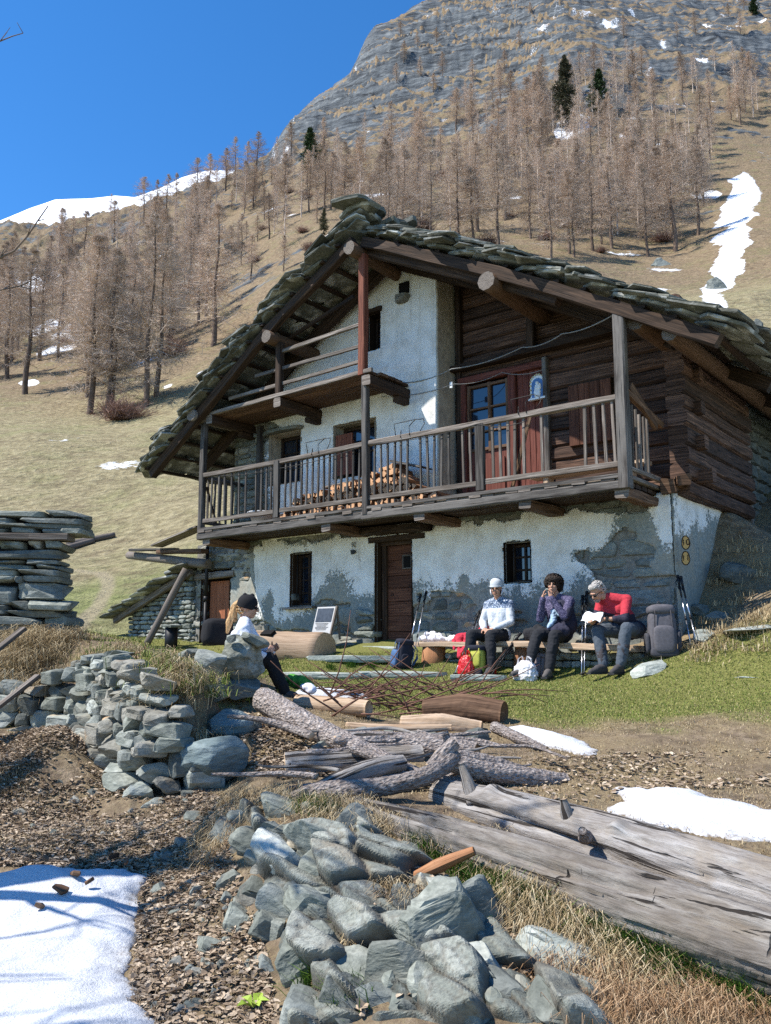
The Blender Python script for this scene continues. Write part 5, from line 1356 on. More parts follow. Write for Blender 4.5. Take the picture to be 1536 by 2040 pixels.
while hh < 1.35:
    ch = rs.uniform(.09, .19); s_ = rs.uniform(-.2, 0)
    while s_ < rl[-1]:
        w_ = rs.uniform(.13, .40); p, yaw, top = rw_at(s_ + w_ / 2)
        if hh + ch * .5 < top + rs.uniform(-.05, .06) and nrw < 296:
            back = np.array([-math.sin(yaw), math.cos(yaw), 0]); c = p + back * (-.02 + .22 * hh + rs.uniform(-.05, .05)) + np.array([0, 0, hh + ch / 2 + rs.uniform(-.02, .02)])
            hz_ = ch * rs.uniform(.85, 1.25)
            if rs.random() < .5: block('stone', (w_ * 1.02, .30, hz_), rs.randrange(99999), rs.choice(RMS), rw, c - rwo, (rs.uniform(-.15, .15), rs.uniform(-.14, .14), yaw + rs.uniform(-.25, .25)), rs.uniform(.22, .42), .22, 3)
            else: rock('stone', rs.choice(RMS), (w_ * 1.12, .34, hz_ * 1.15), rs.randrange(99999), rw, c - rwo, (rs.uniform(-.2, .2), rs.uniform(-.2, .2), yaw + rs.uniform(-.3, .3)), 3, 14, .16, .04, cutd=(.35, .7))
            nrw += 1
        s_ += w_
    hh += ch * .92; row += 1
def lone(x, y, w, h, lb, mat='schist', sub=4, dz=.0, rot=None, strata=.04, dp=.9, cuts=10, name='rock', group=None, rough=.09, seed=None, cat='rock', cutd=(.45, .8), Y=None):
    P = hit(x, y + h * .30) if Y is None else at(x, y + h * .30, Y)
    if P is None: return
    sc = P[1] / FL; R_ = rot if rot else (rs.uniform(-.2, .2), rs.uniform(-.2, .2), rs.uniform(-.6, .6))
    c = P + np.array([0, w * sc * dp * .3, h * sc * .18 + dz])
    o = rock(name, M[mat], (w * sc, w * sc * dp, h * sc), seed if seed else rs.randrange(99999), None, c, R_, sub, cuts, rough, strata, cutd=cutd); return tag(o, lb, cat, group)
lone(415, 1512, 142, 100, 'big rounded banded boulder below the retaining wall', 'boulder', 5, rot=(0, -.22, .2), strata=.05, cuts=12, rough=.07, cutd=(.55, .85), Y=7.15)
lone(445, 1440, 112, 58, 'flat topped grey block above the big rounded boulder', 'boulder', 4, rot=(.05, .05, .1), cuts=7, Y=7.9, cutd=(.6, .9))
lone(505, 1448, 40, 40, 'small grey stone right of the flat topped block', 'schist_dark', 3)
lone(468, 1312, 118, 112, 'big lichen grey boulder hiding the hips of the ponytail person', 'lichen', 5, rot=(0, .2, .3), cuts=11, strata=.06, Y=8.95, rough=.14)
lone(505, 1272, 62, 26, 'bluish flat stone lying on top of the big lichen grey boulder', 'schist', 3, Y=8.9, rot=(0, .3, .2))
lone(462, 1268, 24, 22, 'small square grey stone on top of the big lichen grey boulder', 'schist_dark', 2, Y=8.85)
lone(412, 1322, 78, 84, 'pale sharp edged boulder left of the big lichen grey one', 'schist_pale', 4, rot=(.2, .55, .2), Y=8.8)
lone(370, 1300, 62, 34, 'smooth greenish flat boulder beside the black drum', 'schist', 4, Y=10.2)
lone(425, 1362, 50, 34, 'blue grey stone at the foot of the sharp edged boulder', 'schist_dark', 3, Y=8.6)
lone(470, 1372, 120, 60, 'dark mossy stone under the big lichen grey boulder', 'schist_dark', 4, Y=8.85)
lone(300, 1360, 84, 44, 'grey slab set in dry grass on top of the retaining wall', 'schist', 3)
lone(640, 1487, 44, 36, 'bluish stone between the log pile and the boulder slope', 'schist_dark', 3)
lone(725, 1462, 52, 30, 'dark stone half under the log pile, left one', 'schist_dark', 3)
lone(775, 1465, 38, 24, 'small bluish stone beside the dark stone in the log pile', 'schist', 3)
lone(845, 1470, 70, 24, 'low grey stone between the logs', 'schist', 3)
lone(955, 1468, 60, 38, 'olive grey stone at the right end of the brushwood', 'schist_dark', 3)
lone(430, 1385, 60, 26, 'flat stone lying in the leaves below the seated woman', 'schist_dark', 3)
lone(1305, 1332, 92, 34, 'tilted grey flagstone in front of the big grey backpack', 'schist_pale', 4, rot=(.1, -.25, .2), dp=.6)
lone(1408, 1268, 50, 30, 'pale rounded stone right of the trekking poles', 'schist_pale', 3)
lone(1400, 1215, 46, 34, 'dark stone against the shaded chalet corner', 'schist_dark', 3)
lone(1480, 1145, 90, 60, 'shaded boulder on the dark bank right of the chalet', 'schist_dark', 3)
lone(1440, 1225, 60, 34, 'shaded stone at the foot of the dark bank', 'schist_dark', 3)
lone(1500, 1262, 120, 14, 'long low pale rock in the grass at the right edge', 'schist_pale', 3)
lone(1500, 1348, 90, 9, 'flat pale flagstone sunk in the lawn at the right edge', 'paving', 3, dz=-.03, rot=(0, 0, .1))
# pale flagstones before the door
for k, (x, y, w, h, lb) in enumerate(((698, 1322, 190, 15, 'upper pale flagstone step before the brown door'), (640, 1352, 190, 15, 'lower pale flagstone at the lawn edge, left piece'), (800, 1350, 170, 12, 'lower pale flagstone at the lawn edge, right piece'), (955, 1358, 110, 8, 'narrow flagstone in the grass below the red bag'))):
    P = hit(x, y); sc = P[1] / FL
    m = MB(); m.slab(11, w * sc, .42 if k < 3 else .3, .09, None, 0, .1); o = m.build('flagstone', M['paving'], None, P + np.array([0, .1, .03 if k else .06]), (.0, 0, -.25)); tag(o, lb, 'flagstone')

# ================================================================== BENCH, TROUGH, BOARD
BZ = .07
bench = thing('bench', 'rough plank bench on stones and log blocks along the chalet wall', 'bench', W(-2.1, -.42, -.40), -TH)
for (a, b, vv, th) in ((-1.82, .25, -.12, .08), (-1.75, .3, .10, .07), (.22, 1.75, -.10, .08), (.2, 1.78, .11, .07)):
    m = MB(); m.beam((a, vv, .425 + .0), (b, vv, .425 - (.06 if a > 0 else 0)), .21, th, jit=.008, seg=.25); m.build('plank', M['wood_plank'], bench)
for (x, w) in ((-1.55, .34), (.02, .26)):
    m = MB(); m.log((x, -.05, -.05), (x + .02, -.05, .39), w / 2, w / 2 * .95, 9, .2, 0, .1); m.build('support_log', M.setdefault('wood_orange', wood('orange_log', (.16, .07, .03), (.30, .14, .065), (.42, .23, .12))), bench)
for k, x in enumerate(np.linspace(-1.75, 1.7, 24)):
    for z in (.04, .15, .26):
        if abs(x + 1.55) < .2 or abs(x - .02) < .15: continue
        block('stone', (random.uniform(.13, .22), .26, .105), random.randrange(9999), random.choice(PSM), bench, (x, .12, z + random.uniform(-.01, .01)), (0, 0, random.uniform(-.1, .1)), .4)
# hollowed log
ta, tb = hp(505, 1290, -1.15), hp(648, 1297, -1.0)
L_ = tb - ta; tro = thing('hollowed_log', 'big hollowed log bench with a black box as its square cut in front of the chalet', 'log', W(*((ta + tb) / 2)), -TH)
h_ = L_ / 2; m = MB(); m.log(-h_, h_, .285, .29, 22, .15, 0, .03, capmi=1); m.build('trunk', [M.setdefault('trough', wood('smooth_tan_log', (.16, .10, .06), (.30, .21, .14), (.44, .34, .25), var=.05, bump=.5)), M['cut_old']], tro)
m = MB(); m.box((-.28, -.16, .20), (.26, .12, .20), 0, Matrix.Rotation(.6, 3, 'X')); m.build('notch_shade', M['shade_in'], tro)  # solid near-black box paints the shade inside the cut-out
m = MB(); m.slab(8, .5, .2, .04, Matrix.Translation((-.62, -.1, .29))); m.build('chip', M['wood_plank'], tro)
# leaning information board
bd = thing('notice_board', 'tilted notice board with dark photo and pale text beside the hollowed log', 'board', W(*hp(640, 1262, -.55)), -TH)
Rb = Matrix.Rotation(-.30, 3, 'X')
m = MB(); m.box(tuple(Rb @ Vector((0, 0, .22))), (.42, .03, .50), 0, Rb); m.build('panel', M.setdefault('sign_white', plain('sign_white', (.42, .42, .41), .5, .08, 20)), bd)
m = MB(); m.box(tuple(Rb @ Vector((.0, -.02, .32))), (.36, .006, .24), 0, Rb); m.build('photo', M.setdefault('sign_photo', plain('sign_photo', (.05, .06, .075), .35, .4, 14)), bd)
m = MB()
for k in range(6): m.box(tuple(Rb @ Vector((-.02 + .01 * (k % 2), -.019, .17 - k * .022))), (.30 - .04 * (k % 3), .003, .006), 0, Rb)
o = m.build('text_lines', M['iron'], bd); o['kind'] = 'stuff'
m = MB(); m.beam(tuple(Rb @ Vector((.23, 0, -.05))), tuple(Rb @ Vector((.23, 0, .48))), .03, .04, up=(0, 1, 0)); m.build('frame', M['wood_grey'], bd)
m = MB(); m.beam((.23, .22, -.1), (.22, .14, .46), .03, .03, up=(0, 1, 0)); m.build('leg', M['wood_grey'], bd)

# ================================================================== ON THE BALCONY
gf = 'split firewood stacked on the balcony'
FP = lambda u: np.interp(u, [-7.15, -6.8, -6.3, -5.8, -5.3, -4.9, -4.5, -4.25, -4.0, -3.7, -3.4], [.06, .24, .46, .54, .56, .68, .80, .68, .46, .30, .10])
rf = random.Random(8); row = 0; z = 2.16; nf = 0
while z < 2.95:
    u = -7.2 + (.06 if row % 2 else 0)
    while u < -3.3:
        w_ = rf.uniform(.085, .14)
        if z - 2.16 + .04 < FP(u) and nf < 280:
            n = rf.choice([3, 3, 4, 4, 5]); a0 = rf.uniform(0, 6.28); r0 = w_ * .56
            pr = [(r0 * math.cos(a0 + 2 * math.pi * j / n) * rf.uniform(.8, 1.1), r0 * math.sin(a0 + 2 * math.pi * j / n) * rf.uniform(.8, 1.05)) for j in range(n)]
            L = rf.uniform(.34, .42); m = MB(); m.sweep([(0, -L / 2, 0), (0, L / 2, 0)], pr, 0, capmi=1)
            o = m.build('firewood', [M['wood_fire'], M['wood_cut']], None, W(u, -.42 + rf.uniform(-.05, .05) + (.1 if z > 2.6 else 0), z + w_ * .42), (rf.uniform(-.06, .06), 0, -TH + rf.uniform(-.12, .12)))
            tag(o, 'split firewood log stacked on the balcony, cut end to the front', 'firewood', gf); nf += 1
        u += w_ * .98
    z += .10; row += 1
timber('plank', 'dark plank laid over the right end of the firewood', 'plank', W(-4.5, -.3, 3.02), W(-3.85, -.3, 2.84), .3, .03, 'wood_black')
timber('plank', 'grey plank laid over the left half of the firewood', 'plank', W(-6.05, -.28, 2.76), W(-5.0, -.28, 2.80), .25, .03, 'wood_grey')
def lathe(m, prof, n=24, c=(0, 0, 0), sx=1., sy=1., mi=0):
    V = []; F = []
    for r_, z_ in prof:
        for j in range(n): a = 2 * math.pi * j / n; V.append((c[0] + r_ * math.cos(a) * sx, c[1] + r_ * math.sin(a) * sy, c[2] + z_))
    for i in range(len(prof) - 1):
        for j in range(n): F.append((i * n + j, i * n + (j + 1) % n, (i + 1) * n + (j + 1) % n, (i + 1) * n + j))
    return m.add(V, F, mi, True)
m = MB(); lathe(m, [(0, .0), (.15, .0), (.24, .24), (.27, .25), (.27, .265), (.235, .25), (.14, .03), (0, .03)], 28)
tag(m.build('basin', M.setdefault('white_plastic', plain('white_plastic', (.62, .63, .64), .45, .05, 10)), None, W(-7.35, -.62, 2.15)), 'white plastic basin on the balcony behind the railing', 'basin')
bb = thing('balcony_bench', 'low pale plank bench on the balcony below the closed shutter', 'bench', W(-1.3, .12, 2.15), -TH)
m = MB(); m.beam((-.85, 0, .36), (.95, 0, .38), .26, .05); m.build('seat', M['wood_plank'], bb)
for x in (-.6, .7): m = MB(); m.beam((x, 0, 0), (x, 0, .34), .07, .2, up=(0, 1, 0)); m.build('leg', M['wood_plank'], bb)
def rack(xa, ya, xb, yb, lb):
    a = hp(xa, ya, BV); b = hp(xb, yb, BV); c = (a + b) / 2; o = thing('flower_box_holder', lb, 'wire rack', W(*c), -TH, 'wire flower box holders on the balcony rail'); d = (b - a) / 2
    h_ = .16
    m = MB(); m.tube([-d + np.array([0, -.02, -.02]), -d + np.array([.03, -.10, h_]), -d + np.array([.30, .06, h_ + .06]), d + np.array([-.1, .06, h_ + .04]), d + np.array([0, -.06, h_ * .5]), d + np.array([-.12, -.02, -.03])], .007, 5); m.build('hoop', M['iron'], o)
    m = MB(); m.tube([np.array([0, -.05, -.05]), np.array([0, -.06, h_ * .6]), np.array([.02, .06, h_ + .05])], .007, 5); m.build('stay', M['iron'], o)
    m = MB(); m.tube([-d + np.array([.06, .03, -.06]), -d + np.array([.09, .0, .07]), -d + np.array([.12, -.06, -.06])], .007, 5); m.build('hook', M['iron'], o)
rack(615, 903, 662, 893, 'bent wire flower box holder on the rail before the left window')
rack(790, 868, 850, 856, 'bent wire flower box holder on the rail between the window and the door')
rack(1022, 822, 1082, 812, 'bent wire flower box holder on the rail below the shrine')
def cable(pts, lb, r=.008, mat='wire'):
    pts = [np.array(p) for p in pts]; c = pts[0].copy(); m = MB(); out = []
    for a, b in zip(pts[:-1], pts[1:]):
        for s_ in np.linspace(0, 1, 8, endpoint=False): out.append(a + (b - a) * s_ + np.array([0, 0, -.06 * 4 * s_ * (1 - s_)]) - c)
    out.append(pts[-1] - c); m.tube(out, r, 5); tag(m.build('cable', M[mat], None, c), lb, 'cable')
cable([wl(1236, 618, -.95), wl(1120, 665, -.3), wl(1040, 692, .2), wl(900, 735, -.02), wl(800, 762, -.06)], 'pale cable strung from the right balcony post across the log wall', .009)
cable([wl(1085, 735, .38), wl(1000, 742, .36), wl(905, 765, -.05), wl(760, 790, -.06)], 'thin wire running over the balcony door to the white wall', .006)
cable([wl(410, 945, -1.02), wl(540, 935, -1.03), wl(730, 885, -1.05), wl(950, 845, -1.05), wl(1050, 838, -1.05)], 'thin wire sagging along the front of the balcony rail', .006, 'iron')
m = MB(); m.box((0, 0, 0), (.05, .02, .10)); tag(m.build('insulator', M['white_glaze'], None, wl(899, 767, -.04), (0, 0, -TH)), 'small white insulator on the edge of the white wall', 'insulator')
# ================================================================== PEOPLE
def frustum(a, ra, b, rb, n=12):
    a = np.array(a, float); b = np.array(b, float); d = b - a; L = np.linalg.norm(d) + 1e-9; d /= L
    s_ = np.cross(d, (0.13, .2, 1.0)); s_ /= np.linalg.norm(s_); w = np.cross(s_, d); ang = np.linspace(0, 2 * np.pi, n, endpoint=False)
    c = np.cos(ang)[:, None] * s_ + np.sin(ang)[:, None] * w
    V = np.vstack([a + c * ra, b + c * rb]); F = [(j, (j + 1) % n, n + (j + 1) % n, n + j) for j in range(n)] + [tuple(range(n))[::-1], tuple(range(n, 2 * n))]
    return V, F
def fuse(prims, voxel=.008, smooth=3):
    """prims: ('c', a, ra, b, rb) capsules / ('e', centre, radii, R) ellipsoids -> one continuous surface"""
    m = MB()
    for p in prims:
        if p[0] == 'c':
            _, a, ra, b, rb = p; V, F = frustum(a, ra, b, rb); m.add(V, F)
            for q, r_ in ((a, ra), (b, rb)): P, F2 = ico(2); m.add(P * r_ + np.array(q, float), F2)
        else:
            P, F2 = ico(3); P = P * np.array(p[2]);
            if len(p) > 3 and p[3] is not None: P = P @ np.array(p[3]).T
            m.add(P + np.array(p[1], float), F2)
    me = m.mesh('tmp', []); o = bpy.data.objects.new('tmp', me); COL.objects.link(o)
    md = o.modifiers.new('r', 'REMESH'); md.mode = 'VOXEL'; md.voxel_size = voxel
    if smooth: sm = o.modifiers.new('s', 'SMOOTH'); sm.iterations = smooth; sm.factor = .5
    bpy.context.view_layer.update()
    e = bpy.data.meshes.new_from_object(o.evaluated_get(bpy.context.evaluated_depsgraph_get()))
    bpy.data.objects.remove(o); bpy.data.meshes.remove(me); return e
def cloth(me, amp=.006, fq=9.0, seed=0, stretch=(1, 1, 1)):
    n = len(me.vertices); P = np.empty(n * 3, np.float32); N = np.empty(n * 3, np.float32); me.vertices.foreach_get('co', P); me.vertices.foreach_get('normal', N)
    P = P.reshape(-1, 3); N = N.reshape(-1, 3); d = fbm(P * fq * np.array(stretch), seed, 3, .55, True)
    me.vertices.foreach_set('co', (P + N * (d * amp)[:, None]).astype(np.float32).ravel()); me.update(); return me
def obj(name, me, mat, parent, smooth=True):
    me.name = name; me.materials.clear()
    for m_ in (mat if isinstance(mat, list) else [mat]): me.materials.append(m_)
    me.polygons.foreach_set('use_smooth', np.full(len(me.polygons), smooth)); return link(bpy.data.objects.new(name, me), parent)
def skin_mat(name, c):
    t = NT(name); co = t.coord('Object', rand=False); f = t.noise(co, 18, 3); t.b.inputs['Subsurface Weight'].default_value = .12; t.b.inputs['Subsurface Radius'].default_value = (.02, .008, .005)
    return t.done(t.ramp(f, [(.3, tuple(np.array(c) * .82)), (.7, c)]), .55)
M['skin'] = skin_mat('skin', (.50, .28, .19)); M['lips'] = plain('lips', (.33, .12, .10), .5); M['eye'] = plain('eye', (.02, .015, .012), .2, .1)
def fabric(name, col, var=.22, rough=.9, fq=60): return plain(name, col, rough, var, fq, .25, dist=.003)
M['f_dark'] = fabric('charcoal_trousers', (.022, .023, .027)); M['f_grey'] = fabric('grey_blue_trousers', (.075, .09, .11)); M['f_brown'] = fabric('grey_brown_trousers', (.055, .048, .05))
M['f_black'] = fabric('black_cloth', (.012, .012, .014)); M['f_white'] = fabric('white_top', (.66, .68, .76), .06); M['f_red'] = fabric('red_cloth', (.42, .03, .045), .15); M['f_navy'] = fabric('navy_cloth', (.03, .03, .05))
M['shoe'] = fabric('hiking_shoe', (.06, .055, .055)); M['sole'] = plain('shoe_sole', (.03, .03, .03), .8)
def hair_mat(name, a, b):
    t = NT(name); co = t.coord('Object', (1, 1, .35), False); f = t.noise(co, 40, 4, .7); return t.done(t.ramp(f, [(.3, a), (.7, b)]), .6, f, .8, .01)
M['hair_dark'] = hair_mat('dark_curly_hair', (.008, .006, .005), (.045, .028, .02)); M['hair_grey'] = hair_mat('grey_hair', (.22, .20, .18), (.55, .52, .48)); M['hair_blond'] = hair_mat('blond_hair', (.28, .14, .055), (.66, .42, .20)); M['hair_brown'] = hair_mat('brown_hair', (.03, .018, .012), (.08, .05, .035))
t = NT('nordic_sweater'); co = t.coord('Object', rand=False); sx = t.n('SeparateXYZ'); t.l(co, sx.inputs[0]); f = t.noise(co, 70, 3)
base_c = t.ramp(f, [(.3, (.52, .55, .58)), (.7, (.70, .72, .74))]); wv = t.n('TexWave', wave_type='BANDS'); wv.bands_direction = 'Z'; t.l(co, wv.inputs[0]); wv.inputs['Scale'].default_value = 22
st = t.mix(t.ramp(wv.outputs[0], [(.55, 0.), (.62, .55)]), base_c, (.30, .34, .40)); vo = t.n('TexVoronoi'); t.l(co, vo.inputs['Vector']); vo.inputs['Scale'].default_value = 46
yoke = t.mix(t.ramp(vo.outputs['Distance'], [(.34, 1.), (.42, 0.)]), (.115, .155, .235), (.55, .60, .66)); zz = t.math('ADD', sx.outputs[2], t.math('MULTIPLY', t.math('SUBTRACT', f, .5), .03))
M['sweater'] = t.done(t.mix(t.ramp(zz, [(.0, 0.), (1., 1.)]) if False else t.math('GREATER_THAN', zz, .965), st, yoke), .9, f, .3, .004)
t = NT('purple_patterned_sleeves'); co = t.coord('Object', rand=False); vo = t.n('TexVoronoi'); t.l(co, vo.inputs['Vector']); vo.inputs['Scale'].default_value = 60
M['purple'] = t.done(t.mix(t.ramp(vo.outputs['Distance'], [(.3, 1.), (.4, 0.)]), (.06, .055, .11), (.20, .18, .28)), .9)
t = NT('red_and_navy_fleece'); co = t.coord('Object', rand=False); sx = t.n('SeparateXYZ'); t.l(co, sx.inputs[0]); a = t.math('ABSOLUTE', sx.outputs[0]); f = t.noise(co, 50, 3)
t2 = t.math('ADD', t.math('MULTIPLY', sx.outputs[2], 1.0), t.math('MULTIPLY', a, -.25)); k = t.math('GREATER_THAN', t2, .745)
M['fleece'] = t.done(t.mix(k, t.ramp(f, [(.3, (.02, .018, .03)), (.7, (.045, .04, .06))]), t.ramp(f, [(.3, (.36, .025, .04)), (.7, (.48, .045, .06))])), .9, f, .3, .004)

def hand(w, d, n, side, curl=.5, size=1.0):
    """palm from wrist w along d; n = direction the palm faces; side = thumb direction sign"""
    d = unit(np.array(d, float)); n = np.array(n, float); n = unit(n - d * (n @ d)); s_ = np.cross(d, n) * side; w = np.array(w, float); out = []
    k = size; pc = w + d * .05 * k
    out += [('c', w, .021 * k, w + d * .03 * k, .024 * k)]
    for q in (-.026, -.009, .009, .026): out.append(('c', w + d * .02 * k + s_ * q * .8 * k, .013 * k, w + d * .085 * k + s_ * q * k, .0115 * k))
    for q, L in ((.028, .068), (.0095, .078), (-.0095, .072), (-.028, .056)):
        p = w + d * .085 * k + s_ * q * k; dd = d; seg = L / 3 * k; r_ = .0092 * k
        for j in range(3):
            dd = unit(dd + n * curl * (.6 + .35 * j)); p2 = p + dd * seg; out.append(('c', p, r_, p2, r_ * .92)); p = p2; r_ *= .92
    p = w + d * .02 * k + s_ * .022 * k; dd = unit(d * .7 + s_ * .75 + n * .25)
    for L, r_ in ((.035, .0135), (.030, .0115), (.024, .010)): p2 = p + dd * L * k; out.append(('c', p, r_ * k, p2, r_ * .92 * k)); p = p2; dd = unit(dd + d * .35 + n * .3 * curl)
    return out
def head_prims(c, R_, neck):
    c = np.array(c, float); R_ = np.array(R_); X = lambda p: c + R_ @ np.array(p, float)
    E = lambda p, r_: ('e', X(p), r_, R_)
    pr = [E((0, .012, .035), (.076, .095, .088)), E((0, -.035, -.03), (.060, .062, .078)), E((0, -.055, -.085), (.030, .032, .026)), E((0, -.088, .028), (.05, .016, .012)), ('c', X((0, -.096, .018), ), .0085, X((0, -.118, -.022)), .0135), E((-.013, -.105, -.024), (.010, .010, .008)), E((.013, -.105, -.024), (.010, .010, .008)),
          E((-.034, -.072, -.018), (.024, .024, .02)), E((.034, -.072, -.018), (.024, .024, .02)), E((0, -.092, -.055), (.024, .012, .010))]
    for s_ in (-1, 1): pr += [E((s_ * .078, .012, -.005), (.010, .022, .032))]
    pr += [('c', X((0, .02, -.06)), .052, np.array(neck), .060)]
    return pr, X
def face_bits(p, X, R_, glasses=False, lips=True):
    if not glasses:
        for s_ in (-1, 1):
            m = MB(); P, F = ico(2); m.add((P * np.array([.014, .008, .007])) @ np.array(R_).T + X((s_ * .031, -.092, .008)), F, 0, True); m.build('eye', M['eye'], p)
            m = MB(); m.tube([X((s_ * .016, -.104, .026)), X((s_ * .032, -.103, .031)), X((s_ * .05, -.090, .024))], .0045, 5); m.build('eyebrow', M['hair_brown'], p)
    else:
        m = MB()
        for s_ in (-1, 1): P, F = ico(2); m.add((P * np.array([.026, .008, .019])) @ np.array(R_).T + X((s_ * .032, -.106, .006)), F, 0, True); m.tube([X((s_ * .056, -.10, .012)), X((s_ * .082, -.02, .012)), X((s_ * .083, .02, .0))], .004, 5)
        m.tube([X((-.05, -.108, .014)), X((.05, -.108, .014))], .004, 5); m.build('sunglasses', M['black'], p)
    if lips: m = MB(); m.tube([X((-.022, -.098, -.054)), X((-.008, -.106, -.052)), X((.008, -.106, -.052)), X((.022, -.098, -.054))], .0055, 6); m.build('lips', M['lips'], p)
def person(name, label, loc, rz, J, kit):
    p = thing('person', label, 'person', loc, rz); A = {k: np.array(v, float) for k, v in J.items()}
    R_ = kit['R']; hp_, X = head_prims(A['head'], R_, A['neck'])
    pel, chest, neck = A['pelvis'], A['chest'], A['neck']; lat = unit(A['shL'] - A['shR'])
    torso = lambda g: [('c', pel - lat * .075, .105 + g, pel + lat * .075, .105 + g), ('c', pel, .115 + g, (pel + chest) / 2, .105 + g), ('c', (pel + chest) / 2 - lat * .05, .095 + g, chest - lat * .06, .105 + g), ('c', (pel + chest) / 2 + lat * .05, .095 + g, chest + lat * .06, .105 + g), ('c', chest, .10 + g, neck - (neck - chest) * .25, .062 + g * .8), ('c', A['shL'], .055 + g, neck, .05 + g * .7), ('c', A['shR'], .055 + g, neck, .05 + g * .7), ('c', A['shL'], .056 + g, chest + lat * .08, .09 + g), ('c', A['shR'], .056 + g, chest - lat * .08, .09 + g)]
    arm = lambda s_, g, to=1.0: [('c', A['sh' + s_], .050 + g, A['el' + s_], .040 + g), ('c', A['el' + s_], .040 + g, A['el' + s_] + (A['wr' + s_] - A['el' + s_]) * to, (.040 + (.028 - .040) * to) + g)]
    leg = lambda s_, g, to=1.0: [('c', A['hip' + s_], .088 + g, A['kn' + s_], .058 + g), ('c', A['kn' + s_], .056 + g, (A['kn' + s_] * .62 + A['an' + s_] * .38), .056 + g), ('c', (A['kn' + s_] * .62 + A['an' + s_] * .38), .056 + g, A['kn' + s_] + (A['an' + s_] - A['kn' + s_]) * to, .040 + g)]
    foot = lambda s_, g: [('c', A['an' + s_], .040 + g, A['an' + s_] * .5 + A['toe' + s_] * .5 + np.array([0, 0, .01]), .038 + g), ('c', A['an' + s_] * .6 + A['toe' + s_] * .4, .036 + g, A['toe' + s_], .028 + g), ('c', A['an' + s_] + np.array([0, 0, -.05]) - unit(A['toe' + s_] - A['an' + s_]) * .02, .034 + g, A['toe' + s_], .026 + g)]
    body = hp_ + torso(-.006) + sum([arm(s_, -.004) + leg(s_, -.006) + foot(s_, -.006) for s_ in 'LR'], [])
    for s_ in 'LR': body += hand(A['wr' + s_], *kit['hand' + s_])
    obj('body', fuse(body, .0068, 2), M['skin'], p)
    face_bits(p, X, R_, kit.get('glasses', False), kit.get('lips', True))
    to = kit.get('sleeve', .96)
    top = torso(.016) + arm('L', .013, to) + arm('R', .013, to)
    obj(kit.get('topname', 'sweater'), cloth(fuse(top, .010, 3), .008, 11, kit['seed']), kit['top'], p)
    tr = [('c', pel - lat * .07, .108, pel + lat * .07, .108), ('c', pel - lat * .04, .106, A['hipR'], .10), ('c', pel + lat * .04, .106, A['hipL'], .10)] + leg('L', .018, .93) + leg('R', .018, .93)
    obj('trousers', cloth(fuse(tr, .010, 3), .012, 10, kit['seed'] + 3), kit['legs'], p)
    for s_ in 'LR':
        o = obj('shoe', fuse(foot(s_, .008), .008, 2), kit.get('shoe', M['shoe']), p)
        a, b = A['an' + s_], A['toe' + s_]; d = unit((b - a) * np.array([1, 1, 0])) if kit.get('flat', True) else unit(b - a)
        m = MB(); nrm = np.array([0, 0, 1.]); m.sweep([a + np.array([0, 0, -.075]) - d * .06, a * .5 + b * .5 + np.array([0, 0, -.052]), b + np.array([0, 0, -.02]) + d * .035], [(-.042, -.012), (.042, -.012), (.045, .012), (-.045, .012)], 0); m.build('sole', M['sole'], o)
    return p, X, A
def curls(p, X, name, mat, spots, n, r0, seed, flat=1.0):
    """hair as many small locks over a cap"""
    r = random.Random(seed); m = MB()
    for (c, rad) in spots:
        for k in range(n):
            v = np.array([r.gauss(0, 1), r.gauss(0, 1), r.gauss(0, 1)]); v /= np.linalg.norm(v); q = np.array(c) + v * np.array(rad); P, F = ico(1)
            m.add((P * r0 * np.array([r.uniform(.6, 1.3), r.uniform(.6, 1.3), r.uniform(.6, 1.3)])) @ np.array(Euler((r.uniform(0, 3), r.uniform(0, 3), 0)).to_matrix()).T + X(q) , F, 0, True)
    m.build(name, mat, p)
def RT(yaw=0, pitch=0, roll=0): return np.array((Matrix.Rotation(yaw, 3, 'Z') @ Matrix.Rotation(pitch, 3, 'X') @ Matrix.Rotation(roll, 3, 'Y')))
# -- woman with the pale helmet-like cap
R_ = RT(.30, .08)
p1, X, A = person('w1', 'person in a pale cap and blue yoked knit sweater sitting upright, hands in lap', W(-2.50, -.42, -.42), -TH, dict(
    pelvis=(0, 0, .585), chest=(0, .03, .90), neck=(.0, .01, 1.09), head=(.0, -.03, 1.24), shL=(.175, .03, 1.02), shR=(-.175, .02, 1.02), elL=(.235, -.04, .76), elR=(-.24, -.05, .76), wrL=(.075, -.25, .665), wrR=(-.09, -.25, .665),
    hipL=(.09, -.03, .57), hipR=(-.09, -.03, .57), knL=(.13, -.43, .57), knR=(-.20, -.42, .58), anL=(.17, -.50, .10), anR=(-.22, -.48, .10), toeL=(.20, -.68, .035), toeR=(-.26, -.66, .035)),
    dict(R=R_, handL=((-.8, -.5, -.25), (-.1, .2, -1), 1, .35), handR=((.75, -.55, -.25), (.1, .2, -1), -1, .35), top=M['sweater'], legs=M['f_dark'], seed=11))
m = MB(); lathe(m, [(.098, -.012), (.1, .02), (.094, .065), (.07, .10), (.035, .117), (.002, .122)], 24, sy=1.16); V = (np.array(m.V) + np.array([0, .022, .054])) @ R_.T + A['head']; m.V = [tuple(q) for q in V]
cap = m.build('cap', M.setdefault('cap', fabric('pale_cap', (.48, .50, .52), .08)), p1)
m = MB(); m.tube([X((.10 * math.sin(a), .02 - .115 * math.cos(a), .044)) for a in np.linspace(0, 2 * math.pi, 25)], .009, 6, cap=False)
m.tube([X((.06 * math.sin(a), -.09 - .06 * math.cos(a), .042)) for a in np.linspace(-1.4, 1.4, 11)], .012, 6); m.build('brim', M['cap'], cap)
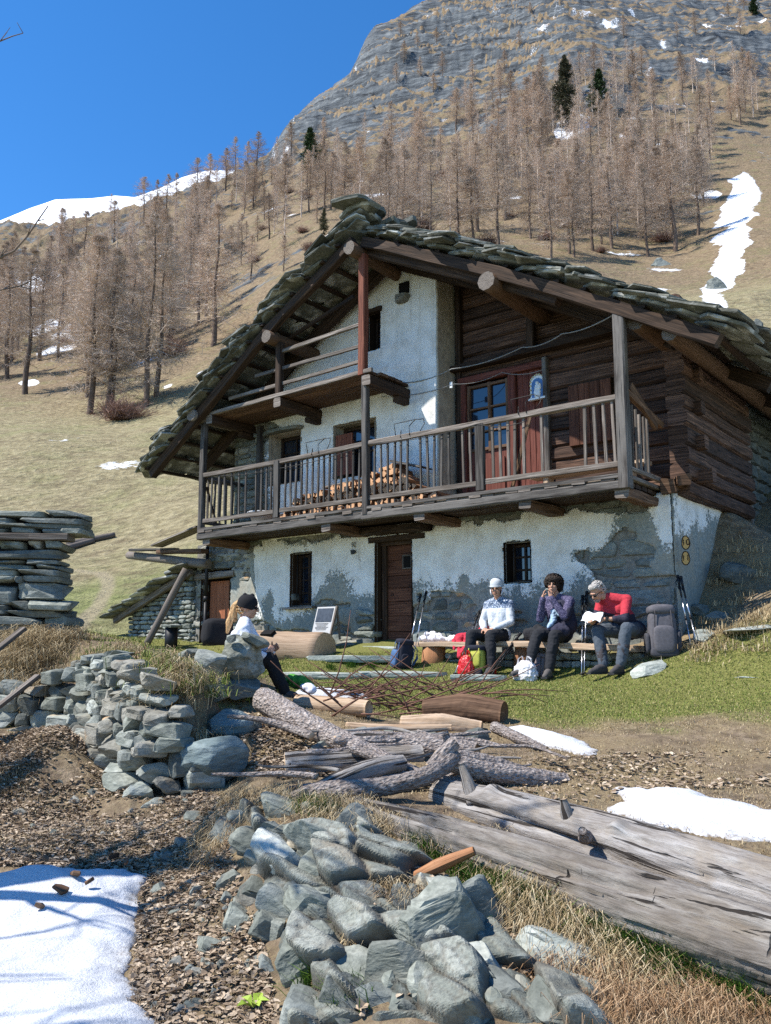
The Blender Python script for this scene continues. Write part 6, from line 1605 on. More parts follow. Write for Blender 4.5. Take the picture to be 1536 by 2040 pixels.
for s_ in (-1, 1): m = MB(); m.tube([X((s_ * .088, -.01, .0)), X((s_ * .086, -.02, -.04)), X((s_ * .072, -.03, -.08))], .010, 6); m.build('chin_strap', M['f_white'], cap)
curls(p1, X, 'hair', M['hair_brown'], [((0, .05, -.03), (.082, .06, .05))], 50, .016, 3)
# -- curly haired woman, hands at her mouth
R_ = RT(.25, -.10)
p2, X, A = person('w2', 'person with dark curly hair and purple sleeves holding food to the mouth with both hands', W(-1.52, -.42, -.43), -TH, dict(
    pelvis=(0, 0, .60), chest=(-.01, .0, .93), neck=(-.02, -.02, 1.10), head=(-.04, -.06, 1.255), shL=(.165, .0, 1.04), shR=(-.19, .0, 1.04), elL=(.19, -.20, .82), elR=(-.20, -.18, .80), wrL=(.03, -.27, 1.08), wrR=(-.10, -.27, 1.08),
    hipL=(.09, -.03, .58), hipR=(-.09, -.03, .58), knL=(.13, -.41, .565), knR=(-.12, -.42, .575), anL=(.10, -.52, .10), anR=(-.17, -.62, .11), toeL=(.13, -.70, .04), toeR=(-.27, -.82, .07)),
    dict(R=R_, handL=((-.25, .22, 1), (-.8, .4, -.1), -1, .55), handR=((.18, .22, 1), (.8, .4, -.1), 1, .55), top=M['purple'], legs=M['f_dark'], seed=21, lips=False, shoe=fabric('grey_brown_boot', (.10, .09, .085))))
curls(p2, X, 'hair', M['hair_dark'], [((0, .035, .055), (.105, .115, .10)), ((0, .07, .0), (.11, .08, .09)), ((0, -.06, .085), (.085, .05, .045)), ((0, .03, .06), (.13, .13, .12))], 420, .0145, 7)
m = MB(); P, F = rock_geo(2, (.045, .04, .03), 6, 5, .1); m.add(P + A['wrL'] * .5 + A['wrR'] * .5 + np.array([.01, -.01, .115]), F); tag(m.build('bread', M['paving'], None), 'small pale piece of bread held by the curly haired person', 'bread'); o = COL.objects['bread']; o.location = p2.location; o.rotation_euler = p2.rotation_euler
m = MB(); 
top = [('c', (.06, .02, .98), .135, (.13, .0, .70), .13), ('c', (.17, .02, 1.03), .066, (.20, -.19, .82), .056), ('c', (.02, .05, 1.0), .12, (.05, .05, .66), .13)]
obj('gilet', cloth(fuse(top, .012, 3), .01, 9, 5), M['f_navy'], p2)
obj('scarf', cloth(fuse([('c', (.0, -.16, .90), .035, (.02, -.20, .78), .04), ('c', (.02, -.20, .78), .04, (-.03, -.24, .70), .03), ('c', (.0, -.16, .90), .03, (.08, -.14, .86), .03)], .008, 2), .012, 24, 4), M.setdefault('scarf', plain('blue_white_scarf', (.30, .40, .52), .9, .75, 26)), p2)
obj('jacket', cloth(fuse([('c', (-.02, -.18, .66), .07, (.14, -.16, .66), .08), ('c', (.1, -.3, .63), .06, (.18, -.2, .62), .07)], .012, 2), .016, 13, 8), M['f_navy'], p2)
# -- grey haired man bending over a paper
R_ = RT(-.35, .62)
p3, X, A = person('m3', 'person with grey hair, sunglasses and red and navy fleece bending over a paper', W(-.52, -.40, -.36), -TH + .05, dict(
    pelvis=(.02, .02, .57), chest=(-.10, -.16, .83), neck=(-.19, -.27, .99), head=(-.27, -.36, 1.06), shL=(.06, -.20, .95), shR=(-.30, -.18, .93), elL=(.09, -.40, .70), elR=(-.33, -.30, .68), wrL=(-.13, -.50, .70), wrR=(-.30, -.50, .655),
    hipL=(.10, -.02, .56), hipR=(-.08, -.02, .56), knL=(.13, -.44, .58), knR=(-.26, -.43, .56), anL=(.05, -.50, .10), anR=(-.16, -.52, .10), toeL=(.02, -.70, .04), toeR=(-.26, -.70, .04)),
    dict(R=R_, handL=((-.9, -.25, .05), (-.2, .6, -.6), 1, .55), handR=((.1, -.8, .25), (.3, .3, -1), 1, .5), top=M['fleece'], topname='fleece', legs=M['f_grey'], seed=31, glasses=True, sleeve=.45))
curls(p3, X, 'hair', M['hair_grey'], [((0, .035, .055), (.075, .09, .075)), ((0, .07, .0), (.078, .05, .06)), ((0, -.03, .095), (.06, .05, .03))], 300, .0115, 9)
curls(p3, X, 'beard', M['hair_grey'], [((0, -.075, -.082), (.045, .03, .03))], 120, .006, 10)
m = MB(); w_ = A['elL'] + (A['wrL'] - A['elL']) * .85; m.box(tuple(w_ + np.array([0, 0, .0])), (.03, .07, .07), 0); m.build('watch', M['black'], p3)
for s_ in 'LR':
    a = A['kn' + s_]; b = A['an' + s_]
    obj('gaiter', cloth(fuse([('c', a * .55 + b * .45, .072, a * .12 + b * .88, .058)], .010, 2), .01, 14, 6), M['f_brown'], p3)
m = MB(); c = (A['wrL'] + A['wrR']) / 2 + np.array([-.06, -.06, .05]); g = [(i, j) for i in range(9) for j in range(7)]
V = [c + np.array([(i - 4) * .032, (j - 3) * .028 * .8, (j - 3) * .02 + .012 * math.sin(i * 1.3) + .01 * math.cos(j * 1.7 + i)]) for i, j in g]
m.add(V + [q + np.array([0, 0, .0015]) for q in V], [(i * 7 + j, (i + 1) * 7 + j, (i + 1) * 7 + j + 1, i * 7 + j + 1) for i in range(8) for j in range(6)] + [(63 + i * 7 + j, 63 + i * 7 + j + 1, 63 + (i + 1) * 7 + j + 1, 63 + (i + 1) * 7 + j) for i in range(8) for j in range(6)])
o = tag(m.build('paper', M.setdefault('paper', plain('white_paper', (.74, .75, .77), .7, .05, 20))), 'crumpled white paper held by the bending person', 'paper'); o.location = p3.location; o.rotation_euler = p3.rotation_euler
# -- woman with the ponytail, seen from behind
P4 = at(500, 1345, 9.6); P4[2] = at(500, 1336, 9.6)[2] - .11
R_ = RT(1.50, .12)
p4, X, A = person('w4', 'person with a blond ponytail, dark beanie and white top sitting behind the boulder', P4, 0.0, dict(
    pelvis=(-.10, .05, .12), chest=(-.12, .03, .47), neck=(-.09, .03, .66), head=(-.055, .03, .80), shL=(-.08, .20, .58), shR=(-.06, -.16, .57), elL=(.08, .26, .34), elR=(.03, -.25, .30), wrL=(.22, .12, .33), wrR=(.17, -.08, .27),
    hipL=(-.06, .14, .11), hipR=(-.06, -.04, .11), knL=(.18, .16, .26), knR=(.20, -.06, .24), anL=(.36, .16, -.16), anR=(.40, -.06, -.14), toeL=(.54, .16, -.2), toeR=(.58, -.08, -.2)),
    dict(R=R_, handL=((.5, -.5, .4), (.3, -.8, .3), -1, .45), handR=((.5, .3, .7), (-.2, .9, .1), -1, .4), top=M['f_white'], legs=M['f_black'], seed=41, glasses=True, flat=False))
m = MB(); lathe(m, [(.096, -.03), (.105, .01), (.10, .06), (.08, .10), (.045, .125), (.002, .132)], 24, sy=1.12); V = (np.array(m.V) + np.array([0, .02, .02])) @ (R_ @ RT(0, .12)).T + A['head']; m.V = [tuple(q) for q in V]; hat = m.build('beanie', M['f_black'], p4)
m = MB(); 
for q in ((.03, -.02, .135), (-.02, .05, .13)): P, F = ico(2); m.add(P * np.array([.03, .03, .035]) + X(q), F, 0, True)
m.build('tuft', M['f_black'], hat)
pony = [('c', X((0, .11, .05)), .03, X((0, .15, .01)), .03), ('c', X((0, .15, .01)), .03, X((-.01, .165, -.09)), .036), ('c', X((-.01, .165, -.09)), .036, X((-.02, .185, -.19)), .032), ('c', X((-.02, .185, -.19)), .03, X((-.03, .19, -.30)), .012), ('c', X((0, .17, -.02)), .03, X((.05, .15, -.14)), .03)]
obj('hair', cloth(fuse(pony, .008, 2), .014, 30, 4, (1, 1, .25)), M['hair_blond'], p4)
curls(p4, X, 'hair', M['hair_blond'], [((0, .075, -.02), (.07, .05, .05))], 60, .016, 12)

# ================================================================== PACKS, BAGS, POLES
def superell(dims, e=.55, sub=4, seed=0, amp=.0, fq=4, taper=0.0):
    P, F = ico(sub); P = np.sign(P) * np.abs(P) ** e; P = P / np.abs(P).max(0)
    if taper: P[:, :2] *= (1 - taper * (P[:, 2:] * .5 + .5))
    if amp: P = P * (1 + amp * fbm(P * fq + seed * 3.1, seed, 3, .55, True)[:, None])
    return P * np.array(dims) / 2, F
def pack(label, loc, rz, w, d, h, mats, seed, lid=True, pockets=(), straps=True, lean=(0, 0), group=None):
    o = thing('backpack', label, 'backpack', loc, rz, group); o.rotation_euler = (lean[0], lean[1], rz)
    m = MB(); P, F = superell((w, d, h), .5, 4, seed, .05, 5, .12); m.add(P + np.array([0, 0, h / 2]), F, 0, True); m.build('body', mats[0], o)
    if lid: m = MB(); P, F = superell((w * .92, d * 1.02, h * .22), .6, 3, seed + 1, .06, 4); m.add(P + np.array([0, 0, h * .97]), F, 0, True); m.build('lid', mats[1], o)
    for (x, y, z, pw, pd, ph, mi) in pockets: m = MB(); P, F = superell((pw, pd, ph), .5, 3, seed + 2, .05, 4); m.add(P + np.array([x, y, z]), F, 0, True); m.build('pocket', mats[mi], o)
    if straps:
        for s_ in (-1, 1):
            m = MB(); m.sweep([(s_ * w * .22, d * .46, h * .92), (s_ * w * .3, d * .75, h * .75), (s_ * w * .32, d * .8, h * .45), (s_ * w * .3, d * .5, h * .12)], [(-.03, -.006), (.03, -.006), (.03, .006), (-.03, .006)], 0); m.build('strap', mats[-1], o)
        for s_ in (-1, 1):
            m = MB(); m.tube([(s_ * w * .30, -d * .50, h * .15), (s_ * w * .31, -d * .54, h * .5), (s_ * w * .27, -d * .5, h * .95)], .008, 5); m.build('buckle_strap', mats[-1], o)
    return o
def gp(x, y, v): p = W(*hp(x, y, v)); p[2] = gz_at(p[0], p[1]) - .02; return p
M['p_grey'] = fabric('grey_pack', (.10, .095, .105), .2, .8, 30); M['p_grey2'] = fabric('dark_grey_pack', (.05, .05, .058), .2, .8, 30); M['p_blue'] = fabric('blue_pack', (.06, .12, .24), .3, .8, 20); M['p_navy'] = fabric('dark_navy_pack', (.018, .02, .032), .25); M['p_yel'] = fabric('yellow_pack', (.36, .36, .06), .15, .7, 20); M['p_taupe'] = fabric('taupe_pack', (.22, .18, .18), .2)
pk = pack('big grey hiking backpack standing at the right end of the bench', gp(1322, 1312, -.55), -TH + .55, .36, .28, .62, [M['p_grey'], M['p_grey'], M['p_grey2']], 3, True, ((.0, -.15, .22, .26, .08, .34, 0), (.19, .0, .2, .07, .2, .3, 2), (-.19, .0, .18, .06, .2, .26, 2), (0, -.12, .06, .34, .1, .12, 2)), True, (-.08, 0))
m = MB(); m.tube([(-.03, .1, .68), (0, .1, .73), (.03, .1, .68)], .008, 6); m.build('grab_loop', M['p_grey2'], pk)
pack('small navy and blue backpack standing by the bench end near the door', gp(800, 1328, -.95), -TH - .5, .27, .24, .42, [M['p_navy'], M['p_navy'], M['p_blue']], 5, True, ((-.03, -.12, .15, .2, .08, .26, 2), (.12, 0, .14, .06, .16, .2, 0)), True, (-.1, .08))
pack('yellow and black backpack between the knees of the person in the pale cap', gp(948, 1340, -1.0), -TH + .2, .28, .22, .40, [M['p_yel'], M['p_navy'], M['p_navy'], M['p_yel']], 7, True, ((0, -.11, .22, .20, .06, .2, 3), (0, -.10, .05, .26, .08, .1, 2)), True, (-.12, 0))
pack('taupe rucksack lying under the bench behind the white bag', gp(1068, 1322, -.78), -TH, .28, .2, .30, [M['p_taupe'], M['p_taupe'], M['p_grey']], 9, True, ((0, -.1, .1, .2, .06, .15, 0),), True, (-.2, .1))
pack('black rounded shape modelled as a rucksack beside the person with the blond ponytail', np.array(at(432, 1285, 9.9)), .4, .36, .32, .30, [M['f_black'], M['p_grey2'], M['p_grey2']], 13, False, (), False)  # pack stands in for a dark rounded shape, likely a person bending over
def bag(name, label, cat, loc, dims, mat, seed, amp=.16, fq=3.2, e=.8, taper=.35, rz=0.0, handles=None, lean=(0, 0)):
    o = thing(name, label, cat, loc, rz); o.rotation_euler = (lean[0], lean[1], rz)
    m = MB(); P, F = superell(dims, e, 5, seed, amp, fq, taper); m.add(P + np.array([0, 0, dims[2] / 2 * .96]), F, 0, True); m.build('bag', mat, o)
    if handles:
        for s_ in handles:
            m = MB(); h_ = dims[2]; m.sweep([(s_ * dims[0] * .3, 0, h_ * .80), (s_ * dims[0] * .26, -.01, h_ * 1.12), (s_ * dims[0] * .12, 0, h_ * 1.24), (s_ * dims[0] * .05, .01, h_ * .9)], [(-.018, -.003), (.018, -.003), (.018, .003), (-.018, .003)], 0, jit=.003); m.build('handle', mat, o)
    return o
def shiny(name, c, r=.3): t = NT(name); co = t.coord('Object', rand=False); f = t.noise(co, 25, 4, .6, 1.0); t.b.inputs['Specular IOR Level'].default_value = .6; return t.done(t.ramp(f, [(.3, tuple(np.array(c) * .85)), (.7, c)]), r, f, .6, .02)
M['bag_red'] = shiny('red_plastic', (.55, .012, .012)); M['bag_white'] = shiny('white_plastic_bag', (.72, .70, .72), .45); M['jacket_red'] = fabric('red_jacket', (.48, .035, .06), .2)
bag('plastic_bag', 'shiny red plastic bag standing on the grass before the yellow backpack', 'bag', gp(929, 1349, -1.12), (.27, .18, .30), M['bag_red'], 3, rz=-TH, handles=(-1, 1))
bag('plastic_bag', 'small shiny red bag right of the yellow backpack', 'bag', gp(978, 1330, -.85), (.16, .13, .22), M['bag_red'], 8, rz=-TH)
bag('plastic_bag', 'crumpled white carrier bag on the grass by the curly haired person', 'bag', gp(1047, 1350, -1.1), (.36, .24, .27), M['bag_white'], 5, .22, 3.0, rz=-TH, handles=(-1, 1))
def drape(name, label, cat, pts, r0, mat, seed, amp=.02):
    c = np.array(pts[0][0]); me = cloth(fuse([('c', np.array(a) - c, ra, np.array(b) - c, rb) for a, ra, b, rb in pts], .011, 3), amp, 9, seed); o = obj(name, me, mat, None); o.location = Vector(c); return tag(o, label, cat)
q = lambda u, v, z: W(u, v, z)
drape('jacket', 'red jacket draped over the bench left of the person in the pale cap', 'jacket', [(q(-2.85, -.3, .16), .07, q(-3.15, -.52, .12), .05), (q(-2.85, -.35, .2), .06, q(-2.72, -.2, .22), .08), (q(-3.10, -.55, .10), .05, q(-3.02, -.66, -.16), .03), (q(-2.95, -.55, .10), .06, q(-2.98, -.66, -.14), .03), (q(-3.2, -.55, .08), .03, q(-3.12, -.66, -.05), .02), (q(-2.88, -.55, .12), .06, q(-2.9, -.64, -.05), .05)], 0, M['jacket_red'], 4)
drape('jacket', 'dark jacket heaped on the bench left of the curly haired person', 'jacket', [(q(-2.05, -.3, .16), .09, q(-1.82, -.3, .15), .10), (q(-1.95, -.25, .22), .07, q(-1.85, -.3, .20), .07), (q(-1.8, -.35, .12), .08, q(-1.72, -.3, .12), .06)], 0, M['f_dark'], 6, .03)
drape('cloth', 'crumpled white cloth on the left end of the bench', 'cloth', [(q(-3.88, -.4, .11), .05, q(-3.62, -.35, .13), .055), (q(-3.8, -.4, .17), .035, q(-3.72, -.36, .18), .04), (q(-3.55, -.35, .11), .03, q(-3.30, -.33, .11), .03)], 0, M['bag_white'], 7, .035)
drape('jacket', 'green and black jacket lying by the feet of the ponytail person', 'jacket', [(at(578, 1362, 9.9) + np.array([0, 0, .03]), .06, at(604, 1366, 9.8) + np.array([0, 0, .03]), .06), (at(590, 1360, 9.9) + np.array([0, 0, .05]), .04, at(618, 1366, 9.8) + np.array([0, 0, .02]), .03)], 0, M.setdefault('green_jacket', plain('green_black_jacket', (.06, .22, .03), .7, .9, 9)), 9, .03)
drape('cloth', 'pale blue cloth beside the green and black jacket', 'cloth', [(at(604, 1373, 9.7) + np.array([0, 0, .02]), .04, at(622, 1377, 9.6) + np.array([0, 0, .02]), .035)], 0, M['f_white'], 10, .03)
def pole(label, a, b, metal=True, group=None):
    """a = grip end, b = tip"""
    a = np.array(a, float); b = np.array(b, float); o = thing('trekking_pole', label, 'trekking pole', b, 0, group); d = a - b; L = np.linalg.norm(d); n = d / L
    m = MB(); m.tube([d, d - n * .13], [.021, .017], 8); m.tube([d + n * .01, d - n * .02], .024, 8); m.build('grip', M['black'], o)
    m = MB(); m.tube([d - n * .13, d - n * .30], .013, 8); m.build('foam_grip', M['black'], o)
    m = MB(); m.tube([d - n * .30, d * .42], .0095, 8); m.build('upper_shaft', M['metal'] if metal else M['black'], o)
    m = MB(); m.tube([d * .42, n * .05], .0075, 8); m.build('lower_shaft', M['metal'] if metal else M['iron'], o)
    m = MB(); m.tube([d * .42 + n * .03, d * .42 - n * .02], .014, 8); m.build('clamp', M['black'], o)
    m = MB(); P, F = ico(2); m.add(P * np.array([.035, .035, .012]) + n * .08, F, 0, True); m.build('basket', M['black'], o)
    m = MB(); s_ = np.cross(n, (0, 1, .2)); m.tube([d - n * .01, d - n * .10 + s_ * .05, d - n * .19 + s_ * .02, d - n * .02], .006, 5); m.build('wrist_strap', M['black'], o)
    return o
pole('black and silver trekking pole leaning beside the door, left of its pair', wl(838, 1186, -.22), gp(806, 1332, -.9), True)
pole('black and silver trekking pole leaning beside the door, right of its pair', wl(849, 1180, -.18), gp(818, 1335, -.95), True)
pole('trekking pole leaning on the red jacket, outer one', wl(955, 1218, -.3), gp(903, 1342, -1.15), True)
pole('trekking pole leaning on the red jacket, inner one', wl(962, 1212, -.28), gp(911, 1350, -1.15), True)
pole('black trekking pole slanting across the bench front, upper one', wl(1037, 1262, -.5), gp(966, 1348, -1.15), False)
pole('black trekking pole slanting across the bench front, lower one', wl(1030, 1274, -.55), gp(973, 1352, -1.15), False)
pole('upright silver trekking pole between the curly haired person and the man', wl(1161, 1188, -.15), gp(1158, 1340, -.85), True)
pole('second upright trekking pole touching the silver one between two people', wl(1169, 1180, -.12), gp(1163, 1340, -.8), True)
pole('silver trekking pole at the chalet corner, left one of the tall pair', wl(1350, 1148, -.1), gp(1379, 1306, -.45), True)
pole('silver trekking pole at the chalet corner, right one of the tall pair', wl(1356, 1150, -.1), gp(1391, 1300, -.4), True)
# ================================================================== FOREGROUND: ROCKS
GB = 'grey green rocks of the foreground bank'
def frock(x, y, w, h, lb=None, mat='schist', rot=None, sub=4, dp=.8, cuts=14, strata=.05, rough=.13, up=0.0, fq=1.9, name='rock', cutd=(.38, .72)):
    P = hit(x, y)
    if P is None: return
    sc = P[1] / FL
    dip = np.interp(x, [440, 700, 850, 1050, 1250], [.55, .45, .95, .75, .3])
    R_ = rot if rot else (rs.uniform(-.3, .3), dip + rs.uniform(-.3, .3), rs.uniform(-.5, .5))
    sd_ = rs.randrange(99999); q_ = np.random.default_rng(sd_); G, F = ico(sub); G = np.sign(G) * np.abs(G) ** q_.uniform(.35, .6)
    for k in range(cuts):
        nn = q_.normal(size=3); nn[2] *= .6; nn /= np.linalg.norm(nn); G = G - np.maximum(G @ nn - q_.uniform(.55, 1.15), 0)[:, None] * nn
    G = G / np.abs(G).max(0); of = q_.uniform(0, 60, 3)
    G = G * (1 + rough * fbm(G * fq + of, sd_ % 997, 5, .55, True)[:, None])
    if sub > 3: G[:, :2] *= (1 + strata * .6 * fbm(np.stack([G[:, 0] * .5, G[:, 1] * .5, G[:, 2] * 5], -1) + of, sd_ % 911, 3, .6, True))[:, None]
    G = (G * np.array([w * sc, w * sc * dp, h * sc]) / 2) @ np.array(Euler(R_).to_matrix()).T
    o = link(bpy.data.objects.new(name, fast_mesh(name, G, F, [M[mat]]))); o.location = Vector(P + np.array([0, .05, up]))
    return tag(o, lb or 'broken grey green rock packed into the foreground bank', 'rock', None if lb else GB)
dg = .75                                             # dip of the rock layers
BIG = [(900, 1880, 210, 330, 'long slanting slab with a rusty rim at the bottom of the bank', 'schist', (.25, -.42, .15)), (800, 1960, 230, 250, 'broad pale green rock face at the bottom centre', 'schist', (.2, -.3, -.2)),
       (985, 1850, 110, 280, 'dark green slab overhanging the black hollow', 'schist_dark', (.15, -.5, .2)), (618, 1930, 150, 190, 'rounded grey green boulder at the lower left edge of the bank', 'schist', (.1, -.45, .3)),
       (470, 1650, 62, 92, 'upright greenish stone at the upper left corner of the bank', 'schist', (.1, .12, .1)), (560, 1670, 130, 80, 'layered dark slabs near the top of the bank', 'schist_dark', (.2, .35, .1)),
       (540, 1720, 130, 70, 'stack of flat blue grey slabs at the left of the bank', 'schist', (.15, .45, -.1)), (690, 1660, 110, 90, 'grey rock below the rough barked branch', 'schist', None), (680, 1760, 160, 120, 'broad fractured rock in the middle of the bank', 'schist', (.2, .2, .1)),
       (770, 1740, 90, 130, 'tall narrow slab in the middle of the bank', 'schist_dark', (.1, -.3, .2)), (725, 1850, 110, 120, 'rounded greenish rock below the middle of the bank', 'schist', (.2, -.2, .1)), (600, 1800, 100, 100, 'bluish rock at the left side of the bank', 'schist_dark', None),
       (650, 1850, 130, 90, 'grey rock with tan stain on the bank', 'schist', None), (1085, 1905, 150, 110, 'tan layered stone hanging over the black hollow', 'schist_warm', (.1, -.15, .1)), (1190, 1985, 160, 110, 'grey green rock at the bottom right under dry grass', 'schist', None),
       (740, 2010, 130, 110, 'grey rock at the bottom edge left of centre', 'schist_dark', None), (640, 2030, 110, 80, 'smooth pale rock at the bottom edge of the bank', 'schist', None), (850, 1700, 90, 90, 'grey slab under the long dry grass', 'schist', None), (560, 1780, 60, 70, 'small bluish block on the left flank of the bank', 'schist', None)]
for x, y, w, h, lb, mt, ro_ in BIG:
    frock(x, y, w * .85, h * .72, lb, mt, ro_, 5, up=-.03, dp=.7, rough=.08)
for x, y, w, h, lb, mt in ((465, 1855, 62, 80, 'greenish upright stone standing in the leaf litter', 'schist'), (408, 1905, 62, 38, 'grey pointed stone in the leaf litter', 'schist'), (455, 1775, 46, 50, 'rounded stone at the upper edge of the leaf litter', 'schist'), (390, 1640, 50, 26, 'thin grey slab sticking out of the dry grass', 'schist'),
                           (345, 1722, 44, 20, 'small grey stone at the top edge of the left snow', 'schist_dark'), (500, 1800, 60, 46, 'brownish stone beside the left flank of the bank', 'schist_warm'), (540, 1880, 50, 70, 'small upright green stone on the lower left flank', 'schist'), (360, 1690, 40, 26, 'small dark stone in dry grass above the snow', 'schist_dark'), (900, 1680, 60, 50, 'stone wedged under the lower log', 'schist_dark')):
    frock(x, y, w, h, lb, mt, None, 4, up=.0)
# the outcrop itself: layered, broken bedrock as one body
def worley(q, seed):
    i0 = np.floor(q).astype(np.int64); F1 = np.full(len(q), 9.); F2 = np.full(len(q), 9.); idc = np.zeros((len(q), 3)); hid = np.zeros(len(q))
    for dx in (-1, 0, 1):
        for dy in (-1, 0, 1):
            for dz in (-1, 0, 1):
                c = i0 + np.array([dx, dy, dz]); p = np.stack([_hash(c[:, 0], c[:, 1], c[:, 2], seed + k) * .42 + .5 for k in range(3)], 1) + c
                d = np.linalg.norm(q - p, axis=1); m = d < F1; F2 = np.where(m, F1, np.minimum(F2, d)); F1 = np.where(m, d, F1); idc = np.where(m[:, None], p, idc); hid = np.where(m, _hash(c[:, 0], c[:, 1], c[:, 2], seed + 9), hid)
    return F1, F2, idc, hid
def outcrop(poly, step=.0115):
    P = np.array([hit(x, y)[:2] for x, y in poly]); lo = P.min(0) - .15; hi = P.max(0) + .15
    X, Y = np.meshgrid(np.arange(lo[0], hi[0], step), np.arange(lo[1], hi[1], step)); q = np.stack([X.ravel(), Y.ravel()], 1); ins = np.zeros(len(q), bool)
    for i in range(len(P)):
        a, b = P[i], P[(i + 1) % len(P)]; ins ^= ((a[1] > q[:, 1]) != (b[1] > q[:, 1])) & (q[:, 0] < (b[0] - a[0]) * (q[:, 1] - a[1]) / (b[1] - a[1] + 1e-12) + a[0])
    sd = seg_d(q, list(P) + [P[0]]) * np.where(ins, 1, -1) + .10 * fbm(pts3(q[:, 0] / .3, q[:, 1] / .3), 7, 3)
    z = ground_z(q[:, 0], q[:, 1], False); B = np.c_[q, z]
    dip = np.interp(q[:, 0], [-1.0, 0.1, .6, 1.6], [.5, .55, .95, .8]); wob = fbm(B / .5, 3, 3) * .12
    c, s_ = np.cos(dip + wob), np.sin(dip + wob); x0, y0, z0 = B[:, 0], B[:, 1] * .5, B[:, 2] + .35 * B[:, 1]
    la = np.stack([x0 * c - z0 * s_, y0 * 2, x0 * s_ + z0 * c], 1)          # along the layer, into the hill, across the layers
    H_ = np.zeros(len(q)); 
    F1, F2, ic, h1 = worley(la / np.array([.46, .5, .17]), 5); tl = np.stack([_hash((h1 * 9999).astype(np.int64), 0 * ic[:, 0].astype(np.int64), 0 * ic[:, 0].astype(np.int64), k) for k in (1, 2, 3)], 1)
    H_ += h1 * .11 + ((la / np.array([.46, .5, .17]) - ic) * tl).sum(1) * .12 - .09 * (1 - sstep(.0, .13, F2 - F1))
    G1, G2, jc, h2 = worley(la / np.array([.17, .2, .055]) + 9, 15); t2 = np.stack([_hash((h2 * 9999).astype(np.int64), 0 * jc[:, 0].astype(np.int64), 0 * jc[:, 0].astype(np.int64), k) for k in (4, 5, 6)], 1)
    H_ += h2 * .018 + ((la / np.array([.17, .2, .055]) + 9 - jc) * t2).sum(1) * .014 - .016 * (1 - sstep(.0, .10, G2 - G1))
    H_ += fbm(la / np.array([.3, .3, .012]), 31, 3, .6, True) * .006 + fbm(B / .04, 33, 3) * .006
    Hg = H_.reshape(X.shape)
    for _ in range(2):
        Hp = np.pad(Hg, 1, 'edge'); Hg = sum(Hp[a:a + Hg.shape[0], b:b + Hg.shape[1]] for a in range(3) for b in range(3)) / 9
    H_ = .9 * Hg.ravel() + .1 * H_
    n_ = unit(np.array([-.25, -.72, .62])); e = sstep(-.02, .16, sd)
    V = B + n_ * (H_ * e + .10 * e - .10 * (1 - e))[:, None]
    n1, n2 = X.shape; idx = np.arange(n1 * n2).reshape(n1, n2); k = (sd > -.04).reshape(n1, n2); ok = k[:-1, :-1] & k[1:, 1:] & k[1:, :-1] & k[:-1, 1:]
    Q = np.stack([idx[:-1, :-1], idx[:-1, 1:], idx[1:, 1:], idx[1:, :-1]], -1)[ok]; us = np.unique(Q); rem = np.zeros(n1 * n2, int); rem[us] = np.arange(len(us))
    me = fast_mesh('rock_outcrop', V[us], rem[Q], [M['outcrop']], smooth=False, n=4); add_attr(me, 'cell', (h1 * .65 + h2 * .35)[us] * .5 + .5); add_attr(me, 'joint', (np.maximum(1 - sstep(.02, .16, F2 - F1), .6 * (1 - sstep(.02, .14, G2 - G1))))[us])
    return tag(link(bpy.data.objects.new('rock_outcrop', me)), 'layered grey green bedrock face of the foreground bank under the logs', 'rock outcrop')
t = NT('outcrop_rock'); co = t.coord('Object', rand=False); f = t.noise(co, 5, 8, .65, .4); f2 = t.noise(co, 45, 6, .7); f3 = t.noise(co, 1.8, 5, .6)
c = t.ramp(t.math('ADD', t.math('MULTIPLY', t.attr('cell'), .6), t.math('MULTIPLY', f, .45)), [(.28, (.09, .098, .086)), (.45, (.165, .178, .153)), (.6, (.235, .247, .21)), (.75, (.34, .35, .305))])
c = t.mix(t.ramp(f2, [(.36, .6), (.56, 0.)]), c, (.075, .085, .08)); c = t.mix(t.ramp(f3, [(.56, 0.), (.68, .65)]), c, (.27, .225, .16)); c = t.mix(t.ramp(t.noise(co, 3.3, 5, .7), [(.58, 0.), (.68, .6)]), c, (.36, .38, .35))
c = t.mix(t.math('MULTIPLY', t.attr('joint'), t.math('MULTIPLY', f2, 1.3), True), c, (.085, .06, .038))
M['outcrop'] = t.done(c, .9, t.math('ADD', f, t.math('MULTIPLY', f2, .7)), .9, .02)
outcrop([(448, 1622), (500, 1600), (580, 1596), (700, 1612), (860, 1690), (960, 1770), (1060, 1850), (1180, 1930), (1260, 1990), (1290, 2090), (540, 2090), (525, 1960), (520, 1850), (470, 1720)])
BK = [(450, 1620), (560, 1600), (720, 1640), (880, 1700), (960, 1780), (1120, 1900), (1260, 1960), (1260, 2060), (530, 2060), (520, 1880), (470, 1720)]
n = 0
while n < 70:
    x = rs.uniform(440, 1270); y = rs.uniform(1600, 2050)
    if not in_poly(x, y, BK): continue
    k = rs.uniform(.7, 1.35) * (1 if rs.random() < .7 else 1.8); frock(x, y, 62 * k, 30 * k, None, rs.choice(['schist', 'schist', 'schist_dark', 'schist', 'schist_pale']), None, 3, dp=1.0, cuts=8); n += 1
for k in range(60):                                   # small stones in the leaf litter
    x = rs.uniform(290, 530); y = rs.uniform(1700, 2040); q_ = rs.uniform(12, 30)
    o = frock(x, y, q_ * 1.3, q_, None, rs.choice(['schist', 'schist_dark', 'schist_warm']), None, 2)
    if o: o['label'] = 'small stone lying in the dead leaves'; o['group'] = 'small stones in the dead leaves'
